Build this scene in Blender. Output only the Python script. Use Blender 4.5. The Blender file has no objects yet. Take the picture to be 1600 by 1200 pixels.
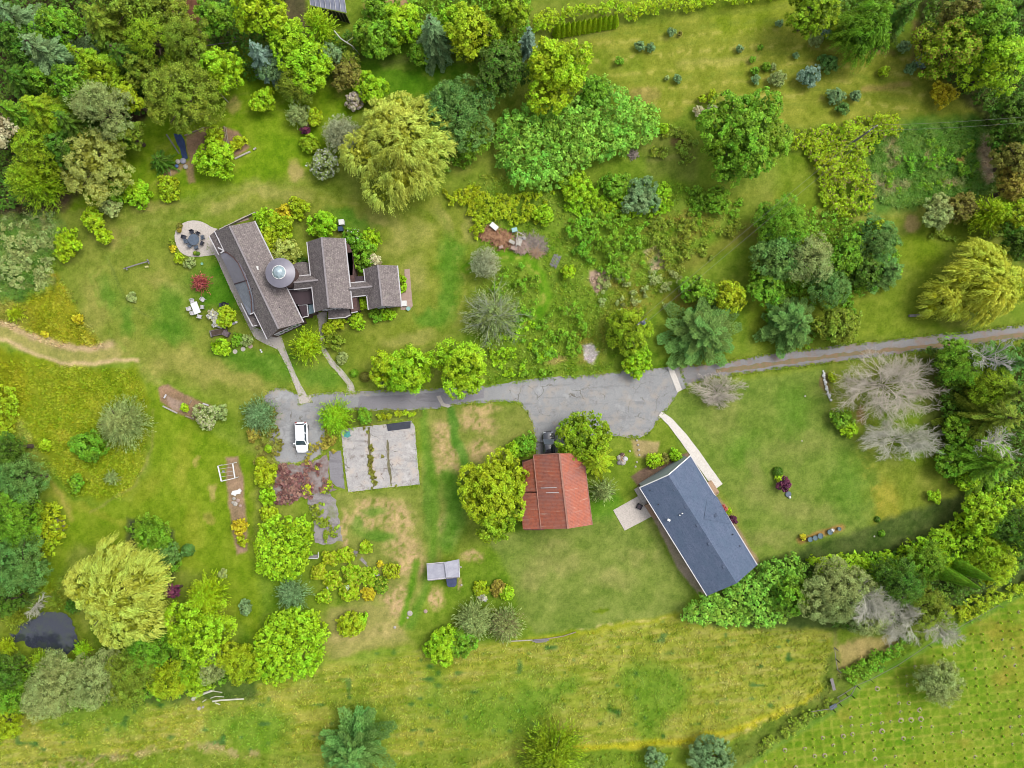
import bpy, math, random
import numpy as np
from mathutils import Vector
from mathutils.geometry import tessellate_polygon

# ------------------------------------------------------------------ camera, sky, sun, exposure
sc = bpy.context.scene
COL = sc.collection
HCAM = 105.6                      # height of the drone above the ground, metres
FPX = 1109.0                      # focal length in pixels of a 1600 px wide frame
cam_d = bpy.data.cameras.new("camera"); cam = bpy.data.objects.new("camera", cam_d); COL.objects.link(cam)
cam_d.sensor_fit = 'HORIZONTAL'; cam_d.sensor_width = 36.0; cam_d.lens = 36.0 * FPX / 1600.0
cam_d.clip_start = 1.0; cam_d.clip_end = 4000.0
cam.location = (0, 0, HCAM); cam.rotation_euler = (0, 0, 0)
sc.camera = cam

SUN_EL, SUN_AZ = 56.0, 62.0       # azimuth clockwise from north (north = up in the frame)
world = bpy.data.worlds.new("World"); sc.world = world; world.use_nodes = True
nt = world.node_tree; nt.nodes.clear()
sky = nt.nodes.new("ShaderNodeTexSky"); sky.sky_type = 'NISHITA'; sky.sun_disc = False
sky.sun_elevation = math.radians(SUN_EL); sky.sun_rotation = math.radians(SUN_AZ)
sky.air_density = 1.0; sky.dust_density = 4.0; sky.ozone_density = 1.0
hs = nt.nodes.new("ShaderNodeHueSaturation"); hs.inputs['Saturation'].default_value = 0.30
bg = nt.nodes.new("ShaderNodeBackground"); bg.inputs['Strength'].default_value = 0.15
wo = nt.nodes.new("ShaderNodeOutputWorld")
nt.links.new(sky.outputs[0], hs.inputs['Color']); nt.links.new(hs.outputs[0], bg.inputs[0]); nt.links.new(bg.outputs[0], wo.inputs[0])
sun_d = bpy.data.lights.new("sun", 'SUN'); sun = bpy.data.objects.new("sun", sun_d); COL.objects.link(sun)
sun_d.energy = 1.0; sun_d.angle = math.radians(24); sun_d.color = (1.0, 0.955, 0.88)
az, el = math.radians(SUN_AZ), math.radians(SUN_EL)
sd = Vector((math.sin(az) * math.cos(el), math.cos(az) * math.cos(el), math.sin(el)))
sun.rotation_euler = sd.to_track_quat('Z', 'Y').to_euler(); sun.location = (60, 40, 90)
sc.view_settings.view_transform = 'Standard'; sc.view_settings.look = 'None'
sc.view_settings.exposure = EXPOSURE = 1.20
sc.view_settings.gamma = 1.0
sc.render.engine = 'CYCLES'
sc.cycles.filter_width = 0.95
sc.cycles.max_bounces = 5; sc.cycles.diffuse_bounces = 3; sc.cycles.glossy_bounces = 2
sc.cycles.transmission_bounces = 3; sc.cycles.transparent_max_bounces = 4

# ------------------------------------------------------------------ helpers
KA = 0.40                          # albedo of a surface that shows as linear 1.0
def lin1(c):
    c = c / 255.0
    return c / 12.92 if c <= 0.04045 else ((c + 0.055) / 1.055) ** 2.4
def alb(rgb, k=1.0):
    return tuple(min(0.9, lin1(c) * KA * k) for c in rgb)
def W(px, py, h=0.0):
    f = (HCAM - h) / FPX
    return Vector(((px - 800.0) * f, (600.0 - py) * f, h))

def kids_offset(p):
    v = Vector((0, 0, 0))
    while p is not None:
        v += p.location; p = p.parent
    return v
def tag(o, label=None, cat=None, group=None, kind=None):
    if label: o['label'] = label
    if cat: o['category'] = cat
    if group: o['group'] = group
    if kind: o['kind'] = kind
    return o
def empty(name, loc, label, cat, group=None):
    o = bpy.data.objects.new(name, None); COL.objects.link(o); o.location = loc
    o.empty_display_size = 0.3
    return tag(o, label, cat, group)

class MB:
    def __init__(s): s.v = []; s.f = []; s.m = []; s.uv = []
    def quad(s, pts, mi=0, uv=None):
        b = len(s.v); s.v += [tuple(p) for p in pts]; s.f.append(list(range(b, b + len(pts)))); s.m.append(mi)
        s.uv.append(uv)
    def box(s, c, size, rot=0.0, mi=0, tilt=None):
        cx, cy, cz = c; sx, sy, sz = size[0] / 2, size[1] / 2, size[2] / 2
        cr, sr = math.cos(rot), math.sin(rot)
        P = []
        for dz in (-sz, sz):
            for dx, dy in ((-sx, -sy), (sx, -sy), (sx, sy), (-sx, sy)):
                zz = dz
                if tilt: zz = dz + dx * tilt[0] + dy * tilt[1]
                P.append((cx + dx * cr - dy * sr, cy + dx * sr + dy * cr, cz + zz))
        b = len(s.v); s.v += P
        for q in ((0, 3, 2, 1), (4, 5, 6, 7), (0, 1, 5, 4), (1, 2, 6, 5), (2, 3, 7, 6), (3, 0, 4, 7)):
            s.f.append([b + i for i in q]); s.m.append(mi); s.uv.append(None)
    def beam(s, a, b, w, h, mi=0):
        a = Vector(a); b = Vector(b); d = (b - a)
        if d.length < 1e-6: return
        d.normalize(); up = Vector((0, 0, 1))
        if abs(d.z) > 0.95: up = Vector((1, 0, 0))
        n = d.cross(up).normalized() * w / 2; u = n.normalized().cross(d).normalized() * h / 2
        P = [a - n - u, a + n - u, a + n + u, a - n + u, b - n - u, b + n - u, b + n + u, b - n + u]
        k = len(s.v); s.v += [tuple(p) for p in P]
        for q in ((0, 1, 2, 3), (7, 6, 5, 4), (0, 4, 5, 1), (1, 5, 6, 2), (2, 6, 7, 3), (3, 7, 4, 0)):
            s.f.append([k + i for i in q]); s.m.append(mi); s.uv.append(None)
    def tube(s, pts, rad, n=6, mi=0, cap=True):
        k = len(s.v); pts = [Vector(p) for p in pts]
        if not hasattr(rad, '__len__'): rad = [rad] * len(pts)
        for i, p in enumerate(pts):
            d = (pts[min(i + 1, len(pts) - 1)] - pts[max(i - 1, 0)])
            if d.length < 1e-6: d = Vector((0, 0, 1))
            d.normalize(); up = Vector((0, 0, 1)) if abs(d.z) < 0.9 else Vector((1, 0, 0))
            a = d.cross(up).normalized(); b = a.cross(d).normalized()
            for j in range(n):
                t = 2 * math.pi * j / n
                s.v.append(tuple(p + (a * math.cos(t) + b * math.sin(t)) * rad[i]))
        for i in range(len(pts) - 1):
            for j in range(n):
                s.f.append([k + i * n + j, k + i * n + (j + 1) % n, k + (i + 1) * n + (j + 1) % n, k + (i + 1) * n + j])
                s.m.append(mi); s.uv.append(None)
        if cap:
            s.f.append([k + j for j in range(n)][::-1]); s.m.append(mi); s.uv.append(None)
            s.f.append([k + (len(pts) - 1) * n + j for j in range(n)]); s.m.append(mi); s.uv.append(None)
    def lathe(s, c, prof, n=16, mi=0):
        """prof: (radius, z) from the bottom up; closed at both ends when radius 0"""
        k = len(s.v)
        for r, z in prof:
            for j in range(n):
                t = 2 * math.pi * j / n
                s.v.append((c[0] + r * math.cos(t), c[1] + r * math.sin(t), c[2] + z))
        for i in range(len(prof) - 1):
            for j in range(n):
                s.f.append([k + i * n + j, k + i * n + (j + 1) % n, k + (i + 1) * n + (j + 1) % n, k + (i + 1) * n + j])
                s.m.append(mi); s.uv.append(None)
        for i, rev in ((0, True), (len(prof) - 1, False)):
            q = [k + i * n + j for j in range(n)]
            s.f.append(q[::-1] if rev else q); s.m.append(mi); s.uv.append(None)
    def prism(s, pts, z0, z1, mi=0, side=None, cap=True):
        """pts: (x, y); z0 / z1 numbers or lists"""
        n = len(pts); A = sum(pts[i][0] * pts[(i + 1) % n][1] - pts[(i + 1) % n][0] * pts[i][1] for i in range(n))
        Z0 = z0 if hasattr(z0, '__len__') else [z0] * n; Z1 = z1 if hasattr(z1, '__len__') else [z1] * n
        if A < 0: pts = list(pts)[::-1]; Z0 = list(Z0)[::-1]; Z1 = list(Z1)[::-1]
        k = len(s.v)
        s.v += [(p[0], p[1], z) for p, z in zip(pts, Z0)] + [(p[0], p[1], z) for p, z in zip(pts, Z1)]
        sm = mi if side is None else side
        for i in range(n):
            j = (i + 1) % n
            s.f.append([k + i, k + j, k + n + j, k + n + i]); s.m.append(sm); s.uv.append(None)
        tri = tessellate_polygon([[Vector((p[0], p[1], 0)) for p in pts]])
        for t in tri:
            a, b, c = t
            ar = (pts[b][0] - pts[a][0]) * (pts[c][1] - pts[a][1]) - (pts[c][0] - pts[a][0]) * (pts[b][1] - pts[a][1])
            if ar < 0: a, c = c, a
            if cap: s.f.append([k + n + a, k + n + b, k + n + c]); s.m.append(mi); s.uv.append(None)
            s.f.append([k + c, k + b, k + a]); s.m.append(sm); s.uv.append(None)
    def build(s, name, mats, parent=None, loc=None, smooth=False):
        if not isinstance(mats, (list, tuple)): mats = [mats]
        if parent is not None: off = kids_offset(parent)
        elif loc is not None: off = Vector(loc)
        else:
            V = np.array(s.v); off = Vector(((V[:, 0].min() + V[:, 0].max()) / 2, (V[:, 1].min() + V[:, 1].max()) / 2, V[:, 2].min()))
        me = bpy.data.meshes.new(name)
        me.from_pydata([(p[0] - off.x, p[1] - off.y, p[2] - off.z) for p in s.v], [], s.f)
        for m in mats: me.materials.append(m)
        me.polygons.foreach_set('material_index', s.m)
        if smooth: me.polygons.foreach_set('use_smooth', [True] * len(s.f))
        if any(u is not None for u in s.uv):
            ul = me.uv_layers.new(name='uv')
            i = 0
            for f, u in zip(s.f, s.uv):
                for j in range(len(f)):
                    if u is not None: ul.data[i].uv = u[j]
                    i += 1
        me.update()
        o = bpy.data.objects.new(name, me); COL.objects.link(o)
        if parent is not None: o.parent = parent
        else: o.location = off
        return o

# ------------------------------------------------------------------ value noise in numpy
_tab = np.random.RandomState(7).rand(512, 512)
def vn(x, y, s=0):
    x = x + s * 37.13; y = y + s * 91.7
    xi = np.floor(x).astype(int); yi = np.floor(y).astype(int); fx = x - xi; fy = y - yi
    fx = fx * fx * (3 - 2 * fx); fy = fy * fy * (3 - 2 * fy)
    a = _tab[xi & 511, yi & 511]; b = _tab[(xi + 1) & 511, yi & 511]; c = _tab[xi & 511, (yi + 1) & 511]; d = _tab[(xi + 1) & 511, (yi + 1) & 511]
    return (a * (1 - fx) + b * fx) * (1 - fy) + (c * (1 - fx) + d * fx) * fy
def fbm(x, y, s=0, o=4):
    r = 0; a = 1; t = 0
    for i in range(o):
        r = r + a * vn(x * 2 ** i, y * 2 ** i, s + i * 3); t += a; a *= 0.55
    return r / t
def sdf_poly(X, Y, P):
    """signed distance in the units of P (negative inside)"""
    P = np.asarray(P, float); d = np.full(X.shape, 1e18); sgn = np.ones(X.shape)
    n = len(P)
    for i in range(n):
        a = P[i]; b = P[(i - 1) % n]
        ex, ey = b - a; wx = X - a[0]; wy = Y - a[1]
        t = np.clip((wx * ex + wy * ey) / (ex * ex + ey * ey + 1e-9), 0, 1)
        d = np.minimum(d, (wx - ex * t) ** 2 + (wy - ey * t) ** 2)
        c1 = Y >= a[1]; c2 = Y < b[1]; c3 = ex * wy > ey * wx
        f = (c1 & c2 & c3) | (~c1 & ~c2 & ~c3)
        sgn = np.where(f, -sgn, sgn)
    return sgn * np.sqrt(d)
def dist_line(X, Y, P):
    P = np.asarray(P, float); d = np.full(X.shape, 1e18)
    for a, b in zip(P[:-1], P[1:]):
        ex, ey = b - a; wx = X - a[0]; wy = Y - a[1]
        t = np.clip((wx * ex + wy * ey) / (ex * ex + ey * ey + 1e-9), 0, 1)
        d = np.minimum(d, (wx - ex * t) ** 2 + (wy - ey * t) ** 2)
    return np.sqrt(d)

# ------------------------------------------------------------------ materials
def mat(name):
    m = bpy.data.materials.new(name); m.use_nodes = True; t = m.node_tree; t.nodes.clear()
    o = t.nodes.new('ShaderNodeOutputMaterial'); p = t.nodes.new('ShaderNodeBsdfPrincipled')
    p.inputs['Specular IOR Level'].default_value = 0.25
    t.links.new(p.outputs[0], o.inputs[0])
    return m, t, p, o
def N(t, ty, **kw):
    n = t.nodes.new(ty)
    for k, v in kw.items():
        if k in n.inputs: n.inputs[k].default_value = v
        else: setattr(n, k, v)
    return n
def mixc(t, fac, a, b, bt='MIX'):
    n = t.nodes.new('ShaderNodeMix'); n.data_type = 'RGBA'; n.blend_type = bt; n.clamp_factor = True
    for i, v in ((0, fac), (6, a), (7, b)):
        if hasattr(v, 'links') or hasattr(v, 'is_output'): t.links.new(v, n.inputs[i])
        elif i == 0: n.inputs[0].default_value = v
        else: n.inputs[i].default_value = (*v, 1) if len(v) == 3 else v
    return n.outputs[2]
def ramp(t, src, lo, hi):
    n = t.nodes.new('ShaderNodeMapRange'); n.inputs[1].default_value = lo; n.inputs[2].default_value = hi
    t.links.new(src, n.inputs[0]); return n.outputs[0]
def noise(t, scale, detail=3, coord='pos', rough=0.6, stretch=None):
    if coord == 'pos':
        g = t.nodes.new('ShaderNodeNewGeometry'); src = g.outputs['Position']
    else:
        g = t.nodes.new('ShaderNodeTexCoord'); src = g.outputs['UV' if coord == 'uv' else 'Object']
    if stretch:
        mp = t.nodes.new('ShaderNodeMapping'); mp.inputs['Scale'].default_value = stretch[:3]
        if len(stretch) > 3: mp.inputs['Rotation'].default_value = (0, 0, stretch[3])
        t.links.new(src, mp.inputs[0]); src = mp.outputs[0]
    n = N(t, 'ShaderNodeTexNoise', Scale=scale, Detail=detail, Roughness=rough); t.links.new(src, n.inputs['Vector'])
    return n.outputs['Fac']
def bump(t, p, src, strength=0.4, dist=0.05):
    b = N(t, 'ShaderNodeBump', Strength=strength, Distance=dist); t.links.new(src, b.inputs['Height']); t.links.new(b.outputs[0], p.inputs['Normal'])

def plain(name, rgb, rough=0.6, var=0.18, scale=3.0, metal=0.0, k=1.0, rgb2=None, stretch=None, spec=0.25, bmp=0.0, scale2=None):
    m, t, p, o = mat(name)
    a = alb(rgb, k); b = alb(rgb2, k) if rgb2 else tuple(c * (1 - var) for c in a)
    f = ramp(t, noise(t, scale, 4, stretch=stretch), 0.35, 0.65)
    c = mixc(t, f, b, a)
    if scale2:
        f2 = ramp(t, noise(t, scale2, 2), 0.3, 0.7); c = mixc(t, f2, c, tuple(min(.9, x * 1.25) for x in a), 'MIX')
    t.links.new(c, p.inputs['Base Color']); p.inputs['Roughness'].default_value = rough; p.inputs['Metallic'].default_value = metal
    p.inputs['Specular IOR Level'].default_value = spec
    if bmp: bump(t, p, noise(t, scale * 4, 3), bmp, 0.05)
    return m
M = {}
M['white'] = plain('white_paint', (235, 235, 232), 0.5, 0.1, k=1.35)
M['trim'] = plain('trim_paint', (225, 222, 225), 0.5, 0.15, k=1.2)
M['rust_door'] = plain('brown_wood', (120, 92, 88), 0.8, 0.3)
M['shingle_wall'] = plain('cedar_shingle_wall', (125, 100, 95), 0.85, 0.3, 6)
M['dark_roof'] = plain('dark_brown_membrane', (84, 68, 74), 0.7, 0.2, 1.0, bmp=.1)
M['grey_metal'] = plain('grey_metal_sheet', (150, 146, 160), 0.45, 0.12, 1.2, spec=.5)
M['concrete'] = plain('concrete', (203, 194, 184), 0.85, 0.14, 0.9, scale2=5)
M['bright_concrete'] = plain('new_concrete', (226, 219, 210), 0.85, 0.08, 0.8, scale2=6, k=1.12)
M['patio'] = plain('patio_concrete', (216, 206, 196), 0.85, 0.12, 0.8, scale2=5)
M['wood'] = plain('weathered_wood', (190, 172, 150), 0.8, 0.3, 5)
M['grey_wood'] = plain('grey_wood', (165, 158, 158), 0.8, 0.3, 6)
M['new_wood'] = plain('new_lumber', (214, 176, 142), 0.7, 0.2, 5)
M['black'] = plain('black_plastic', (40, 42, 52), 0.4, 0.3, 4)
M['glass'] = plain('window_glass', (110, 140, 150), 0.12, 0.1, spec=.6)
M['dark_glass'] = plain('car_glass', (62, 84, 100), 0.08, 0.25, 1.5, spec=.8)
M['tyre'] = plain('tyre_rubber', (45, 45, 48), 0.8, 0.2)
M['rim'] = plain('wheel_rim', (170, 170, 175), 0.35, 0.1, metal=.6)
M['red_lamp'] = plain('tail_lamp', (170, 30, 30), 0.3, 0.1)
M['lamp'] = plain('head_lamp', (215, 220, 225), 0.15, 0.05, spec=.8)
M['bark'] = plain('bark', (112, 96, 78), 0.9, 0.35, 6)
M['pale_bark'] = plain('bleached_twigs', (204, 202, 184), 0.85, 0.25, 1.2, k=1.7)
M['grey_twig'] = plain('grey_green_twigs', (166, 176, 146), 0.85, 0.25, 1.2, k=1.5)
M['pink_bark'] = plain('pinkish_twigs', (206, 196, 180), 0.85, 0.25, 1.2, k=1.7)
M['white_bark'] = plain('white_birch_bark', (222, 220, 208), 0.8, 0.2, 2.0, k=1.2)
M['stone'] = plain('pale_stone', (215, 208, 195), 0.85, 0.25, 4)
M['soil'] = plain('bare_soil', (150, 118, 92), 0.95, 0.3, 2.5, rgb2=(178, 150, 118), bmp=.4)
M['dark_soil'] = plain('dark_soil', (98, 82, 70), 0.95, 0.4, 2.5)
M['tile'] = plain('pink_paving', (206, 178, 162), 0.85, 0.15, 3)

def alpha_edge(m, t, p, o): pass

# asphalt: patchy, cracked, bleached
def asphalt(name, rgb, dark, crack=True, tint=None, stain=None, s0=.22):
    m, t, p, o = mat(name)
    f = ramp(t, noise(t, s0, 6, rough=.68), 0.32, 0.68); c = mixc(t, f, alb(dark), alb(rgb))
    f2 = ramp(t, noise(t, 6.0, 4), 0.25, 0.8); c = mixc(t, f2, c, alb(tuple(min(255, x + 14) for x in rgb)))
    f5 = ramp(t, noise(t, 0.8, 3, stretch=(.25, 1.6, 1)), 0.55, 0.8); c = mixc(t, f5, c, alb(dark))
    if tint:
        f3 = ramp(t, noise(t, 0.5, 4), 0.5, 0.7); c = mixc(t, f3, c, alb(tint))
    if stain:
        c = mixc(t, ramp(t, noise(t, .9, 7, rough=.78), 0.54, 0.66), c, alb(stain)); c = mixc(t, ramp(t, noise(t, .34, 6, rough=.75), 0.56, 0.66), c, alb(tuple(min(255, x + 18) for x in rgb)))
    if crack:
        g = t.nodes.new('ShaderNodeNewGeometry'); v = N(t, 'ShaderNodeTexVoronoi', feature='DISTANCE_TO_EDGE', Scale=0.33)
        nz = N(t, 'ShaderNodeTexNoise', Scale=0.8, Detail=4.0); t.links.new(g.outputs['Position'], nz.inputs['Vector'])
        ad = t.nodes.new('ShaderNodeVectorMath'); ad.operation = 'MULTIPLY_ADD'; ad.inputs[1].default_value = (2, 2, 0)
        t.links.new(nz.outputs['Color'], ad.inputs[0]); t.links.new(g.outputs['Position'], ad.inputs[2]); t.links.new(ad.outputs[0], v.inputs['Vector'])
        f4 = ramp(t, v.outputs['Distance'], 0.022, 0.0); mu = N(t, 'ShaderNodeMath', operation='MULTIPLY'); t.links.new(f4, mu.inputs[0])
        t.links.new(ramp(t, noise(t, 0.3, 2), 0.5, 0.65), mu.inputs[1])
        c = mixc(t, mu.outputs[0], c, alb((112, 104, 88)))
    t.links.new(c, p.inputs['Base Color']); p.inputs['Roughness'].default_value = 0.9
    bump(t, p, noise(t, 14, 3), 0.25, 0.02)
    return m
M['asphalt'] = asphalt('old_asphalt', (174, 175, 175), (140, 140, 142), True, (192, 183, 172), stain=(154, 150, 150))
M['asphalt_dark'] = asphalt('dark_asphalt', (156, 153, 158), (132, 128, 132), True)
M['gravel'] = asphalt('gravel_road', (158, 156, 156), (130, 126, 124), False, (166, 140, 124))
M['slab'] = asphalt('weathered_slab', (210, 206, 202), (158, 154, 154), True, (222, 206, 192), stain=(140, 124, 114), s0=.5)
M['broken'] = asphalt('broken_concrete', (178, 172, 172), (120, 108, 106), True, (140, 150, 90))
M['sedum'] = plain('mossy_paving', (176, 168, 166), 0.95, 0.3, 1.1, rgb2=(140, 112, 104), bmp=.5)
M['verge'] = plain('brown_road_verge', (168, 136, 108), 0.95, 0.3, 1.5, rgb2=(138, 136, 96), bmp=.4)
M['joint'] = plain('weedy_joint', (150, 142, 112), 0.95, 0.3, 2.5, rgb2=(112, 110, 76), bmp=.4)

# roof coverings -------------------------------------------------
def shake(name, rgb, dark, moss):
    m, t, p, o = mat(name)
    c = mixc(t, ramp(t, noise(t, 0.55, 4), 0.3, 0.7), alb(dark), alb(rgb))
    c = mixc(t, ramp(t, noise(t, 1.0, 4, 'uv', stretch=(5.0, .8, 1)), 0.35, 0.7), c, alb(tuple(x * .8 for x in rgb)))
    br = N(t, 'ShaderNodeTexBrick', Scale=1.0); br.inputs['Brick Width'].default_value = .35; br.inputs['Row Height'].default_value = .3
    br.inputs['Mortar Size'].default_value = .02; br.inputs['Color1'].default_value = (.75, .75, .75, 1); br.inputs['Color2'].default_value = (1, 1, 1, 1); br.inputs['Mortar'].default_value = (.45, .45, .45, 1)
    tc = t.nodes.new('ShaderNodeTexCoord'); t.links.new(tc.outputs['UV'], br.inputs['Vector'])
    c = mixc(t, ramp(t, noise(t, 3.2, 4, rough=.7), .45, .7), c, alb(tuple(x * 1.14 for x in rgb)))
    c = mixc(t, 0.75, c, br.outputs['Color'], 'MULTIPLY')
    c = mixc(t, ramp(t, noise(t, 1.4, 5, rough=.75), 0.56, 0.72), c, alb(moss))
    t.links.new(c, p.inputs['Base Color']); p.inputs['Roughness'].default_value = 0.9
    bump(t, p, br.outputs['Fac'], 0.5, 0.03)
    return m
M['shake'] = shake('weathered_cedar_shake', (172, 160, 158), (142, 130, 130), (176, 170, 158))
def asphalt_shingle():
    m, t, p, o = mat('blue_grey_shingle')
    br = N(t, 'ShaderNodeTexBrick', Scale=1.0); br.inputs['Brick Width'].default_value = .9; br.inputs['Row Height'].default_value = .28
    br.inputs['Mortar Size'].default_value = .012; br.inputs['Color1'].default_value = (*alb((90, 106, 134)), 1); br.inputs['Color2'].default_value = (*alb((118, 132, 158)), 1); br.inputs['Mortar'].default_value = (*alb((76, 92, 120)), 1)
    tc = t.nodes.new('ShaderNodeTexCoord'); t.links.new(tc.outputs['UV'], br.inputs['Vector'])
    c = mixc(t, ramp(t, noise(t, 9, 3), 0.3, 0.7), br.outputs['Color'], alb((114, 128, 154)))
    c = mixc(t, ramp(t, noise(t, .6, 3), 0.4, 0.9), c, alb((94, 116, 140)))
    c = mixc(t, ramp(t, noise(t, 4, 3), 0.5, 0.75), c, alb((84, 100, 128)))
    t.links.new(c, p.inputs['Base Color']); p.inputs['Roughness'].default_value = 0.85; bump(t, p, noise(t, 12, 2), .3, .02)
    return m
M['blue_shingle'] = asphalt_shingle()
def rusty():
    m, t, p, o = mat('rusty_red_metal')
    c = mixc(t, ramp(t, noise(t, 0.35, 4), 0.3, 0.7), alb((206, 114, 84)), alb((220, 136, 106)))
    c = mixc(t, ramp(t, noise(t, 1.0, 5, 'uv', stretch=(.5, 6.0, 1)), 0.48, 0.72), c, alb((184, 124, 108)))
    c = mixc(t, ramp(t, noise(t, 1.0, 5, 'uv', stretch=(2.2, .30, 1)), 0.57, 0.70), c, alb((228, 188, 166)))
    c = mixc(t, ramp(t, noise(t, .35, 5, rough=.7), 0.42, 0.66), c, alb((178, 122, 110)))
    c = mixc(t, ramp(t, noise(t, 2.5, 4), 0.5, 0.8), c, alb((156, 92, 78)))
    tc = t.nodes.new('ShaderNodeTexCoord'); w = N(t, 'ShaderNodeTexWave', Scale=1.6); w.bands_direction = 'X'; t.links.new(tc.outputs['UV'], w.inputs['Vector'])
    c = mixc(t, ramp(t, w.outputs['Fac'], 0.10, 0.0), c, alb((184, 88, 66)))
    t.links.new(c, p.inputs['Base Color']); p.inputs['Roughness'].default_value = 0.55; bump(t, p, w.outputs['Fac'], .5, .03)
    return m
M['rust'] = rusty()
def corrug(name, rgb, dark, scale=3.0):
    m, t, p, o = mat(name)
    c = mixc(t, ramp(t, noise(t, 1.2, 4), 0.3, 0.7), alb(dark), alb(rgb))
    tc = t.nodes.new('ShaderNodeTexCoord'); w = N(t, 'ShaderNodeTexWave', Scale=scale); w.bands_direction = 'X'; t.links.new(tc.outputs['UV'], w.inputs['Vector'])
    c = mixc(t, ramp(t, w.outputs['Fac'], 0.25, 0.0), c, alb(dark))
    t.links.new(c, p.inputs['Base Color']); p.inputs['Roughness'].default_value = 0.4; bump(t, p, w.outputs['Fac'], .5, .03)
    return m
M['corrug_white'] = corrug('white_corrugated_sheet', (212, 212, 222), (180, 180, 196))
M['corrug_grey'] = corrug('grey_corrugated_sheet', (170, 176, 188), (134, 138, 150), 2.0)
M['greenhouse'] = corrug('greenhouse_panel', (180, 184, 204), (150, 154, 176), .3)

def water():
    m, t, p, o = mat('dark_pond_water')
    t.links.new(mixc(t, ramp(t, noise(t, .8, 4), .45, .75), (0.022, 0.025, 0.036), (0.03, 0.04, 0.025)), p.inputs['Base Color'])
    p.inputs['Roughness'].default_value = 0.06; p.inputs['Specular IOR Level'].default_value = 0.9
    bump(t, p, noise(t, 3, 3), .08, .02)
    return m
M['water'] = water()

# foliage --------------------------------------------------------
PAL = {
 'lime': ((112, 156, 22), (176, 214, 56)), 'bright': ((94, 158, 18), (170, 218, 60)), 'gold': ((152, 178, 46), (212, 230, 110)), 'golddeep': ((174, 196, 44), (226, 238, 100)),
 'green': ((62, 124, 22), (132, 184, 56)), 'dark': ((46, 92, 22), (98, 142, 46)), 'olive': ((84, 118, 26), (146, 172, 60)), 'teal': ((78, 122, 66), (140, 176, 118)),
 'bluegreen': ((58, 112, 40), (118, 164, 82)), 'grey': ((108, 136, 70), (168, 188, 114)), 'laurel': ((66, 138, 36), (154, 212, 84)), 'yellowgreen': ((110, 148, 18), (178, 206, 56)),
 'purple': ((76, 36, 52), (120, 62, 86)), 'red': ((146, 70, 62), (190, 112, 98)), 'pale': ((130, 154, 48), (194, 206, 108)), 'cream': ((160, 158, 96), (222, 220, 176)),
 'rust': ((122, 122, 40), (172, 164, 70)), 'orange': ((158, 158, 24), (210, 202, 60)), 'haze': ((128, 142, 98), (174, 182, 142)), 'cedar': ((86, 134, 22), (156, 192, 52)),
 'blue': ((88, 128, 104), (150, 180, 158)), 'redolive': ((96, 102, 40), (144, 148, 66)), 'maroon': ((104, 72, 66), (156, 122, 108)),
}
_fm = {}
def foliage(pal, flower=None, frac=0.0, boost=1.75):
    key = (pal, flower, frac)
    if key in _fm: return _fm[key]
    m, t, p, o = mat('foliage_' + pal + ('_flowering' if flower else ''))
    a, b = PAL[pal]
    at = N(t, 'ShaderNodeAttribute'); at.attribute_name = 'lf'
    sp = t.nodes.new('ShaderNodeSeparateColor'); t.links.new(at.outputs['Color'], sp.inputs[0])
    nz = noise(t, 0.45, 3)
    s1 = N(t, 'ShaderNodeMath', operation='MULTIPLY_ADD'); t.links.new(sp.outputs[0], s1.inputs[0]); s1.inputs[1].default_value = .55
    t.links.new(sp.outputs[1], s1.inputs[2])
    s2 = N(t, 'ShaderNodeMath', operation='ADD'); t.links.new(s1.outputs[0], s2.inputs[0]); t.links.new(nz, s2.inputs[1])
    f = ramp(t, s2.outputs[0], 0.55, 1.55)
    oi = t.nodes.new('ShaderNodeObjectInfo')
    c = mixc(t, f, alb(a, boost * .74), alb(b, boost * 1.02))
    h = t.nodes.new('ShaderNodeHueSaturation'); t.links.new(c, h.inputs['Color'])
    hn = N(t, 'ShaderNodeMath', operation='MULTIPLY_ADD'); t.links.new(sp.outputs[1], hn.inputs[0]); hn.inputs[1].default_value = .045
    t.links.new(N_mr(t, noise(t, .16, 2), 0.432, 0.503), hn.inputs[2]); t.links.new(hn.outputs[0], h.inputs['Hue']); t.links.new(N_mr(t, sp.outputs[2], 0.80, 1.24), h.inputs['Value'])
    h.inputs['Saturation'].default_value = 1.04
    c = h.outputs[0]
    if flower:
        g = N(t, 'ShaderNodeMath', operation='GREATER_THAN'); t.links.new(sp.outputs[0], g.inputs[0]); g.inputs[1].default_value = 1 - frac
        c = mixc(t, g.outputs[0], c, alb(flower, 1.2))
    t.links.new(c, p.inputs['Base Color']); p.inputs['Roughness'].default_value = .55; p.inputs['Specular IOR Level'].default_value = .2
    tr = t.nodes.new('ShaderNodeBsdfTranslucent'); t.links.new(c, tr.inputs[0])
    mx = t.nodes.new('ShaderNodeMixShader'); mx.inputs[0].default_value = .30
    t.links.new(p.outputs[0], mx.inputs[1]); t.links.new(tr.outputs[0], mx.inputs[2]); t.links.new(mx.outputs[0], o.inputs[0])
    _fm[key] = m
    return m
def N_mr(t, src, lo, hi):
    n = t.nodes.new('ShaderNodeMapRange'); n.inputs[3].default_value = lo; n.inputs[4].default_value = hi
    t.links.new(src, n.inputs[0]); return n.outputs[0]
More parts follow.
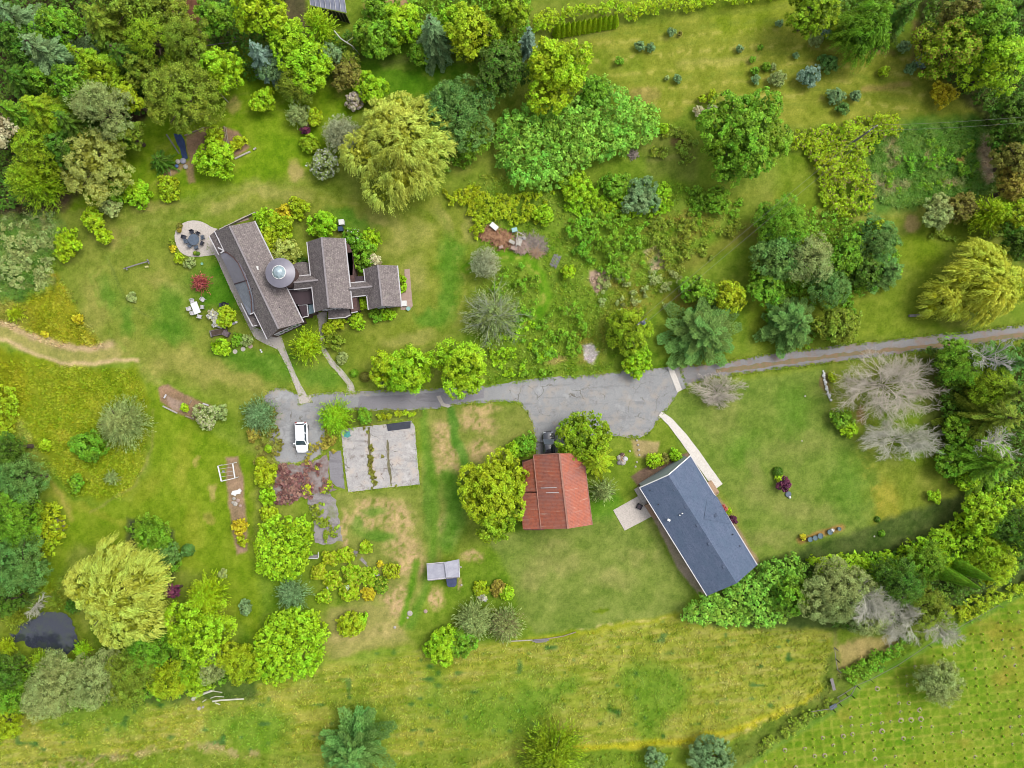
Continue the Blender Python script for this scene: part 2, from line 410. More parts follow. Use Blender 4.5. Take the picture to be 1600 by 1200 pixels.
# ------------------------------------------------------------------ the ground: one sheet, its colours are those of the turf, straw and soil itself
PXM = FPX / HCAM                                 # pixels of the 1600 px frame per metre on the ground
def ground_colour(X, Y):
    """X, Y in frame pixels on the ground plane -> sRGB-like 0..255 colour of the cover"""
    sh = X.shape
    C = np.empty(sh + (3,))
    C[...] = (126, 152, 42)
    big = fbm(X / 150, Y / 150, 1, 3); mid = fbm(X / 42, Y / 42, 5, 4); fine = fbm(X / 9, Y / 9, 9, 3)
    wx = (fbm(X / 16, Y / 16, 21, 4) - .5) * 2; wy = (fbm(X / 16, Y / 16, 31, 4) - .5) * 2
    def lay(a, col, var=None):
        a = a[..., None] if a.ndim == 2 else a
        col = np.asarray(col, float)
        C[...] = C * (1 - a) + col * a
    def poly(P, col, soft=5, warp=7, al=1.0, patch=0.0):
        P = np.asarray(P, float); lo = P.min(0) - 40; hi = P.max(0) + 40
        m = (X > lo[0]) & (X < hi[0]) & (Y > lo[1]) & (Y < hi[1])
        if not m.any(): return
        xs = X[m]; ys = Y[m]
        d = sdf_poly(xs + wx[m] * warp, ys + wy[m] * warp, P)
        a = np.clip(.5 - d / soft, 0, 1) * al
        if patch: a = a * np.clip((mid[m] - .5) * 5 / patch + (1.3 - patch) , 0, 1)
        C[m] = C[m] * (1 - a[:, None]) + np.asarray(col, float) * a[:, None]
    def blob(cx, cy, rx, ry, col, al=1.0, rot=0, soft=.5, warp=9, patch=0.0):
        r = max(rx, ry) * 1.6 + 20
        m = (abs(X - cx) < r) & (abs(Y - cy) < r)
        if not m.any(): return
        xs = X[m] + wx[m] * warp - cx; ys = Y[m] + wy[m] * warp - cy
        c_, s_ = math.cos(math.radians(rot)), math.sin(math.radians(rot))
        u = (xs * c_ + ys * s_) / rx; v = (-xs * s_ + ys * c_) / ry
        a = np.clip((1 - np.sqrt(u * u + v * v)) / soft + .3, 0, 1) * al
        if patch: a = a * np.clip((fine[m] * .45 + vn(X[m] / 3.4, Y[m] / 3.4, 66) * .55 - .5) * 2.6 + 1.0 - .3 * patch, 0, 1)
        C[m] = C[m] * (1 - a[:, None]) + np.asarray(col, float) * a[:, None]
    def line(P, w, col, al=1.0, soft=4, warp=4, patch=0.0):
        P = np.asarray(P, float); lo = P.min(0) - w - 30; hi = P.max(0) + w + 30
        m = (X > lo[0]) & (X < hi[0]) & (Y > lo[1]) & (Y < hi[1])
        if not m.any(): return
        d = dist_line(X[m] + wx[m] * warp, Y[m] + wy[m] * warp, P) - w / 2
        a = np.clip(.5 - d / soft, 0, 1) * al
        if patch: a = a * np.clip((fine[m] - .5) * 5 / patch + (1.3 - patch), 0, 1)
        C[m] = C[m] * (1 - a[:, None]) + np.asarray(col, float) * a[:, None]
    TAN = (202, 176, 126); STRAW = (182, 174, 106); GRN = (96, 140, 36); DRYG = (152, 156, 78); SOIL = (160, 132, 104)
    lay(np.clip((big - .5) * 3, 0, .6), (146, 154, 66)); lay(np.clip((.48 - big) * 4, 0, .6), (106, 142, 30))
    # bright lush lawn of the upper left and dark turf strips
    poly([(300, 60), (450, 95), (520, 140), (560, 170), (520, 260), (300, 300), (220, 330), (85, 330), (95, 290), (210, 240), (240, 190), (340, 190), (350, 130)], (122, 156, 22), 20, 10)
    poly([(590, 60), (760, 90), (770, 150), (700, 150), (590, 150), (520, 130), (560, 100)], (98, 146, 22), 12, 6)
    line([(600, 100), (680, 84), (750, 96)], 14, (116, 128, 60), .7, 10)
    blob(735, 128, 14, 24, TAN, .35)
    line([(420, 120), (500, 165), (520, 240)], 26, (128, 158, 26), .7, 14)
    line([(215, 320), (240, 250), (300, 195), (380, 190), (400, 230), (330, 290), (240, 300)], 12, (136, 162, 34), .8, 10)
    # garden beds top left
    poly([(290, 212), (320, 199), (350, 200), (372, 205), (392, 232), (370, 245), (330, 240), (300, 260), (292, 240)], SOIL, 4, 3)
    poly([(262, 258), (285, 255), (300, 250), (306, 285), (296, 287), (288, 262), (262, 282), (244, 290)], (166, 140, 106), 4, 3, .9)
    blob(365, 165, 12, 14, TAN, .6); blob(462, 265, 14, 18, TAN, .7); blob(455, 295, 10, 10, TAN, .5)
    # lawn round the old house
    poly([(330, 300), (470, 280), (560, 300), (730, 300), (745, 350), (720, 400), (735, 470), (690, 540), (560, 580), (510, 520), (640, 490), (640, 400), (560, 370), (440, 330)], (134, 150, 48), 24, 14)
    for b in [(640, 370, 44, 22, -20), (690, 340, 30, 12, 60), (652, 430, 22, 40, 0), (600, 345, 40, 16, 20), (735, 360, 12, 30, 0), (430, 300, 60, 16, 10), (350, 320, 40, 12, -20), (640, 530, 50, 12, -8)]:
        blob(*b[:4], (170, 168, 92), .65, b[4], .7, 12)
    for b in [(705, 400, 22, 40, 0), (700, 470, 18, 50, 10), (550, 345, 40, 14, 20), (670, 500, 26, 16, 0)]:
        blob(*b[:4], (92, 146, 36), .7, b[4], .7, 12)
    line([(350, 300), (300, 320), (240, 330)], 6, (120, 140, 50), .7)
    rr = np.random.RandomState(44)
    TR = [[(80, 312), (200, 332), (300, 312), (420, 290), (560, 312), (700, 350), (722, 450), (690, 545), (560, 598)], [(250, 600), (170, 520), (140, 430), (220, 352), (330, 332)], [(90, 870), (200, 800), (290, 700), (250, 620)], [(400, 700), (330, 780), (330, 880), (395, 960)],
          [(1075, 640), (1180, 760), (1250, 850)], [(1150, 610), (1280, 720), (1400, 840)], [(1240, 585), (1330, 700), (1460, 760)], [(780, 860), (900, 850), (1040, 880)], [(820, 950), (920, 930), (1060, 940)], [(600, 90), (700, 120), (760, 200)], [(210, 300), (300, 180), (420, 150), (560, 240)], [(670, 640), (690, 760), (640, 920), (560, 1000)]]
    TRL = [(P, rr.uniform(-15, 15, 5)) for P in TR]
    # west lawn
    poly([(90, 330), (330, 310), (280, 350), (275, 400), (330, 410), (400, 530), (460, 610), (420, 640), (350, 620), (240, 600), (230, 570), (160, 545), (120, 500), (90, 430)], (132, 148, 52), 16, 8)
    for b in [(150, 470, 26, 50, 0), (300, 570, 70, 26, 20), (255, 440, 40, 14, 20), (175, 545, 40, 20, 0), (245, 575, 30, 20, 0), (190, 370, 30, 16, -30), (370, 590, 60, 18, 20), (240, 320, 40, 10, 0)]:
        blob(*b[:4], (166, 162, 84), .7, b[4], .8, 12)
    for b in [(170, 460, 16, 34, -20), (265, 480, 30, 40, 0), (330, 440, 46, 40, 0), (270, 520, 40, 20, 0), (380, 560, 50, 20, 20), (200, 500, 12, 30, 0), (440, 570, 40, 30, 0), (505, 590, 36, 20, 0)]:
        blob(*b[:4], (88, 140, 34), .6, b[4], .8, 12)
    blob(360, 425, 32, 20, (70, 128, 14), .8); blob(350, 460, 40, 26, (78, 134, 18), .7)
    line([(165, 400), (195, 470), (240, 500)], 4, (112, 132, 52), .7)
    for P, off in TRL:
        for q_, o_ in enumerate(off):
            line([(x + o_ * .7, y + o_) for x, y in P], rr.uniform(2, 5), ((166, 170, 84), (104, 140, 34))[q_ % 2], .34, 4, 6, .7)
    # orange meadow at the left
    poly([(-60, 480), (20, 440), (90, 425), (112, 470), (128, 500), (160, 540), (130, 545), (80, 540), (30, 520), (-60, 500)], (146, 152, 30), 8, 6)
    poly([(-60, 440), (20, 460), (50, 500), (30, 520), (-60, 500)], (142, 146, 62), 20, 14, .7)
    poly([(20, 548), (90, 565), (150, 580), (215, 575), (232, 620), (232, 690), (220, 740), (200, 775), (150, 782), (118, 775), (95, 740), (60, 700), (30, 640)], (134, 154, 26), 8, 8)
    poly([(-60, 530), (30, 555), (50, 620), (20, 680), (-60, 690)], (138, 148, 20), 14, 10)
    for b in [(120, 620, 60, 16, 10), (80, 590, 50, 10, 15), (90, 680, 40, 14, 30), (60, 470, 40, 16, 30)]:
        blob(*b[:4], (156, 162, 36), .45, b[4], .8, 14)
    poly([(-60, 330), (90, 320), (95, 360), (80, 420), (85, 450), (30, 470), (-60, 450)], (96, 134, 50), 14, 14)
    for b in [(40, 400, 30, 12, -20), (70, 360, 10, 40, 0), (30, 350, 40, 10, 20), (65, 440, 30, 10, -10)]:
        blob(*b[:4], (158, 150, 104), .6, b[4], .8, 16, .8)
    # track curving in from the left
    T1 = [(-40, 492), (10, 506), (50, 526), (100, 542), (140, 545), (175, 537)]
    T2 = [(-40, 522), (10, 532), (50, 552), (95, 567), (140, 570), (180, 563), (215, 564)]
    line([(-40, 507), (20, 520), (70, 548), (130, 558), (175, 552)], 26, (168, 164, 92), .95, 8)
    line(T1, 11, (204, 180, 134), 1, 6, 5); line(T2, 7, (208, 186, 136), 1, 5, 4)
    # lower left lawn and ridge paths
    poly([(232, 600), (300, 650), (400, 720), (395, 860), (410, 960), (400, 1000), (370, 970), (340, 900), (240, 880), (120, 850), (90, 900), (60, 990), (40, 950), (110, 790), (200, 780), (235, 740)], (126, 154, 28), 14, 10)
    for b in [(285, 720, 14, 60, 5), (150, 800, 60, 8, 20), (95, 780, 30, 14, 50), (300, 830, 16, 60, 0), (230, 760, 40, 20, -40), (350, 960, 20, 30, 0)]:
        blob(*b[:4], (156, 164, 50), .6, b[4], .8, 12)
    line([(240, 640), (238, 700), (210, 760), (140, 800)], 3, (150, 150, 84), .6, 4)
    line([(62, 735), (85, 760), (105, 790), (112, 812)], 6, (188, 176, 92), .7, 8)
    # strips of bed by the old plot
    poly([(246, 605), (262, 602), (290, 618), (330, 632), (318, 650), (300, 656), (270, 642), (250, 628)], SOIL, 3, 3); poly([(258, 618), (286, 628), (296, 645), (268, 640)], (182, 156, 140), 3, 2)
    poly([(352, 715), (372, 712), (380, 745), (384, 800), (388, 860), (372, 868), (362, 830), (356, 780)], (170, 144, 116), 4, 3)
    blob(332, 772, 7, 16, (176, 166, 92), .9); blob(326, 810, 10, 10, (170, 160, 80), .7); blob(306, 722, 7, 8, (190, 176, 96), .8)
    # dead patch plot in the middle
    poly([(524, 770), (655, 762), (668, 640), (830, 630), (838, 700), (730, 740), (712, 830), (690, 870), (670, 910), (640, 960), (530, 990), (500, 1030), (505, 960), (560, 930), (520, 860), (530, 800)], (140, 152, 66), 8, 6)
    for b in [(692, 676, 20, 24, 0), (702, 705, 28, 14, 0), (700, 728, 26, 14, 0), (745, 662, 36, 18, 10), (752, 640, 30, 10, 0), (752, 702, 24, 18, 0), (590, 790, 44, 16, 0), (570, 812, 30, 18, 0),
              (622, 812, 30, 24, 0), (628, 850, 32, 26, 0), (640, 880, 30, 24, 20), (700, 830, 18, 28, 0), (618, 940, 24, 34, 30), (600, 985, 40, 14, -10), (540, 1000, 34, 22, 0), (682, 935, 14, 22, 0), (735, 870, 20, 10, 0), (538, 830, 7, 40, 0), (719, 911, 6, 12, 0)]:
        blob(*b[:4], TAN, .95, b[4], .6, 8, .6 if b[0] < 660 else .4)
    for b in [(585, 800, 20, 7, 0), (600, 838, 26, 9, 0), (560, 820, 10, 14, 0), (582, 835, 26, 10, 0), (670, 770, 10, 80, 0), (716, 790, 18, 50, 0)]:
        blob(*b[:4], (104, 146, 46), .75, b[4], .7, 6)
    line([(704, 640), (712, 690), (732, 728)], 13, (96, 146, 46), .9, 6); line([(662, 640), (664, 700), (680, 760), (680, 840), (664, 920), (640, 980)], 12, (106, 148, 42), .85, 8)
    line([(652, 880), (640, 930), (628, 972)], 10, (86, 144, 18), .8, 6); line([(700, 745), (710, 800), (700, 850)], 26, (92, 146, 34), .8, 14)
    line([(470, 1020), (560, 1008), (640, 1010)], 18, (158, 160, 76), .7, 10)
    poly([(510, 950), (600, 945), (640, 1000), (512, 1032)], (162, 160, 88), 8, 6, .8)
    # barn lawn
    poly([(760, 840), (1010, 790), (1040, 860), (1085, 925), (1062, 962), (940, 980), (840, 990), (810, 960), (800, 910)], (128, 148, 62), 8, 4)
    for b in [(870, 880, 60, 20, 0), (960, 905, 40, 14, 0), (860, 850, 30, 14, 0), (1000, 870, 30, 16, 0), (830, 905, 20, 20, 0)]:
        blob(*b[:4], (158, 158, 90), .6, b[4], .9, 14)
    blob(940, 790, 40, 26, (96, 150, 36), .6); blob(940, 954, 14, 5, (100, 130, 10), .8)
    # lawn east of the new house
    poly([(1062, 612), (1130, 600), (1290, 575), (1300, 640), (1340, 700), (1480, 740), (1520, 770), (1470, 830), (1380, 850), (1250, 866), (1185, 880), (1150, 800), (1060, 690), (1035, 640)], (122, 146, 56), 8, 4)
    for b in [(1240, 790, 90, 20, 15), (1130, 650, 30, 40, 0), (1250, 700, 60, 20, -10), (1200, 840, 60, 14, 0), (1180, 740, 16, 50, 0)]:
        blob(*b[:4], (150, 152, 84), .5, b[4], .9, 14)
    for b in [(1240, 640, 30, 40, 0), (1330, 760, 40, 60, 0), (1160, 700, 30, 30, 0)]:
        blob(*b[:4], (100, 144, 40), .55, b[4], .9, 14)
    poly([(1350, 710), (1500, 720), (1522, 765), (1470, 830), (1390, 845), (1370, 800)], (140, 152, 44), 50, 16, .65)
    blob(1385, 790, 24, 44, (168, 164, 52), .6); line([(1350, 706), (1365, 760), (1378, 830)], 12, (176, 162, 62), .6, 10, 8, .8)
    blob(1290, 600, 10, 20, (150, 118, 96), .7); blob(1345, 650, 10, 14, (170, 120, 96), .6)
    poly([(985, 686), (1030, 690), (1028, 706), (1004, 716), (992, 712)], (184, 166, 116), 4, 3); poly([(985, 745), (1000, 735), (1044, 716), (1076, 706), (1080, 714), (1000, 762)], (140, 116, 98), 3, 2)
    poly([(1000, 770), (1010, 776), (1110, 935), (1100, 938), (1060, 890), (1030, 830)], (188, 172, 148), 3, 2); poly([(1118, 770), (1135, 790), (1155, 825), (1190, 885), (1180, 885), (1130, 800)], (170, 146, 118), 3, 2, .9)
    line([(1250, 846), (1316, 822)], 10, (186, 134, 82), .7, 5, 4)
    # scrub round the ring path
    poly([(735, 300), (860, 290), (1060, 300), (1150, 330), (1060, 440), (1010, 480), (950, 500), (940, 590), (760, 600), (700, 560), (740, 500), (770, 420), (745, 350)], (124, 156, 44), 20, 20)
    for b in [(1040, 345, 50, 14, -10), (1085, 360, 50, 12, -30), (980, 450, 60, 14, 10), (990, 480, 40, 16, 0), (1060, 470, 30, 14, 0), (915, 540, 20, 30, 0)]:
        blob(*b[:4], (156, 140, 60), .7, b[4], .8, 14, .6)
    poly([(1007, 392), (1040, 386), (1046, 414), (1020, 424)], (196, 178, 142), 3, 6, 1); poly([(920, 424), (950, 420), (956, 432), (940, 455), (932, 458), (922, 440)], (196, 170, 146), 3, 5)
    poly([(912, 540), (926, 536), (934, 552), (926, 570), (914, 560)], (208, 200, 196), 3, 4); blob(868, 562, 22, 7, (180, 164, 98), .8)
    for i, b in enumerate([(1026, 405, 4, 5), (1034, 398, 4, 3), (1018, 412, 4, 3)]): blob(*b, (104, 140, 60), .9, 0, .6, 3)
    RING = [(730, 420), (770, 400), (815, 402), (846, 428), (855, 465), (840, 498), (800, 520)]
    line(RING, 16, (104, 154, 24), .95, 6, 4); line([(x * .97 + 22, y * .97 + 14) for x, y in RING], 5, (176, 172, 86), .7, 5, 4, .6)
    line([(850, 590), (760, 602), (700, 612)], 12, (120, 150, 40), .9, 6); line([(940, 590), (942, 500), (990, 420), (1110, 330), (1180, 300)], 12, (146, 158, 58), .8, 10)
    line([(1040, 430), (1120, 390), (1200, 340)], 22, (138, 138, 56), .7, 14)
    line([(1210, 320), (1290, 275), (1270, 330)], 30, (164, 164, 74), .8, 20)
    poly([(850, 585), (1040, 572), (1040, 560), (900, 574), (780, 585), (760, 600)], (112, 144, 36), 6, 4)
    # east mid lawn
    poly([(1240, 240), (1275, 250), (1290, 320), (1380, 345), (1500, 340), (1560, 360), (1480, 400), (1440, 480), (1480, 515), (1300, 538), (1180, 552), (1160, 470), (1330, 450), (1420, 430), (1420, 350), (1200, 320)], (126, 148, 38), 14, 10)
    blob(1423, 350, 16, 14, (196, 170, 116), .8); blob(1430, 395, 40, 30, (120, 148, 20), .7); line([(1330, 345), (1480, 318), (1560, 300)], 14, (150, 158, 66), .8, 12)
    line([(1060, 585), (1200, 562), (1600, 518)], 34, (120, 142, 40), .9, 8)
    # top field, mown in bands
    F = [(900, 70), (960, 42), (1060, 24), (1232, 0), (1262, 44), (1310, 70), (1430, 90), (1520, 140), (1560, 175), (1420, 182), (1240, 200), (1160, 150), (1095, 160), (1050, 190), (1000, 160), (940, 118), (905, 100)]
    poly(F, (148, 158, 52), 10, 6)
    poly([(1100, 0), (1240, -10), (1260, 30), (1120, 60)], (136, 158, 32), 14, 8, .6); poly([(910, 80), (1000, 80), (1010, 130), (930, 110)], (128, 150, 40), 20, 10, .6)
    for k in range(11):
        y0 = 30 + k * 13; line([(930, y0 + 26), (1060, y0 + 14), (1200, y0 + 2), (1330, y0 + 8), (1450, y0 + 30)], 4 if k % 3 else 7, (182, 180, 88) if k % 2 else (124, 144, 42), .75, 6, 3, .3)
    line([(1350, 140), (1420, 132)], 10, (178, 156, 92), .7, 6); line([(1060, 100), (1180, 92)], 10, (186, 180, 96), .6, 8)
    poly([(985, 30), (1200, 10), (1230, 4), (1230, 14), (990, 42)], (128, 146, 44), 6, 4, .6); line([(1360, 75), (1395, 82)], 10, (140, 122, 74), .7, 8)
    poly([(1425, 30), (1446, 30), (1440, 90), (1425, 95)], (124, 108, 64), 8, 4, .8)
    blob(1005, 150, 26, 14, (176, 150, 100), .5); poly([(1010, 245), (1080, 240), (1090, 250), (1010, 252)], (186, 172, 118), 6, 6, .7)
    poly([(1000, 200), (1060, 205), (1100, 220), (1085, 290), (1010, 270), (1000, 240)], (130, 142, 60), 14, 10, .7); blob(1060, 218, 14, 12, (116, 88, 66), .7)
    # rough plot upper right
    poly([(1360, 205), (1420, 190), (1552, 178), (1570, 300), (1480, 318), (1370, 335), (1340, 300)], (98, 140, 50), 14, 10)
    for b in [(1395, 235, 14, 20, 0), (1400, 290, 30, 10, -10), (1450, 250, 8, 14, 0), (1370, 290, 14, 20, 0), (1490, 285, 20, 8, 0), (1400, 255, 20, 6, -20)]:
        blob(*b[:4], (178, 158, 122), .8, b[4], .8, 12, .8)
    poly([(1530, 215), (1546, 214), (1552, 260), (1546, 290), (1532, 280), (1528, 240)], (206, 178, 150), 8, 8, .9); line([(1560, 160), (1556, 220), (1558, 300)], 8, (110, 112, 48), .8, 8)
    blob(1497, 252, 7, 7, (198, 160, 90), .95, 0, .4, 3)
    # hay meadow along the bottom
    MP = [(-60, 1120), (60, 1115), (200, 1095), (400, 1070), (510, 1040), (530, 1028), (640, 1008), (800, 1003), (900, 990), (1060, 966), (1200, 975), (1300, 985), (1306, 1050), (1290, 1090), (1180, 1140), (1130, 1170), (900, 1170), (800, 1170), (500, 1185), (300, 1170), (200, 1180), (60, 1200), (60, 1300), (-60, 1300)]
    a = np.clip(.5 - sdf_poly(X + wx * 6, Y + wy * 6, MP) / 6, 0, 1)
    ux = X * .99 - Y * -.1; uy = Y * .99 + X * .1
    st = fbm(ux / 46, uy / 7, 41, 4); st2 = fbm(ux / 20, uy / 3.2, 51, 3)
    mc = np.empty(sh + (3,)); mc[...] = (160, 170, 58)
    def mixin(f, col):
        f = np.clip(f, 0, 1)[..., None]; mc[...] = mc * (1 - f) + np.asarray(col, float) * f
    mixin(np.clip((st - .5) * 4, 0, .6), (168, 168, 78)); mixin(np.clip((.46 - st) * 5, 0, .7), (130, 148, 38)); mixin(np.clip((st2 - .56) * 3, 0, .5), (186, 182, 106)); mixin((big - .53) * 6, (122, 156, 44)); mixin((vn(X / 14, Y / 10, 77) - .82) * 6, (84, 124, 54))
    C[...] = C * (1 - a[..., None]) + mc * a[..., None]
    blob(880, 1075, 40, 14, (118, 160, 46), .7, -20, .8, 12); blob(830, 1100, 50, 20, (128, 160, 54), .6, 0, .8, 12)
    line([(900, 1170), (1060, 1160), (1150, 1140), (1230, 1110), (1300, 1072)], 10, (196, 190, 40), .8, 6, 6); line([(1130, 1160), (1200, 1125), (1290, 1085)], 6, (206, 190, 120), .7, 6, 6, .6)
    line([(80, 1200), (180, 1182), (260, 1168), (330, 1166), (400, 1180)], 16, (176, 162, 112), .8, 10, 8, .7); line([(860, 1165), (800, 1175), (740, 1200)], 8, (186, 180, 80), .6, 6)
    line([(-40, 1200), (60, 1190), (200, 1180)], 4, (110, 120, 60), .5)
    # rough strip and the nursery beyond it
    line([(1120, 1215), (1180, 1165), (1240, 1130), (1300, 1095), (1312, 1040), (1350, 1010), (1430, 985)], 40, (112, 132, 46), .95, 10, 8)
    poly([(1304, 1008), (1400, 990), (1398, 1010), (1340, 1036), (1314, 1050)], (186, 168, 106), 10, 12, .85)
    NP = [(1128, 1230), (1200, 1172), (1262, 1130), (1300, 1112), (1350, 1066), (1420, 1024), (1490, 984), (1600, 925), (1720, 860), (1720, 1300), (1128, 1300)]
    a = np.clip(.5 - sdf_poly(X + wx * 2, Y + wy * 2, NP) / 5, 0, 1)
    th = math.radians(-6); gx = (X - 1265) * math.cos(th) + (Y - 1100) * math.sin(th); gy = -(X - 1265) * math.sin(th) + (Y - 1100) * math.cos(th)
    s1 = np.clip(np.cos(gx / 15.5 * 2 * math.pi) * 1.6 - .6, 0, 1); s2 = np.clip(np.cos(gy / 13.6 * 2 * math.pi) * 1.6 - .5, 0, 1)
    mc[...] = (118, 150, 30); mixin((big - .5) * 4, (136, 158, 30)); mixin((mid - .55) * 3, (104, 148, 20))
    mixin(s1 * .8 * np.clip(fbm(X / 20, Y / 20, 3) * 1.6, 0, 1), (156, 170, 62)); mixin(s2 * .85 * np.clip(fbm(X / 24, Y / 18, 8) * 1.6, 0, 1), (152, 166, 60)); mixin((.42 - mid) * 3, (150, 146, 48))
    C[...] = C * (1 - a[..., None]) + mc * a[..., None]
    line([(1128, 1230), (1200, 1172), (1300, 1114), (1350, 1068), (1420, 1026), (1600, 927)], 8, (112, 150, 50), .9, 6, 3)
    line([(800, 1004), (900, 990), (1000, 972), (1066, 962)], 9, (160, 168, 40), .9, 6, 6); line([(880, 985), (980, 972), (1060, 965)], 3, (206, 192, 140), .6, 3, 5, .8); line([(1304, 985), (1306, 1010), (1312, 1060)], 4, (150, 140, 90), .6)
    # woods floor, dark beds, banks
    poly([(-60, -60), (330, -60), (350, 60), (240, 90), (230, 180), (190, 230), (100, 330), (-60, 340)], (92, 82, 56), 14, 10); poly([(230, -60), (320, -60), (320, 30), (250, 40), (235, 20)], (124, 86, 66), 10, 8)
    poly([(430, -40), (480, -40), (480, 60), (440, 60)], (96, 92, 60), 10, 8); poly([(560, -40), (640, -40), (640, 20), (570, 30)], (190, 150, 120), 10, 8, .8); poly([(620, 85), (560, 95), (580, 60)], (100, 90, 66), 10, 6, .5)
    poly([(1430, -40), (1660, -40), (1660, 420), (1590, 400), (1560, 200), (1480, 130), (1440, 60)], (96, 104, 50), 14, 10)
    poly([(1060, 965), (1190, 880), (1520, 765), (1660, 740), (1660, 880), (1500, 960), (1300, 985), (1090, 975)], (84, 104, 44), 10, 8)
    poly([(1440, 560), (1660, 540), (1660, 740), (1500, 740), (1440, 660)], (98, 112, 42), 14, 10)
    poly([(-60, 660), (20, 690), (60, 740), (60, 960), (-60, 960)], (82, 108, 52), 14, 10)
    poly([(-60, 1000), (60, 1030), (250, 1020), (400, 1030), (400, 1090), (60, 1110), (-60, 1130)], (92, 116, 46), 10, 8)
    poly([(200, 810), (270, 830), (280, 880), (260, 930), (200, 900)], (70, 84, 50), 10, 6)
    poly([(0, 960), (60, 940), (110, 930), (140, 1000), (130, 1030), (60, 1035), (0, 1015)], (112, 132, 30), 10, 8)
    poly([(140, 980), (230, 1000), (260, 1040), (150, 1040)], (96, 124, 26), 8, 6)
    line([(480, 630), (640, 640)], 10, (120, 120, 60), .5)
    poly([(500, 648), (660, 640), (660, 652), (540, 668)], (120, 136, 54), 4, 4, .9)
    # even out with fine mottling of the turf itself
    f1 = (fine - .5)[..., None] * np.array([46, 36, 30]); f2 = (vn(X / 2.6, Y / 2.6, 90) - .5)[..., None] * np.array([20, 18, 12])
    f3 = (fbm(X / 24, Y / 24, 61, 4) - .5)[..., None] * np.array([38, 22, 32])
    return np.clip(C * np.array([1.045, 1.04, 1.02]) + f1 + f2 + f3, 12, 235)

def s2l(c):
    c = c / 255.0
    return np.where(c <= 0.04045, c / 12.92, ((c + 0.055) / 1.055) ** 2.4)
def raw_mesh(name, V, F, mats, attr=None, midx=None):
    """V (n,3); F (m,4) or (m,3) int arrays; attr = (name, (n,3|4) colours)"""
    me = bpy.data.meshes.new(name); n = len(V); m, k = F.shape
    me.vertices.add(n); me.vertices.foreach_set('co', np.ascontiguousarray(V, np.float32).ravel())
    me.loops.add(m * k); me.loops.foreach_set('vertex_index', np.ascontiguousarray(F, np.int32).ravel())
    me.polygons.add(m); me.polygons.foreach_set('loop_start', np.arange(0, m * k, k, dtype=np.int32)); me.polygons.foreach_set('loop_total', np.full(m, k, np.int32))
    for x in (mats if isinstance(mats, (list, tuple)) else [mats]): me.materials.append(x)
    if midx is not None: me.polygons.foreach_set('material_index', np.asarray(midx, np.int32))
    if attr is not None:
        a = me.color_attributes.new(name=attr[0], type='FLOAT_COLOR', domain='POINT'); c = attr[1]
        if c.shape[1] == 3: c = np.concatenate([c, np.ones((n, 1))], 1)
        a.data.foreach_set('color', np.ascontiguousarray(c, np.float32).ravel())
    me.update(calc_edges=True)
    return me
def grounds():
    st = 0.21
    def axis(h):
        core = np.arange(-h, h + st, st); out = []; x = h; s = st
        while x < 700: s *= 1.35; x += s; out.append(x)
        return np.concatenate([-np.array(out)[::-1], core, np.array(out) + st])
    xs = axis(84.0); ys = axis(64.0)
    GX, GY = np.meshgrid(xs, ys); PX = 800 + GX * PXM; PY = 600 - GY * PXM
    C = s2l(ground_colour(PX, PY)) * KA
    Z = (fbm(PX / 60, PY / 60, 11, 3) - .5) * .35 + (fbm(PX / 8, PY / 8, 12, 3) - .5) * .10
    # level where the paved things lie, a hollow for the pond
    flat = np.zeros_like(Z)
    for P in LEVEL:
        d = sdf_poly(PX, PY, P); flat = np.maximum(flat, np.clip(1 - (d - 2) / 14, 0, 1))
    Z = Z * (1 - flat) - .012
    d = sdf_poly(PX + (fbm(PX / 13, PY / 13, 71, 4) - .5) * 26, PY + (fbm(PX / 13, PY / 13, 81, 4) - .5) * 26, POND); Z = np.where(d < 10, np.minimum(Z, Z - .8 * np.clip((4 - d) / 14, 0, 1)), Z)
    ny, nx = GX.shape
    V = np.stack([GX, GY, Z], -1).reshape(-1, 3)
    i = np.arange(ny * nx).reshape(ny, nx)
    F = np.stack([i[:-1, :-1], i[:-1, 1:], i[1:, 1:], i[1:, :-1]], -1).reshape(-1, 4)
    m, t, p, o = mat('turf')
    at = N(t, 'ShaderNodeAttribute'); at.attribute_name = 'col'
    c = mixc(t, ramp(t, noise(t, 5.5, 4, rough=.7), .3, .7), at.outputs['Color'], (0.5, 0.5, 0.5), 'MIX')
    t.nodes.remove(c.node)
    a = N(t, 'ShaderNodeMix'); a.data_type = 'RGBA'; a.blend_type = 'MULTIPLY'; a.inputs[0].default_value = 1
    gr = mixc(t, ramp(t, noise(t, 4.2, 5, rough=.75), .3, .7), (0.74, 0.77, 0.72), (1.25, 1.22, 1.28))
    t.links.new(at.outputs['Color'], a.inputs[6]); t.links.new(gr, a.inputs[7])
    t.links.new(a.outputs[2], p.inputs['Base Color']); p.inputs['Roughness'].default_value = .9; p.inputs['Specular IOR Level'].default_value = .1
    bump(t, p, noise(t, 3.0, 5, rough=.75), .55, .12)
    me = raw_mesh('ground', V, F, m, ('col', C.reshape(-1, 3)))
    me.polygons.foreach_set('use_smooth', np.ones(len(F), bool))
    o = bpy.data.objects.new('ground', me); COL.objects.link(o); tag(o, kind='structure')

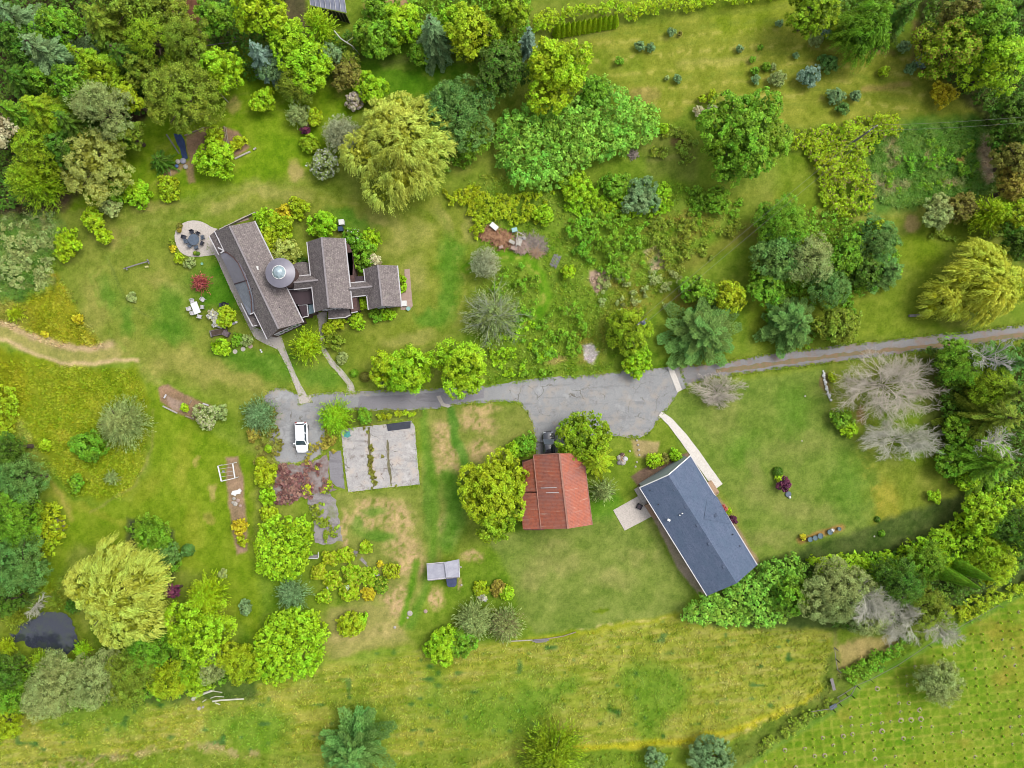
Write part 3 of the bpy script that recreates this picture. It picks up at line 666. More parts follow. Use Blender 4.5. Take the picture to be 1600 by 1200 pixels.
# ------------------------------------------------------------------ paved surfaces: sheets with slightly ragged edges
def ragged(P, step=6, amp=1.0, seed=0):
    rng = random.Random(seed); out = []
    for a, b in zip(P, P[1:] + P[:1]):
        L = math.hypot(b[0] - a[0], b[1] - a[1]); n = max(1, int(L / step))
        for i in range(n):
            t = i / n; j = amp if i else amp * .3
            out.append((a[0] + (b[0] - a[0]) * t + rng.uniform(-j, j), a[1] + (b[1] - a[1]) * t + rng.uniform(-j, j)))
    return out
def smooth_closed(P, it=2):
    for _ in range(it):
        Q = []
        for a, b in zip(P, P[1:] + P[:1]):
            Q += [(a[0] * .75 + b[0] * .25, a[1] * .75 + b[1] * .25), (a[0] * .25 + b[0] * .75, a[1] * .25 + b[1] * .75)]
        P = Q
    return P
def sheet(name, P, z, m, amp=.8, thick=.25, step=6, seed=0, side=None):
    P = ragged(P, step, amp, seed) if amp else P
    b = MB(); b.prism([tuple(W(x, y)[:2]) for x, y in P], z - thick, z, 0)
    o = b.build(name, m); tag(o, kind='structure'); return o

DRIVE = [(410, 625), (418, 612), (432, 606), (450, 609), (466, 616), (482, 617), (505, 614), (540, 612), (600, 610), (680, 607), (757, 603), (850, 590), (940, 583), (1040, 574), (1062, 572), (1072, 606), (1060, 612), (1042, 640), (1028, 658), (1012, 678), (1000, 684), (975, 683), (940, 678), (905, 690), (880, 720), (845, 730), (838, 712), (837, 690), (833, 665), (825, 645), (812, 630), (790, 627), (712, 632), (682, 639), (640, 641), (575, 641), (535, 640), (505, 646), (507, 687), (502, 710), (482, 722), (435, 726), (427, 715), (420, 690), (428, 650), (430, 637), (412, 632)]
ROAD = [(1045, 573), (1130, 566), (1200, 553), (1300, 541), (1400, 530), (1480, 521), (1600, 508), (1760, 490), (1760, 512), (1600, 530), (1450, 548), (1370, 558), (1300, 566), (1200, 579), (1110, 590), (1066, 606)]
SLAB = [(532.7, 671), (574, 666), (643, 657.5), (648, 666), (656, 756.5), (600, 762), (545, 769), (539, 728)]
POND = [(8, 992), (38, 968), (70, 954), (104, 958), (116, 978), (128, 1008), (118, 1022), (98, 1028), (60, 1022), (30, 1014)]
PATIO = [(272, 372), (276, 356), (290, 346), (306, 344), (320, 348), (332, 356), (342, 358), (350, 378), (338, 398), (322, 400), (306, 402), (290, 400), (278, 390)]
PATH1 = [(320, 380), (352, 352), (362, 400), (392, 470), (400, 512), (440, 526), (446, 545), (462, 585), (485, 628), (468, 631), (464, 612), (450, 576), (434, 546), (412, 536), (398, 528), (386, 505), (360, 452), (338, 402)]
PATH2 = [(494, 488), (511, 488), (511, 504), (508, 520), (506, 540), (520, 562), (540, 584), (552, 600), (556, 614), (540, 616), (543, 602), (530, 586), (514, 568), (503, 548), (499, 520), (497, 500)]
WALK = [(1029, 649), (1034, 643), (1050, 654), (1072, 678), (1092, 704), (1110, 730), (1129, 756), (1116, 765), (1100, 742), (1082, 716), (1062, 688), (1044, 664)]
PAD2 = [(958, 797), (1001, 773), (1014, 790), (1020, 806), (976, 829)]
LEVEL = [DRIVE, ROAD, SLAB, PATIO, PATH1, PATH2, WALK, PAD2, [(425, 720), (530, 720), (540, 860), (480, 860), (425, 790)], [(320, 340), (660, 340), (660, 540), (320, 540)], [(810, 700), (930, 700), (930, 830), (810, 830)], [(1000, 710), (1190, 710), (1190, 935), (1000, 935)], [(660, 870), (725, 870), (725, 920), (660, 920)], [(620, 415), (645, 415), (645, 490), (620, 490)]]
grounds()
sheet('driveway', DRIVE, 0.006, M['asphalt'], 1.0, seed=1)
sheet('gravel_road', ROAD, 0.002, M['gravel'], 1.2, seed=2)
sheet('road_verge', [(1118, 577), (1200, 566), (1300, 553), (1400, 543), (1480, 535), (1600, 520), (1740, 504), (1740, 509), (1600, 526), (1480, 541), (1400, 549), (1300, 559), (1200, 573), (1120, 583)], 0.008, M['verge'], 1.6, seed=3)
sheet('dark_driveway', [(560, 620), (640, 616), (720, 610), (757, 606), (756, 622), (712, 630), (682, 637), (640, 639), (560, 638)], 0.010, M['asphalt_dark'], .8, seed=4)
sheet('footpath', PATH1, 0.05, M['concrete'], .3, seed=5)
sheet('garden_path', PATH2, 0.04, M['concrete'], .4, seed=6)
sheet('patio', smooth_closed(PATIO, 1), 0.06, M['patio'], .2, seed=7)
sheet('curved_walk', WALK, 0.06, M['bright_concrete'], .15, seed=8)
sheet('house_pad', PAD2, 0.06, M['patio'], .15, seed=9)
sheet('driveway_apron', [(474, 618), (486, 617), (487, 628), (470, 632)], 0.014, M['concrete'], .3, seed=10)
sheet('concrete_strip', [(1043, 573), (1051, 572), (1066, 609), (1058, 613)], 0.03, M['bright_concrete'], .3, seed=11)
sheet('concrete_strip', [(682, 619), (688, 618), (694, 630), (710, 634), (700, 637), (690, 634)], 0.016, M['concrete'], .4, seed=12)
sheet('concrete_slab', SLAB, 0.12, M['slab'], .5, seed=13)
sheet('slab_joint', [(575, 667), (578.5, 667), (579, 700), (582, 728), (584.5, 761), (583, 761), (578, 728), (575, 700)], 0.126, M['joint'], 1.3, seed=14)
sheet('slab_joint', [(604, 688), (606, 687), (609, 720), (613, 760), (611, 760), (606, 730)], 0.126, M['joint'], 1.2, seed=15)
sheet('asphalt_patch', [(514, 705), (533, 704), (539, 764), (526, 760), (516, 752)], 0.03, M['asphalt_dark'], .7, seed=16)
sheet('sedum_patch', [(434, 728), (480, 724), (505, 712), (512, 705), (515, 755), (527, 765), (505, 772), (478, 775), (440, 790), (428, 786), (427, 760)], 0.02, M['sedum'], 2.6, seed=17, step=4)
sheet('broken_slab', [(478, 776), (512, 768), (526, 782), (530, 812), (536, 846), (510, 850), (492, 848), (491, 812), (484, 795)], 0.05, M['broken'], 2.0, seed=18, step=4)
sheet('paved_terrace', [(632, 421), (640, 420), (645, 478), (640, 484), (626, 484), (626, 458), (634, 457)], 0.05, M['tile'], .3, seed=19)
b = MB(); b.prism([tuple(W(x, y)[:2]) for x, y in ragged([(-60, 930), (300, 800), (300, 1060), (-60, 1060)], 40, 0)], -.6, -.42); o = b.build('pond_water', M['water']); tag(o, kind='structure')
# ------------------------------------------------------------------ vegetation
def unit(a): return a / (np.linalg.norm(a, axis=-1, keepdims=True) + 1e-9)
def rdir(R, n): return unit(R.normal(size=(n, 3)))
def leaf_mesh(name, L, m):
    """L = list of (C, D, S, la, lb, r, g): centre, length axis, side axis (unit), half length, half width, leaf random, clump random"""
    C = np.concatenate([l[0] for l in L]); D = np.concatenate([l[1] for l in L]); S = np.concatenate([l[2] for l in L])
    la = np.concatenate([l[3] for l in L])[:, None]; lb = np.concatenate([l[4] for l in L])[:, None]
    r = np.concatenate([l[5] for l in L]); g = np.concatenate([l[6] for l in L])
    n = len(C); V = np.empty((n, 4, 3)); V[:, 0] = C - D * la; V[:, 1] = C + S * lb - D * la * .1; V[:, 2] = C + D * la; V[:, 3] = C - S * lb - D * la * .1
    R = np.random.RandomState(n % 9973)
    col = np.repeat(np.stack([r, g, R.rand(n)], 1), 4, axis=0)
    V = V.reshape(-1, 3); V[:, 2] = np.maximum(V[:, 2], 0.02)
    return raw_mesh(name, V, np.arange(n * 4).reshape(n, 4), m, ('lf', col))
def orient(R, Nn, D=None):
    """axes of a leaf whose normal is Nn"""
    n = len(Nn)
    if D is None: D = rdir(R, n)
    D = unit(D - Nn * (D * Nn).sum(1, keepdims=True)); S = np.cross(Nn, D)
    return D, S
def clump_leaves(R, Cc, Dc, cr, k, ll, lw, up=.55, rnd=.75):
    """k leaves round each clump centre; Dc = outward direction of each clump"""
    n = len(Cc); idx = np.repeat(np.arange(n), k); d = unit(rdir(R, n * k) + Dc[idx] * .9 + np.array([0, 0, .35]))
    pos = Cc[idx] + d * (cr[idx] * R.uniform(.45, 1.05, n * k))[:, None] * np.array([1, 1, .8])
    Nn = unit(d * .7 + rdir(R, n * k) * rnd + np.array([0, 0, up]))
    D, S = orient(R, Nn)
    q = R.uniform(.55, 1.5, n * k); g = R.rand(n)[idx]
    return (pos, D, S, ll * q, lw * q, R.rand(n * k), g)
def lobed_clumps(R, r, h, cb, cr, nl=None, flat=1.0, ry=1.0, cover=1.15):
    """clump centres on the outside of a crown made of several overlapping lobes"""
    rz = (h - cb) / 2; zc = cb + rz
    nl = nl or max(5, int(6 + 1.3 * r))
    cen = [np.array([0, 0, zc + rz * .30])]; rad = [r * .52]
    for i in range(nl):
        t = 2 * math.pi * (i + R.uniform(-.3, .3)) / nl; q = R.uniform(.40, .84) * r
        cen.append(np.array([math.cos(t) * q, math.sin(t) * q * ry, zc + R.uniform(-.45, .28) * rz])); rad.append(r * R.uniform(.20, .44))
    for i in range(nl // 2):
        t = R.uniform(0, 6.28); q = R.uniform(.1, .45) * r
        cen.append(np.array([math.cos(t) * q, math.sin(t) * q * ry, zc + R.uniform(.25, .62) * rz])); rad.append(r * R.uniform(.22, .36))
    P = []; Dd = []
    sq = min(1.0, rz / r) * flat
    for c, q in zip(cen, rad):
        n = int(cover * 4 * math.pi * q * q / (cr * cr * 2.2)) + 3
        d = rdir(R, n); d = d[d[:, 2] > -.45]
        p = c + d * q * np.array([1, 1, max(.55, sq)]) * R.uniform(.86, 1.04, len(d))[:, None]
        keep = np.ones(len(p), bool)
        for c2, q2 in zip(cen, rad):
            if c2 is c: continue
            e = (p - c2) / np.array([1, 1, max(.55, sq)]); keep &= (np.linalg.norm(e, axis=1) > q2 * .86)
        P.append(p[keep]); Dd.append(d[keep])
    P = np.concatenate(P); Dd = np.concatenate(Dd); P[:, 2] = np.maximum(P[:, 2], .15)
    return P, Dd, cen, rad
def filler(R, cen, rad, n, ll, lw, sq=.7):
    idx = R.randint(0, len(cen), n); cc = np.array(cen)[idx]; rr = np.array(rad)[idx]
    pos = cc + rdir(R, n) * (rr * R.uniform(.3, .8, n))[:, None] * np.array([1, 1, sq]); Nn = unit(rdir(R, n) + np.array([0, 0, 1.2])); D, S = orient(R, Nn)
    return (pos, D, S, np.full(n, ll), np.full(n, lw), R.rand(n) * .3, R.rand(n) * .3)  # inner leaves keep to the dark colours: crown-interior shade painted into them

def k_broad(R, r, h, leaf=1.0, cb=.22, dens=1.0, ry=1.0):
    cr = max(.26, min(.62, .13 * r + .12)) * (.9 + .2 * leaf); P, Dd, cen, rad = lobed_clumps(R, r, h, h * cb, cr, ry=ry)
    n = len(P); c = np.full(n, cr) * R.uniform(.7, 1.25, n)
    ll = .138 * leaf; k = int(max(11, 21 * dens * (cr / .5) ** 1.2 / leaf))
    A = 3.1 * r * r
    return [clump_leaves(R, P, Dd, c, k, ll, ll * .62), filler(R, cen, rad, int(A * 16), .26, .2)]
def k_dense(R, r, h, leaf=1.0, cb=.1, ry=1.0):
    return k_broad(R, r, h, leaf, cb, 1.3, ry)
def k_fine(R, r, h, leaf=.6, cb=.2):
    """small-leaved, wispy crown with stray shoots"""
    L = k_broad(R, r, h, leaf, cb, .9)
    return L + strands(R, r * .9, h, h * .35, int(14 * r * r), .55, .10, .025, droop=.15, k=9)
def strands(R, r, h, z0, n, length, ll, lw, droop=1.0, k=12, up=.3, spread=.9):
    """leafy shoots that start on the crown surface, run outward and bend down"""
    t = R.uniform(0, 2 * math.pi, n); q = np.sqrt(R.uniform(0, 1, n)) * r * .92
    z = z0 + (h - z0) * np.sqrt(np.clip(1 - (q / r) ** 2, 0, 1)) * R.uniform(.82, 1, n)
    P0 = np.stack([np.cos(t) * q, np.sin(t) * q, z], 1); out = np.stack([np.cos(t), np.sin(t), np.zeros(n)], 1)
    d0 = unit(out * (.35 + q / r)[:, None] * spread + rdir(R, n) * .55 + np.array([0, 0, up]))
    Ls = length * R.uniform(.6, 1.4, n); g = R.rand(n)
    s = np.tile(np.linspace(.05, 1, k), n); idx = np.repeat(np.arange(n), k)
    x = s * Ls[idx]; pos = P0[idx] + d0[idx] * x[:, None] - np.array([0, 0, 1]) * (droop * (x ** 2) / np.maximum(Ls[idx], .3) * .6)[:, None]
    dr = unit(d0[idx] - np.array([0, 0, 1]) * (droop * 1.2 * s)[:, None] + rdir(R, n * k) * .28)
    pos = pos + rdir(R, n * k) * .05; Nn = unit(np.cross(dr, rdir(R, n * k)) + np.array([0, 0, .5])); D, S = orient(R, Nn, dr)
    w = R.uniform(.8, 1.25, n * k)
    return [(pos, D, S, ll * w, lw * w, R.rand(n * k) * .6 + g[idx] * .4, g[idx])]
def k_willow(R, r, h, leaf=1.0):
    cr = .7; P, Dd, cen, rad = lobed_clumps(R, r, h, h * .15, cr, nl=int(7 + r), cover=1.0)
    n = len(P); k1 = 13; k2 = 7; idx = np.repeat(np.arange(n), k1); m = n * k1
    out = P.copy(); out[:, 2] = 0; out = unit(out)
    qr = np.linalg.norm(P[idx][:, :2], axis=1)[:, None] / r; sw = unit(rdir(R, n) * np.array([1, 1, .2]))[idx]
    d0 = unit(Dd[idx] * .5 + out[idx] * qr * .9 + sw * .7 + rdir(R, m) * .6 + np.array([0, 0, .15]))
    P0 = P[idx] + rdir(R, m) * .22; Ls = R.uniform(.7, 1.5, m); g = (R.rand(n)[idx] * .6 + R.rand(m) * .4)
    s = np.tile(np.linspace(.1, 1, k2), m); j = np.repeat(np.arange(m), k2); x = s * Ls[j]
    pos = P0[j] + d0[j] * x[:, None] - np.array([0, 0, 1]) * (x ** 2 * .85)[:, None]
    dr = unit(d0[j] - np.array([0, 0, 1]) * (x * 1.2)[:, None] + rdir(R, m * k2) * .25)
    Nn = unit(np.cross(dr, rdir(R, m * k2)) + np.array([0, 0, .35])); D, S = orient(R, Nn, dr); w = R.uniform(.8, 1.2, m * k2)
    return [(pos, D, S, .15 * leaf * w, .05 * leaf * w, R.rand(m * k2) * .7 + g[j] * .3, g[j]), filler(R, cen, rad, int(r * r * 55), .3, .2)]
def k_conifer(R, r, h, wid=1.0, layers=None, droop=.25, base=.08, ll=.17, lw=.062, power=.85, dens=1.0, asc=0.0):
    """whorls of boughs round one leader: the star seen from above"""
    nw = layers or int(h / .55); out = []
    for i in range(nw):
        z = h * (base + (1 - base) * (i + R.uniform(0, .6)) / nw); f = max(0.0, 1 - z / h); L = r * (f ** power) * R.uniform(.82, 1.1) + .12
        nb = int(R.randint(6, 10) if L > r * .35 else 5)
        a0 = R.uniform(0, 6.28)
        for b in range(nb):
            a = a0 + 2 * math.pi * b / nb + R.uniform(-.22, .22); Lb = L * R.uniform(.66, 1.18); zb = R.normal(0, .16)
            n = int(max(8, 30 * Lb * dens * (1 + .25 * Lb) * wid)); s = R.uniform(.06, 1, n) ** .8; side = R.uniform(-1, 1, n) * Lb * .22 * wid * (1 - s * .72) * np.minimum(1, s * 3)
            dx, dy = math.cos(a), math.sin(a)
            x = s * Lb; zz = z + zb - droop * x * x / max(Lb, .4) + asc * x + R.uniform(-.07, .07, n) - abs(side) * .18
            pos = np.stack([dx * x - dy * side, dy * x + dx * side, zz], 1)
            ang = a + side / (Lb * .22 * wid + 1e-6) * .9 + R.normal(0, .25, n); D0 = np.stack([np.cos(ang), np.sin(ang), np.full(n, -.15 - droop * .4 + asc)], 1)
            Nn = unit(np.array([0, 0, 1.0]) + rdir(R, n) * .55); D, S = orient(R, Nn, D0); q = R.uniform(.7, 1.2, n)
            g = R.rand()
            out.append((pos, D, S, ll * q, lw * q, R.rand(n) * .6 + s * .4, np.full(n, g)))
    return out
def k_spire(R, r, h):
    n = int(1500 * r * h / 2.0 + 300); z = h * R.uniform(0, 1, n) ** 1.1; q = r * (1 - (z / h) ** 1.6) * R.uniform(.75, 1.05, n) + .03; t = R.uniform(0, 6.28, n)
    pos = np.stack([np.cos(t) * q, np.sin(t) * q, z + .05], 1); o = np.stack([np.cos(t), np.sin(t), np.full(n, .3)], 1)
    D0 = np.stack([np.cos(t) * .25, np.sin(t) * .25, np.ones(n)], 1) + R.normal(0, .2, (n, 3)); D, S = orient(R, unit(o + rdir(R, n) * .4), D0)
    return [(pos, D, S, R.uniform(.08, .16, n), R.uniform(.04, .07, n), R.rand(n), R.rand(n))]
def k_spider(R, r, h, n=None, ll=.19, lw=.055):
    """open fountain of fine shoots from one base"""
    n = int(.62 * (n or int(30 + 20 * r * r))); t = R.uniform(0, 6.28, n) if r < .6 else (R.randint(0, 13, n) / 13 * 6.28 + R.normal(0, .17, n)); e = R.uniform(.15, 1.0, n); L = r * R.uniform(.6, 1.12, n); g = R.rand(n); k = int(max(8, L.max() / .2))
    s = np.tile(np.linspace(.12, 1, k), n); idx = np.repeat(np.arange(n), k); x = s * L[idx] * e[idx]
    top = h * (1 - .75 * e ** 2) * R.uniform(.85, 1.05, n)
    z = top[idx] * (1 - (1 - s) ** 2.0) * (1 - .12 * s * e[idx])
    pos = np.stack([np.cos(t[idx]) * x, np.sin(t[idx]) * x, z], 1) + R.normal(0, .05 + .02 * r, (n * k, 3)) * s[:, None]
    dr = unit(np.stack([np.cos(t[idx]) * e[idx], np.sin(t[idx]) * e[idx], (1 - s) * 1.4 + .05], 1) + rdir(R, n * k) * .35)
    Nn = unit(np.cross(dr, rdir(R, n * k)) + np.array([0, 0, .6])); D, S = orient(R, Nn, dr); w = R.uniform(.8, 1.3, n * k)
    return [(pos, D, S, ll * w, lw * w, R.rand(n * k), g[idx])]
def k_haze(R, r, h):
    return k_spider(R, r, h, int(50 * r * r), .13, .045) + [clump_leaves(R, *(lambda P: (P, unit(P)))(rdir(R, int(60 * r * r)) * np.array([r * .8, r * .8, h * .3]) * R.uniform(.5, 1, (int(60 * r * r), 1)) + np.array([0, 0, h * .6])), np.full(int(60 * r * r), .35), 7, .10, .04)]
def k_ball(R, r, h):
    n = int(1100 * r * r + 120); d = rdir(R, n); d[:, 2] = abs(d[:, 2]) * 1.0; q = .86 + .2 * vn(d[:, 0] * 3 + 9, d[:, 1] * 3 + d[:, 2] * 2 + 5, int(r * 10)); pos = d * np.array([r, r, h * .95]) * (R.uniform(.86, 1.06, n) * q)[:, None]
    D, S = orient(R, unit(d + rdir(R, n) * .5)); return [(pos, D, S, R.uniform(.06, .11, n), R.uniform(.04, .07, n), R.rand(n), R.rand(n))]
def k_bed(R, r, h, ry=1.0):
    """a low patch of mixed perennials"""
    n = int(26 * r * r * ry + 8); t = R.uniform(0, 6.28, n); q = np.sqrt(R.rand(n)) * r; P = np.stack([np.cos(t) * q, np.sin(t) * q * ry, R.uniform(.3, .9, n) * h], 1)
    return [clump_leaves(R, P, np.tile([0, 0, 1.0], (n, 1)), R.uniform(.18, .36, n), 16, .11, .06)]

def trunk_mesh(R, r, h, frac=.62, rad=None, limbs=6, lean=(0, 0)):
    b = MB(); rad = rad or (.05 + .028 * h); top = Vector((lean[0], lean[1], h * frac))
    pts = [Vector((0, 0, -.15)), Vector((R.uniform(-.08, .08), R.uniform(-.08, .08), h * .12)), top * .6 + Vector((R.uniform(-.15, .15), R.uniform(-.15, .15), 0)), top]
    b.tube(pts, [rad * 1.35, rad, rad * .75, rad * .4], 8)
    for i in range(limbs):
        t = 2 * math.pi * (i + R.uniform(-.3, .3)) / max(1, limbs); z = h * frac * R.uniform(.45, .95); o = Vector((math.cos(t), math.sin(t), 0)); q = r * R.uniform(.45, .75)
        s = Vector((0, 0, z)) + Vector((lean[0], lean[1], 0)) * (z / (h * frac)) * .8
        b.tube([s, s + o * q * .5 + Vector((0, 0, h * .12)), s + o * q + Vector((0, 0, h * .16))], [rad * .45, rad * .3, rad * .1], 5)
    return b
def bare_mesh(R, r, h, limbs=16, flatten=1.0, gen=4, droop=.1, dirn=None, th=1.0):
    """leafless crown: forking limbs down to fine twigs"""
    V = []; F = []
    def seg(a, b, ra, rb):
        d = unit((b - a)[None])[0]; u = np.cross(d, [0, 0, 1.0]); 
        if np.linalg.norm(u) < .1: u = np.array([1.0, 0, 0])
        u = u / np.linalg.norm(u); v = np.cross(d, u); k = len(V)
        for p, q in ((a, ra), (b, rb)):
            for j in range(3):
                t = 2.094 * j; V.append(p + (u * math.cos(t) + v * math.sin(t)) * q)
        for j in range(3): F.append((k + j, k + (j + 1) % 3, k + 3 + (j + 1) % 3, k + 3 + j))
    def grow(p, d, L, rad, g):
        n = 3; q = p
        for i in range(n):
            d = unit((d + R.normal(0, .16, 3) - np.array([0, 0, droop * .3]))[None])[0]; e = q + d * L / n; seg(q, e, rad * (1 - .25 * i / n), rad * (1 - .25 * (i + 1) / n)); q = e
            if g > 0:
                for _ in range(2 if i < 2 else 3):
                    dd = unit((d + R.normal(0, .55, 3))[None])[0]; dd[2] = abs(dd[2]) * .5 * flatten; grow(q, unit(dd[None])[0], L * R.uniform(.45, .68), max(rad * .5, .012 * th), g - 1)
    seg(np.array([0, 0, -.1]), np.array([0, 0, h * .3]), .16 * th, .13 * th)
    for i in range(limbs):
        t = 2 * math.pi * i / limbs + R.uniform(-.2, .2)
        if dirn is not None: t = dirn + R.normal(0, .75)
        e = R.uniform(.15, 1); d = np.array([math.cos(t) * (.35 + e), math.sin(t) * (.35 + e), 1.1 - e * .8]); grow(np.array([0, 0, h * R.uniform(.15, .35)]), unit(d[None])[0], r * R.uniform(.36, .55), .06 * th, gen - 1)
    V = np.array(V); ext = np.percentile(np.linalg.norm(V[:, :2], axis=1), 98.5); V[:, :2] *= r / ext; V[:, 2] *= h / max(.1, np.percentile(V[:, 2], 98)); V[:, 2] = np.maximum(V[:, 2], -.1)
    return V, np.array(F)

KINDS = {'broad': k_broad, 'dense': k_dense, 'fine': k_fine, 'willow': k_willow, 'conifer': k_conifer, 'spider': k_spider, 'haze': k_haze, 'ball': k_ball, 'spire': k_spire}
NAMES = {'broad': 'broadleaf_tree', 'dense': 'broadleaf_tree', 'fine': 'small_leaved_tree', 'willow': 'willow_tree', 'conifer': 'conifer_tree', 'spider': 'feathery_tree', 'haze': 'smoke_tree', 'ball': 'clipped_bush', 'spire': 'cypress_tree'}
_seed = [100]
def veg(kind, px, py, rp, h, pal, label, name=None, cat=None, group=None, fl=None, frac=.1, bark='bark', **kw):
    """px, py, rp: centre and radius of the crown as the frame shows it; stood up at its true place on the ground"""
    _seed[0] += 1; R = np.random.RandomState(_seed[0])
    hc = h * (.72 if kind in ('conifer', 'spire') else .62); c = W(px, py, hc); r = rp * (HCAM - h * .5) / FPX
    small = h < 3.2
    nm = name or (NAMES[kind].replace('_tree', '_shrub') if small and kind != 'ball' else NAMES[kind]); ct = cat or ('shrub' if small else 'tree')
    L = KINDS[kind](R, r, h, **kw)
    ext = np.percentile(np.linalg.norm(np.concatenate([l[0][:, :2] for l in L[:1]]), axis=1), 95)
    if ext > r * .96:
        for l in L: l[0][:, :2] *= r * .96 / ext
    m = foliage(pal, fl, frac) if fl else foliage(pal)
    if small or kind == 'ball':
        o = bpy.data.objects.new(nm, leaf_mesh(nm, L, m)); COL.objects.link(o); o.location = (c.x, c.y, 0); tag(o, label, ct, group); o.rotation_euler.z = R.uniform(0, 6.28) if kind in ('conifer',) else 0
        return o
    root = empty(nm, (c.x, c.y, 0), label, ct, group)
    cr = bpy.data.objects.new('crown', leaf_mesh('crown', L, m)); COL.objects.link(cr); cr.parent = root
    tb = trunk_mesh(R, r, h, .93 if kind in ('conifer', 'spire') else .6, limbs=0 if kind in ('conifer', 'spire') else 6)
    tr = tb.build('trunk', M[bark], loc=(0, 0, 0)); tr.parent = root
    return root
def bare(px, py, rp, h, label, m='pale_bark', name='bare_tree', cat='tree', under=None, ys=1.0, **kw):
    _seed[0] += 1; R = np.random.RandomState(_seed[0]); c = W(px, py, h * .6); r = rp * (HCAM - h * .6) / FPX
    V, F = bare_mesh(R, r, h, **kw); V[:, 1] *= ys; root = empty(name, (c.x, c.y, 0), label, cat)
    tw = bpy.data.objects.new('branches', raw_mesh('branches', V, F, M[m])); COL.objects.link(tw); tw.parent = root
    if under:
        cr = bpy.data.objects.new('foliage', leaf_mesh('foliage', k_spider(R, r * .95, h * .7, int(26 * r * r)), foliage(under))); COL.objects.link(cr); cr.parent = root
    return root
def thicket(P, h0, h1, pal, label, name='shrub_thicket', cat='thicket', leaf=1.0, sp=.62, kind=None, fl=None, frac=.05, k=14, holes=0.0, edge=7):
    """one continuous stand of shrubs that fills an outline on the ground"""
    _seed[0] += 1; R = np.random.RandomState(_seed[0]); P = np.asarray(P, float); cx, cy = P.mean(0); hm = (h0 + h1) / 2
    spx = sp * PXM; lo = P.min(0); hi = P.max(0); gx, gy = np.meshgrid(np.arange(lo[0] - 5, hi[0] + 5, spx), np.arange(lo[1] - 5, hi[1] + 5, spx))
    x = (gx + R.uniform(-.5, .5, gx.shape) * spx).ravel(); y = (gy + R.uniform(-.5, .5, gy.shape) * spx).ravel()
    d = sdf_poly(x + (fbm(x / 14, y / 14, 3) - .5) * 16, y + (fbm(x / 14, y / 14, 4) - .5) * 16, P); keep = (d < 0)
    if holes: keep &= fbm(x / 16, y / 16, 9) > holes
    x = x[keep]; y = y[keep]; d = d[keep]; e = np.clip(-d / edge, .25, 1) ** .6
    z = (h0 + (h1 - h0) * np.clip((fbm(x / 26, y / 26, 13, 3) - .3) * 2.4, 0, 1)) * e * R.uniform(.82, 1.1, len(x))
    f = (HCAM - z * .7) / FPX; X = (x - 800) * f; Y = (600 - y) * f
    C = np.stack([X, Y, z], 1); off = np.array([(cx - 800) / PXM, (600 - cy) / PXM, 0]); C -= off
    gx_ = np.tile([0, 0, 1.0], (len(C), 1)) + R.normal(0, .25, (len(C), 3))
    L = [clump_leaves(R, C, unit(gx_), np.full(len(C), sp * .85) * R.uniform(.75, 1.3, len(C)), k, .15 * leaf, .09 * leaf)]
    lowC = C.copy(); lowC[:, 2] *= .5; L.append(clump_leaves(R, lowC, unit(gx_), np.full(len(C), sp * 1.0), 5, .24, .17))
    o = bpy.data.objects.new(name, leaf_mesh(name, L, foliage(pal, fl, frac) if fl else foliage(pal))); COL.objects.link(o); o.location = tuple(off)
    return tag(o, label, cat) if kind is None else tag(o, kind=kind)
V_ = veg
# --- woods, upper left
def under(P, h0=.8, h1=2.4, pal='dark', holes=0.0): thicket(P, h0, h1, pal, '', name='undergrowth', kind='stuff', sp=.78, leaf=1.15, k=12, holes=holes)
under([(-60, -60), (235, -60), (240, 40), (235, 90), (225, 180), (150, 200), (90, 320), (-60, 330)])
under([(315, -60), (440, -60), (445, 80), (520, 60), (560, 50), (560, 110), (500, 130), (430, 120), (350, 130), (330, 60)])
under([(560, 30), (760, -60), (840, -60), (830, 40), (800, 120), (760, 130), (740, 60), (620, 60)], pal='green')
under([(1232, -60), (1440, -60), (1425, 30), (1380, 60), (1330, 70), (1270, 40)]); under([(1440, -60), (1660, -60), (1660, 420), (1580, 400), (1565, 200), (1490, 130), (1445, 110)], pal='dark')
under([(-60, 660), (15, 690), (60, 740), (62, 800), (60, 920), (20, 960), (-60, 960)]); under([(-60, 1030), (60, 1030), (250, 1010), (400, 1020), (400, 1060), (250, 1090), (60, 1110), (-60, 1130)], pal='green')
under([(1445, 545), (1660, 535), (1660, 760), (1520, 760), (1480, 700), (1470, 620)]); under([(1250, 900), (1500, 830), (1660, 760), (1660, 850), (1560, 910), (1480, 950), (1400, 985), (1310, 985)])
under([(200, 815), (262, 830), (285, 880), (262, 930), (230, 900)], 1, 2, 'green'); under([(1180, 330), (1250, 320), (1400, 370), (1410, 430), (1330, 470), (1190, 460)], .6, 1.6, 'green'); under([(655, 150), (740, 150), (750, 250), (700, 270), (660, 240)], .6, 1.6, 'green')
V_('conifer', 18, 22, 52, 12, 'teal', 'dark blue-green fir in the top left corner of the woods', wid=1.3, droop=.2)
V_('conifer', 62, 78, 72, 14, 'teal', 'tall grey-green fir with a star of boughs, second from the top left corner', wid=1.2, droop=.15)
V_('conifer', 150, 28, 56, 13, 'olive', 'yellow-tipped olive conifer at the top edge of the woods', wid=1.4)
V_('broad', 198, 12, 44, 12, 'olive', 'olive broadleaf crown cut by the top edge, between conifers')
V_('conifer', 128, 88, 46, 12, 'cedar', 'yellow-green cedar in the middle of the upper left woods', wid=1.6, droop=.4)
V_('conifer', 188, 84, 48, 12, 'dark', 'dark green conifer behind the brown gap in the woods', wid=1.4)
V_('fine', 240, 62, 38, 13, 'cedar', 'yellow-green fine-leaved tree beside the brown bank at the top')
V_('fine', 290, 66, 42, 11, 'olive', 'hazy grey-olive tree just right of the yellow-green one at the top')
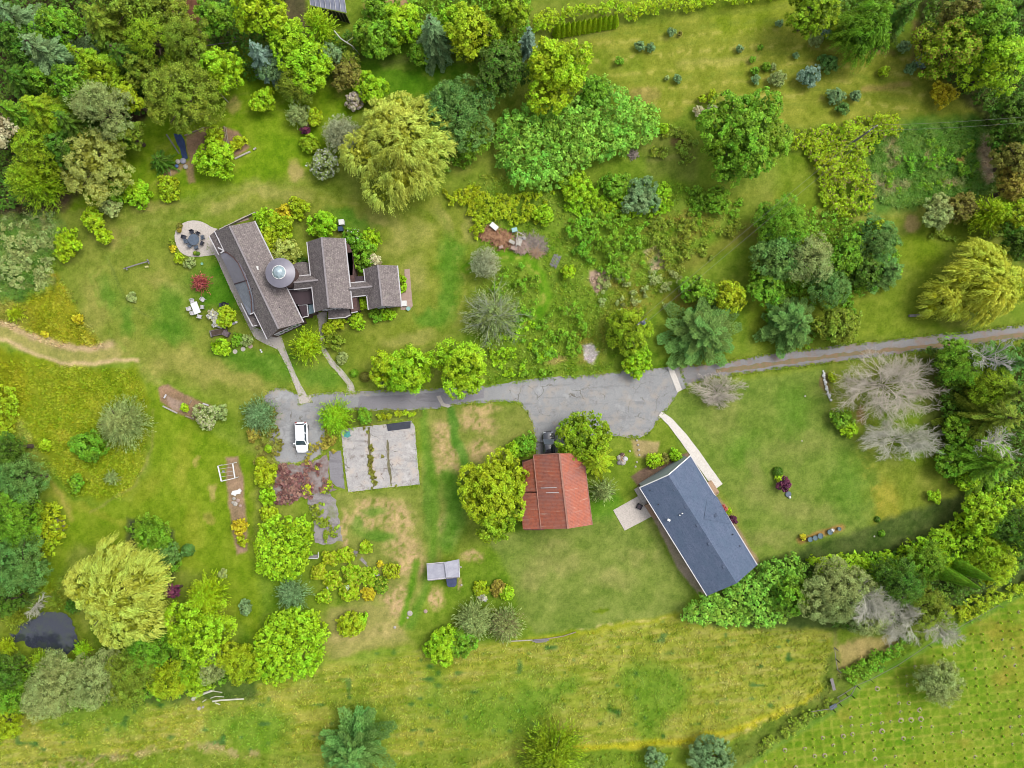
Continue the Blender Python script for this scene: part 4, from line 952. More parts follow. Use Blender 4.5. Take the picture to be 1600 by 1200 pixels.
V_('conifer', 18, 118, 46, 12, 'dark', 'dark green conifer at the left edge below the firs', wid=1.5)
V_('conifer', 60, 170, 72, 13, 'cedar', 'broad yellow-green cedar at the left edge of the woods', wid=1.8, droop=.45)
V_('conifer', 108, 190, 52, 12, 'dark', 'dark green conifer right of the broad cedar', wid=1.4)
V_('broad', 120, 135, 34, 14, 'green', 'rounded mid-green crown among the conifers in the woods')
V_('fine', 160, 168, 46, 14, 'grey', 'pale grey-green tree in the middle of the woods')
V_('broad', 202, 152, 24, 9, 'yellowgreen', 'small bright yellow-green tree at the inner edge of the woods')
V_('fine', 288, 150, 62, 12, 'olive', 'large olive tree with thin bare shoots beside the mown path', leaf=.75)
V_('broad', 346, 104, 38, 9, 'bright', 'bright green tree at the lawn edge, left of the blue spruce')
V_('dense', 146, 252, 62, 9, 'pale', 'cream-flowering broad bush tree at the edge of the woods', leaf=.7, fl=(206, 220, 116), frac=.35)
V_('dense', 174, 286, 25, 3.6, 'green', 'dense rounded green shrub below the cream-flowering bush')
V_('spider', 44, 282, 52, 9, 'cedar', 'feathery yellow-green tree at the left edge above the rough grass', n=900)
V_('broad', 6, 208, 26, 10, 'cream', 'cream-blossomed tree cut by the left edge')
V_('conifer', 246, 248, 26, 3.6, 'dark', 'small dark green palm-like conifer beside the blue tarp', wid=.8, ll=.2, lw=.045, layers=8)
V_('broad', 334, 250, 34, 3.4, 'bright', 'bright yellow-green bushy tree in the middle of the garden bed', leaf=1.1)
V_('dense', 213, 302, 23, 2.6, 'bright', 'light green rounded shrub on the lawn below the woods')
V_('broad', 262, 291, 24, 1.4, 'yellowgreen', 'low bright green plants along the lower edge of the garden bed')
V_('broad', 336, 212, 17, 1.6, 'yellowgreen', 'low yellow-green plants at the top of the garden bed')
V_('broad', 372, 222, 14, 1.1, 'yellowgreen', 'low plants at the right-hand end of the garden bed')
V_('broad', 334, 28, 32, 9, 'green', 'mid-green tree at the top edge beside the bright maple')
V_('broad', 405, 14, 44, 11, 'lime', 'bright lime maple cut by the top edge, left of the greenhouse', leaf=1.2)
V_('conifer', 400, 78, 32, 9, 'blue', 'blue spruce at the top of the lawn below the lime maple', wid=1.2)
V_('broad', 455, 62, 34, 8, 'bright', 'bright green tree left of the greenhouse')
V_('spider', 496, 36, 34, 8, 'lime', 'feathery lime tree touching the greenhouse corner', n=500)
V_('broad', 478, 100, 42, 7, 'bright', 'bright yellow-green broad shrub tree above the olive bush', leaf=1.1)
V_('fine', 466, 132, 34, 5, 'olive', 'grey-olive fine-twigged bush on the lawn')
V_('broad', 516, 84, 20, 4.5, 'teal', 'small teal shrub below the white leaning stem')
V_('broad', 540, 116, 28, 4.5, 'redolive', 'dark reddish olive bush at the lawn edge')
V_('spider', 545, 92, 22, 5, 'olive', 'drooping olive shrub under the white leaning stem')
V_('dense', 590, 58, 38, 6, 'green', 'glossy dark green laurel right of the greenhouse', leaf=1.2)
V_('dense', 626, 36, 34, 5.5, 'bright', 'bright green laurel between the greenhouse and the pale spruce', leaf=1.2)
V_('conifer', 674, 40, 40, 11, 'teal', 'pale blue-green spruce with drooping boughs at the top of the lawn', wid=1.3, droop=.5)
V_('dense', 738, 48, 44, 11, 'yellowgreen', 'dense yellow-green conical tree right of the pale spruce', leaf=1.1)
V_('broad', 706, 34, 24, 7, 'bright', 'green tree tucked between the pale spruce and the yellow-green one')
V_('dense', 794, 12, 32, 10, 'cedar', 'dark yellow-tipped tree at the top edge, left of the cypress row')
V_('dense', 782, 106, 46, 11, 'dark', 'dark green conical tree left of the lime maple', fl=(120, 150, 60), frac=.4)
V_('broad', 866, 108, 62, 11, 'lime', 'big bright lime maple above the laurel thicket', leaf=1.25)
V_('conifer', 826, 54, 18, 8, 'blue', 'small blue spruce top poking over the lime maple', wid=1.3)
V_('broad', 411, 156, 22, 2.8, 'lime', 'small bright lime shrub on the upper lawn')
V_('fine', 464, 180, 22, 2.8, 'grey', 'pale grey-green shrub above the purple one')
V_('broad', 492, 184, 14, 1.9, 'yellowgreen', 'small yellow-green shrub beside the pale grey-green one')
V_('broad', 478, 203, 8, 1.3, 'purple', 'tiny purple shrub on the upper lawn')
V_('dense', 483, 226, 17, 1.9, 'cedar', 'low olive hedge clump left of the smoke tree')
V_('haze', 532, 208, 36, 5, 'haze', 'see-through grey smoke tree beside the golden willow')
V_('dense', 553, 156, 16, 2.4, 'cream', 'pinkish white blossoming shrub above the smoke tree', fl=(226, 210, 206), frac=.5)
V_('broad', 580, 140, 28, 3.5, 'bright', 'bright green shrub right of the white blossoming one')
V_('willow', 625, 222, 91, 12, 'gold', 'huge golden weeping willow on the lawn above the old house')
V_('fine', 712, 178, 62, 9, 'bluegreen', 'big blue-green tree behind the golden willow', leaf=.8)
V_('dense', 506, 262, 27, 2.8, 'grey', 'white-flowering grey-green shrub at the foot of the willow', fl=(235, 238, 232), frac=.25)
for a in [('broad', 92, 40, 36, 12, 'green', 'green rounded tree between the two grey-green firs'), ('broad', 225, 108, 32, 9, 'olive', 'olive tree above the large bare-twigged olive one'), ('conifer', 10, 170, 44, 11, 'green', 'green conifer at the left edge beside the broad cedar'), ('fine', 62, 228, 46, 9, 'cedar', 'yellow-green tree above the feathery one at the left edge'), ('broad', 104, 232, 30, 9, 'dark', 'dark round tree left of the cream-flowering bush'), ('broad', 158, 118, 34, 11, 'cedar', 'yellow-green round crown in the heart of the woods'), ('broad', 196, 208, 26, 8, 'olive', 'olive crown above the cream-flowering bush'), ('broad', 260, 20, 34, 10, 'olive', 'olive tree at the top edge by the brown bank'),
          ('broad', 28, 62, 34, 11, 'dark', 'dark tree squeezed between the corner fir and its neighbour'), ('broad', 70, 128, 32, 10, 'green', 'bright-tipped green crown above the broad cedar'), ('fine', 428, 108, 24, 5, 'teal', 'grey-teal bush between the blue spruce and the bright shrub tree'), ('broad', 655, 84, 18, 4, 'green', 'small green bush at the foot of the pale spruce'), ('broad', 764, 52, 22, 8, 'cedar', 'yellow-green tree between the dense conical one and the lime maple'), ('broad', 590, 8, 26, 5, 'green', 'green bush at the top edge right of the greenhouse')]:
    V_(*a)
# --- laurel thicket and scrub, upper middle
thicket([(785, 180), (830, 162), (870, 168), (905, 150), (935, 122), (962, 136), (985, 152), (1015, 165), (1030, 192), (1020, 216), (990, 236), (960, 246), (935, 256), (905, 268), (885, 288), (840, 297), (800, 292), (780, 262), (772, 225)], 2.6, 4.6, 'laurel', 'large leafy laurel thicket filling the middle of the upper grounds', leaf=1.25, sp=.66, k=15, name='laurel_thicket')
V_('fine', 735, 215, 34, 5, 'green', 'green tree squeezed between the blue-green tree and the laurel thicket')
V_('dense', 930, 140, 26, 5, 'green', 'dark green bush at the top edge of the laurel thicket')
V_('broad', 1160, 214, 74, 11, 'green', 'big dark green oak at the bottom of the top field', leaf=1.1)
V_('broad', 900, 292, 27, 2.4, 'bright', 'bright green shrub below the laurel thicket')
V_('dense', 1002, 310, 33, 3, 'teal', 'grey-teal bush in the scrub below the laurel thicket', leaf=.8)
V_('broad', 850, 336, 17, 2.3, 'bright', 'light green bush above the brush pile')
V_('broad', 1118, 314, 25, 2.2, 'green', 'green bush below the big oak')
V_('broad', 960, 292, 26, 2.2, 'green', 'green bush between the laurel thicket and the teal bush')
V_('broad', 1036, 200, 10, 1.0, 'bright', 'little green plant at the tip of the laurel thicket')
thicket([(862, 372), (900, 340), (960, 330), (1012, 350), (1000, 400), (1010, 430), (975, 445), (930, 420), (895, 400)], .8, 2.0, 'green', 'loose green brambles in the middle of the rough ground', leaf=.95, holes=.44, name='bramble_patch', cat='brambles')
thicket([(735, 305), (790, 300), (862, 300), (848, 345), (800, 350), (760, 340)], .5, 1.3, 'yellowgreen', 'yellow-green scrub above the brush pile', leaf=.9, holes=.42, name='scrub_patch', cat='scrub')
thicket([(775, 425), (815, 410), (842, 435), (845, 470), (825, 500), (790, 515), (765, 470)], .6, 2.0, 'green', 'green scrub inside the ring path', leaf=.9, holes=.46, name='scrub_patch', cat='scrub')
thicket([(790, 560), (830, 520), (870, 480), (905, 470), (915, 520), (895, 560), (850, 585), (790, 588)], .5, 1.5, 'green', 'scrub between the ring path and the driveway', leaf=.9, holes=.50, name='scrub_patch', cat='scrub')
thicket([(1232, 208), (1300, 196), (1345, 182), (1415, 178), (1408, 212), (1370, 222), (1352, 256), (1362, 290), (1362, 330), (1318, 342), (1285, 320), (1278, 272), (1262, 242), (1236, 236)], .8, 1.9, 'lime', 'bright yellow-green bramble hedge round the rough plot', leaf=.8, holes=.34, fl=(170, 150, 100), frac=.12, sp=.52, name='bramble_hedge', cat='brambles')
thicket([(1385, 240), (1450, 215), (1520, 220), (1530, 280), (1450, 300), (1385, 290)], .3, .9, 'green', 'tall weeds in the fenced rough plot', leaf=.8, holes=.56, name='weed_patch', cat='weeds')
# --- upper right
V_('dense', 1272, 14, 42, 9, 'cedar', 'dense yellow-green conifer at the top edge of the field', leaf=1.0)
V_('willow', 1356, 46, 50, 9, 'green', 'green weeping tree with long hanging streaks at the top of the field')
V_('conifer', 1424, 10, 30, 10, 'dark', 'dark pine at the top edge, right of the weeping tree', wid=1.4)
V_('dense', 1482, 74, 48, 10, 'cedar', 'dense olive tree with rusty tips at the right end of the field', fl=(176, 160, 60), frac=.2)
V_('broad', 1536, 42, 46, 12, 'green', 'large green ash near the top right corner')
V_('broad', 1566, 98, 50, 11, 'bright', 'bright green ash with pale limbs near the top right corner')
V_('conifer', 1590, 14, 34, 12, 'dark', 'dark conifer filling the top right corner', wid=1.4)
V_('dense', 1500, 22, 32, 10, 'redolive', 'brownish olive crown left of the large ash')
for y, p, t in ((168, 'dark', 'dark green tree at the right edge beside the yellow shrub'), (208, 'dark', 'dark green tree at the right edge above the power lines'), (250, 'redolive', 'rusty olive tree at the right edge beside the bare track'), (292, 'rust', 'rust-tinged tree at the right edge'), (338, 'yellowgreen', 'yellow-green tree at the right edge below the rusty one'), (376, 'dark', 'dark tree at the right edge above the golden cypress')):
    V_('dense', 1588, y, 32, 8, p, t)
V_('broad', 1473, 146, 21, 2.6, 'orange', 'yellow and gold shrub alone at the right end of the field')
# --- pine and bush belt north of the road
V_('fine', 1222, 346, 44, 7, 'green', 'dark green pine at the top left of the bush belt', name='pine_tree')
V_('fine', 1266, 404, 40, 8, 'grey', 'pale grey-green pine in the middle of the bush belt')
V_('broad', 1212, 402, 42, 6.5, 'bluegreen', 'blue-green bush tree left of the pale grey-green pine')
V_('broad', 1196, 448, 32, 5, 'green', 'green bush tree at the lower left of the bush belt')
V_('fine', 1298, 450, 34, 6, 'bluegreen', 'blue-green tree below the pale grey-green pine')
V_('broad', 1322, 398, 34, 5.5, 'green', 'green tree between the grey-olive pine and the right-hand pines')
V_('fine', 1370, 372, 36, 6, 'bluegreen', 'blue-green pine at the top right of the bush belt', name='pine_tree')
V_('conifer', 1396, 420, 36, 6.5, 'bluegreen', 'blue-green pine at the right end of the bush belt', wid=1.8, droop=.0, asc=.15)
V_('broad', 1352, 424, 32, 5, 'dark', 'dark bush tree between the two blue-green pines')
V_('broad', 1366, 356, 15, 6, 'yellowgreen', 'small yellow-green tree top among the blue-green pines')
V_('conifer', 1246, 504, 56, 7, 'bluegreen', 'wide blue-green pine just north of the gravel road', wid=1.7, droop=.05, asc=.1)
V_('conifer', 1108, 520, 72, 7.5, 'bluegreen', 'widest blue-green pine beside the utility pole shrub', wid=1.7, droop=.05, asc=.1)
V_('broad', 1312, 508, 36, 4.5, 'olive', 'olive bush right of the wide pine north of the road')
V_('dense', 1085, 452, 25, 3.6, 'green', 'green bush under the power lines, left of the yellow-green one')
V_('broad', 1142, 466, 28, 4, 'yellowgreen', 'yellow-green bush under the blue-green bush tree')
V_('broad', 1110, 460, 18, 3.4, 'green', 'small green bush between two bushes under the power lines')
V_('broad', 1468, 334, 30, 4.5, 'grey', 'grey-green bush tree beside the bare patch, far right')
V_('broad', 1502, 322, 27, 4.5, 'redolive', 'brownish green bush right of the grey-green bush tree')
V_('spider', 1554, 332, 38, 7, 'lime', 'feathery lime tree near the right edge', n=700)
V_('willow', 1546, 440, 68, 9, 'golddeep', 'huge golden cypress at the right edge north of the road')
V_('willow', 1482, 462, 38, 6, 'golddeep', 'smaller left-hand golden cypress beside the huge one')
V_('dense', 982, 518, 40, 6, 'cedar', 'rounded yellow-green cedar around the utility pole')
V_('dense', 994, 566, 26, 3.0, 'bright', 'light green bush at the driveway edge below the rounded cedar')
V_('dense', 888, 425, 12, 2.0, 'lime', 'small lime shrub beside the grey pallet')
# --- middle
bare(772, 492, 56, 5.5, 'pale feathery tree with visible grey limbs inside the ring path', m='grey_twig', name='feathery_tree', under='grey', limbs=13, gen=3, th=.6)
V_('haze', 758, 410, 30, 4.5, 'haze', 'grey half-bare tree above the feathery one')
V_('broad', 606, 578, 33, 5.5, 'lime', 'lime maple at the driveway north edge, leftmost of three')
V_('broad', 644, 582, 42, 6.5, 'bright', 'bright green maple at the driveway edge, middle of three')
V_('broad', 722, 572, 50, 7, 'bright', 'largest green maple overhanging the driveway, rightmost of three', leaf=.9)
V_('spider', 478, 540, 33, 4.5, 'lime', 'yellow-green fountain-like tree by the old house south gable', n=560)
# shrubs round the old house
for a in [(416, 342, 20, 2.8, 'bright', 'bright green bush at the north corner of the old house'), (440, 360, 27, 3.4, 'yellowgreen', 'yellow-green bush behind the round turret'), (418, 378, 22, 3.2, 'yellowgreen', 'yellow-green bush against the long roof'), (446, 394, 26, 3.6, 'pale', 'cream-tipped bush between the turret and the middle wing'),
          (443, 332, 15, 2.0, 'orange', 'orange-yellow shrub on the lawn above the old house'), (466, 324, 19, 2.2, 'yellowgreen', 'yellow shrub right of the orange-yellow one'), (552, 374, 21, 3, 'green', 'white-flowered green bush at the corner of the middle wing'), (566, 398, 25, 3.6, 'green', 'dark green tree between the middle and east wings'),
          (580, 374, 16, 2.4, 'bright', 'light green bush at the lawn edge by the east wing'), (584, 408, 14, 3.0, 'cream', 'beige faded shrub over the east wing roof edge'), (471, 412, 12, 2.4, 'dark', 'dark shrub in the nook behind the turret')]:
    V_('broad', *a, **(dict(fl=(235, 235, 225), frac=.06) if 'white' in a[5] else {}))
V_('dense', 507, 351, 27, 3, 'bright', 'dense rounded light green bush at the head of the middle wing')
V_('dense', 354, 493, 18, 1.7, 'yellowgreen', 'yellow-green shrub in the bed beside the long path'); V_('broad', 334, 492, 10, 1.2, 'cream', 'white-flowering plant left of the yellow-green shrub', fl=(240, 240, 238), frac=.6); V_('broad', 340, 505, 9, 1.0, 'cream', 'second white-flowering plant, just above the planter', fl=(240, 240, 238), frac=.6)
V_('broad', 346, 543, 15, 1.2, 'bright', 'bright green leafy plants below the weathered planter', leaf=1.3); V_('broad', 370, 530, 11, 1.0, 'green', 'small green shrub between the planter and the path'); V_('broad', 385, 532, 10, .9, 'grey', 'grey-leaved herb at the path edge')
V_('spider', 312, 441, 19, 2.0, 'red', 'red Japanese maple on the west lawn', n=260, name='japanese_maple')
V_('broad', 270, 388, 6, .7, 'orange', 'yellow flowering plant at the patio edge'); V_('broad', 280, 404, 9, .8, 'yellowgreen', 'yellow-green plants below the patio'); V_('broad', 297, 411, 10, .7, 'grey', 'grey-green plants at the lower edge of the patio')
V_('broad', 268, 378, 5, .6, 'olive', 'small olive plant left of the patio')
for a in [(527, 504, 14, 1.6, 'yellowgreen', 'yellow-green shrub in the bed south of the middle wing'), (556, 500, 15, 1.5, 'bright', 'bright green shrub between the middle wing and the lawn'), (588, 492, 12, 1.3, 'green', 'green shrub at the left of the east wing front'), (606, 492, 12, 1.3, 'bright', 'green shrub at the right of the east wing front'), (570, 470, 14, 1.2, 'bright', 'low green shrub in the nook between the two wings'),
          (628, 436, 7, .8, 'bright', 'green plants in the strip beside the east terrace'), (630, 450, 7, .8, 'bright', 'second clump in the strip beside the east terrace'), (522, 532, 18, 1.6, 'olive', 'olive shrub beside the garden path'), (512, 516, 11, 1.3, 'yellowgreen', 'small shrub at the bend of the garden path'), (534, 560, 10, .9, 'grey', 'white-flecked plant at the garden path edge'), (600, 594, 12, 1.1, 'grey', 'pale flowering plants where the garden path meets the driveway')]:
    V_('broad', *a)
V_('ball', 552, 583, 7, 1.0, 'green', 'clipped green ball bush at the garden path'); V_('ball', 569, 589, 9, 1.1, 'redolive', 'clipped brownish ball bush beside the green one')
# --- left
for a in [(147, 345, 20, 3, 'lime', 'lime tree on the west lawn, upper of the pair'), (163, 370, 14, 2.4, 'lime', 'smaller lime shrub just below right of the lime tree'), (106, 378, 23, 3.4, 'lime', 'lime tree at the edge of the rough grass, far left'), (98, 398, 13, 2.2, 'lime', 'small lime shrub below the far left lime tree'), (172, 324, 17, 2.6, 'grey', 'grey-green bush beside the upper lime tree')]:
    V_('broad', *a, leaf=1.15)
V_('spider', 22, 490, 18, 1.8, 'yellowgreen', 'yellow-green tussock shrub at the left edge in the orange meadow', n=200); V_('broad', 122, 498, 9, .9, 'orange', 'yellow weed in the orange meadow'); V_('broad', 70, 522, 6, .6, 'orange', 'yellow weed above the curving track')
V_('spider', 186, 662, 46, 5.5, 'grey', 'big pale grey-green feathery shrub tree in the west meadow', n=1500); V_('dense', 138, 700, 30, 2.6, 'green', 'green bush left of the feathery shrub tree', leaf=.9)
V_('dense', 119, 755, 15, 1.5, 'green', 'dark green bush at the bottom of the west meadow'); V_('spider', 172, 747, 15, 1.7, 'grey', 'small grey-green feathery shrub at the meadow edge', n=200); V_('broad', 70, 696, 10, .8, 'bright', 'small bright green weed clump in the west meadow')
V_('spider', 404, 648, 34, 3.1, 'teal', 'teal feathery shrub left of the driveway', n=700)
V_('dense', 322, 652, 22, 2.2, 'grey', 'variegated white-and-green shrub at the end of the plank-edged bed', fl=(232, 232, 180), frac=.3); V_('broad', 345, 645, 14, 1.5, 'grey', 'grey-green plant right of the variegated shrub'); V_('broad', 289, 637, 7, .9, 'bright', 'small bright plant inside the plank-edged bed')
V_('ball', 419, 701, 8, .9, 'bright', 'small clipped ball bush at the car park edge'); V_('ball', 407, 722, 10, 1.2, 'yellowgreen', 'clipped ball bush left of the car park'); V_('ball', 426, 732, 8, 1.2, 'yellowgreen', 'clipped bush beside the sedum patch')
for a in [(414, 745, 20, 1.9, 'yellowgreen', 'mounded yellow-green hedge shrub left of the sedum patch'), (416, 775, 16, 1.7, 'bright', 'bright hedge shrub below the mounded one'), (418, 802, 14, 1.6, 'yellowgreen', 'hedge shrub above the bright green thicket'), (396, 680, 12, 1.3, 'rust', 'rusty perennial clump below the teal shrub'), (374, 822, 14, 1.3, 'orange', 'orange-yellow flowering shrub in the long narrow bed'), (377, 845, 10, 1.0, 'yellowgreen', 'yellow-green plants at the foot of the long narrow bed')]:
    V_('dense', *a)
V_('spider', 522, 652, 33, 3.1, 'bright', 'bushy bright green grass-like shrub beside the white car', n=800); V_('dense', 570, 650, 13, 1.7, 'green', 'round dark green bush at the slab north edge')
thicket([(584, 648), (640, 644), (650, 650), (600, 656), (586, 658)], .4, .9, 'yellowgreen', 'low weedy hedge between the driveway and the slab', name='low_hedge', cat='hedge', sp=.5)
V_('broad', 518, 688, 9, .7, 'rust', 'rusty orange weeds at the slab corner')
thicket([(400, 840), (412, 812), (450, 804), (484, 810), (490, 840), (486, 880), (470, 900), (430, 905), (405, 890)], 2.4, 3.6, 'bright', 'bright green leafy bush mass above the flower garden', leaf=1.1, name='laurel_bush', cat='bush')
thicket([(402, 1000), (420, 960), (460, 948), (505, 955), (512, 990), (504, 1035), (490, 1055), (430, 1066), (400, 1058)], 2.6, 3.8, 'bright', 'bright green bush mass at the lawn edge above the hay meadow', leaf=1.15, name='laurel_bush', cat='bush')
V_('spider', 454, 930, 32, 3.1, 'teal', 'grey-teal feathery shrub between the two bright bush masses', n=700)
V_('ball', 291, 861, 11, 1.3, 'bluegreen', 'round blue-green bush on the lower lawn'); V_('broad', 348, 897, 8, .7, 'grey', 'pale grey plant clump on the lower lawn'); V_('broad', 384, 950, 13, 1.1, 'teal', 'loose teal shrub on the lower lawn')
# flower garden right of the broken slab
for a in [(515, 872, 14, 1.1, 'yellowgreen', 'yellow-flowering clump at the top of the flower garden'), (540, 868, 15, 1.2, 'lime', 'lime clump beside the broken slab end'), (572, 856, 11, 1.3, 'bright', 'bright bush at the top right of the flower garden'), (548, 898, 17, 1.4, 'bright', 'green bush in the middle of the flower garden'), (520, 905, 16, 1.2, 'lime', 'yellow-lime clump left in the flower garden'),
          (575, 902, 17, 1.3, 'bright', 'green clump right of the middle of the flower garden'), (612, 892, 15, .9, 'yellowgreen', 'yellow-edged clump at the right of the flower garden'), (595, 915, 14, 1.1, 'green', 'green clump at the lower right of the flower garden'), (545, 925, 18, 1.1, 'lime', 'lime-yellow bed at the bottom of the flower garden'), (575, 928, 12, .9, 'orange', 'yellow bed at the bottom right of the flower garden'),
          (505, 932, 13, 1.0, 'bright', 'bright green clump at the lower left of the flower garden'), (593, 882, 6, .6, 'orange', 'small orange marigold clump beside the stone path'), (498, 895, 14, 1.2, 'yellowgreen', 'yellow-green clump below the white bench')]:
    V_('dense', *a, leaf=.75, fl=(232, 222, 80), frac=.12)
V_('broad', 548, 976, 22, 1.1, 'yellowgreen', 'low yellow-green patch below the flower garden'); V_('broad', 565, 968, 12, .8, 'bright', 'small green patch beside the low yellow-green one')
# --- golden willow, pond, lower left woods
V_('willow', 184, 928, 86, 11, 'gold', 'huge golden weeping willow beside the pond')
V_('spider', 318, 934, 37, 7, 'lime', 'yellow feathery tree right of the pond willow', n=900)
V_('broad', 308, 986, 54, 8, 'bright', 'bright green rounded tree below the yellow feathery one', leaf=.95)
V_('broad', 270, 924, 13, 4.5, 'purple', 'purple-leaved shrub wedged beside the pond willow')
V_('fine', 236, 838, 34, 5, 'green', 'dark green bush above the pond willow'); V_('fine', 262, 868, 24, 4.5, 'bluegreen', 'blue-green bush on the upper right of the pond willow')
for a in [(14, 702, 30, 8, 'dark', 'dark tree at the left edge beside the west meadow'), (34, 750, 40, 8.5, 'bluegreen', 'dark blue-green tree at the left edge'), (22, 812, 46, 9, 'green', 'green tree at the left edge above the dark one'), (26, 880, 50, 9.5, 'bluegreen', 'large blue-green tree at the left edge near the pond'), (8, 940, 24, 6, 'dark', 'dark tree at the left edge above the pond')]:
    V_('fine', *a)
thicket([(58, 790), (85, 785), (105, 815), (98, 845), (75, 872), (55, 880), (45, 830)], 1.0, 2.2, 'yellowgreen', 'yellow-green brambles at the left edge of the lower lawn', name='bramble_patch', cat='brambles', leaf=.9)
thicket([(-10, 600), (22, 605), (32, 660), (20, 690), (-10, 695)], .8, 1.6, 'yellowgreen', 'yellow-green scrub at the left edge of the west meadow', name='scrub_patch', cat='scrub', leaf=.9)
bare(52, 948, 26, 3.0, 'dead white branches leaning over the pond', m='pale_bark', name='dead_branch', cat='dead branch', limbs=5, gen=3, dirn=-.6)
for a in [(88, 1068, 50, 6, 'grey', 'grey-green willow shrub below the pond'), (150, 1062, 48, 6, 'grey', 'grey-green willow shrub, second below the pond'), (62, 1096, 34, 5, 'grey', 'lower grey-green willow shrub touching the hay meadow'), (200, 1046, 42, 5.5, 'olive', 'olive-grey shrub at the middle of the lower hedge'), (232, 1014, 40, 5, 'green', 'dark green tree below the pond willow'),
          (262, 1066, 34, 3.6, 'yellowgreen', 'yellow-green shrub in the lower hedge above the fallen logs'), (306, 1058, 28, 3.6, 'bright', 'bright green shrub in the lower hedge'), (374, 1034, 38, 5, 'yellowgreen', 'yellow-green tree in the lower hedge beside the bright bush mass'), (332, 1040, 26, 4, 'grey', 'grey-green shrub between two yellow-green ones'), (196, 1084, 30, 3.5, 'olive', 'hazy olive shrub at the hay meadow edge'), (8, 1048, 34, 6, 'dark', 'dark tree at the left edge below the pond'), (12, 1128, 30, 4.5, 'yellowgreen', 'yellow-green shrub at the left edge beside the hay meadow'), (20, 1090, 28, 5, 'green', 'green shrub at the left edge above the yellow-green one')]:
    V_('fine', *a)
# --- bottom edge
V_('conifer', 548, 1182, 68, 8, 'bluegreen', 'blue-green pine cut by the bottom edge', wid=1.4, droop=-.05, asc=.25)
V_('spider', 864, 1186, 60, 6, 'cedar', 'yellow-olive twiggy tree cut by the bottom edge', n=1500)
V_('dense', 1021, 1186, 18, 2.6, 'teal', 'small round teal shrub at the bottom edge', leaf=.7); V_('dense', 1112, 1182, 35, 3.6, 'teal', 'large round teal shrub at the bottom edge', leaf=.7)
V_('dense', 692, 1008, 33, 3, 'bright', 'glossy bright green shrub at the top of the hay meadow'); V_('dense', 720, 1002, 26, 3, 'green', 'dark green shrub beside the glossy bright one')
V_('spider', 742, 972, 38, 3.8, 'grey', 'grey-green willow bush left of the flower bed', n=1000); V_('spider', 790, 978, 34, 3.4, 'grey', 'grey-green willow bush right of the other', n=850, fl=(170, 160, 110), frac=.2)
V_('dense', 752, 920, 13, 1.0, 'yellowgreen', 'yellow-green clump in the small island bed'); V_('dense', 778, 918, 14, 1.0, 'rust', 'brown-tinged clump in the small island bed'); V_('dense', 792, 928, 13, 1.0, 'bright', 'bright clump at the right of the island bed'); V_('dense', 754, 934, 7, .8, 'cream', 'white-flowering clump in the island bed', fl=(240, 240, 240), frac=.5)
# --- barn
V_('broad', 775, 762, 60, 8, 'yellowgreen', 'yellow-green cherry tree overhanging the left side of the red barn'); V_('broad', 772, 816, 36, 7, 'cedar', 'yellow-olive lower half of the trees left of the red barn')
V_('dense', 914, 690, 47, 7, 'cedar', 'rounded olive-green tree beside the black car'); V_('conifer', 934, 722, 44, 9, 'yellowgreen', 'feathery yellow-green tree with radiating boughs right of the red barn', wid=.8, ll=.2, lw=.04); V_('spider', 944, 768, 26, 5, 'grey', 'thin grey-green tree at the lower right of the red barn', n=330)
V_('dense', 822, 694, 20, 2.6, 'green', 'dark green bush left of the black car'); V_('dense', 806, 702, 14, 2.4, 'bright', 'small bright bush at the barn corner')
V_('dense', 1022, 720, 14, 1.6, 'lime', 'small round lime bush beside the new house'); V_('dense', 1056, 712, 12, 1.3, 'bright', 'small bright bush at the north corner of the new house'); V_('dense', 1040, 718, 9, .9, 'redolive', 'dark plant between two bushes at the new house'); V_('dense', 1130, 795, 7, .6, 'red', 'dark red plant by the new house east wall'); V_('dense', 1146, 812, 7, .6, 'purple', 'purple plant by the new house east wall'); V_('dense', 1138, 800, 6, .6, 'lime', 'lime plant by the new house east wall')
# --- east lawn
V_('ball', 1217, 738, 9, 1.1, 'dark', 'dark green bush of the little group on the east lawn'); V_('broad', 1218, 748, 7, 1.0, 'lime', 'lime plant of the little group on the east lawn'); V_('broad', 1226, 757, 12, 1.8, 'purple', 'purple Japanese maple on the east lawn', name='japanese_maple')
V_('broad', 1461, 776, 12, 1.2, 'bright', 'bright green sapling on the east lawn'); V_('ball', 1372, 812, 5, .6, 'dark', 'tiny dark bush on the east lawn'); V_('ball', 1379, 834, 6, .7, 'green', 'tiny green bush below the dark one on the east lawn')
bare(1390, 602, 86, 7, ys=.70, label= 'large leafless pinkish grey tree on the east lawn by the road', m='pink_bark', limbs=19, gen=4, th=1.15)
bare(1408, 690, 68, 5, ys=.52, label= 'leafless tree with long drooping twigs below the large bare one', m='pale_bark', limbs=14, gen=4, th=1.2)
bare(1122, 613, 50, 2.6, ys=.55, label= 'low pinkish leafless shrub at the driveway end', m='pink_bark', name='bare_shrub', cat='shrub', limbs=14, gen=4, th=1.0)
V_('broad', 1314, 655, 20, 2.0, 'green', 'green shrub at the foot of the large bare tree'); V_('broad', 1328, 672, 14, 1.7, 'bright', 'bright shrub below the green one under the bare tree'); V_('broad', 1300, 588, 8, .8, 'yellowgreen', 'small plant beside the white edging stones')
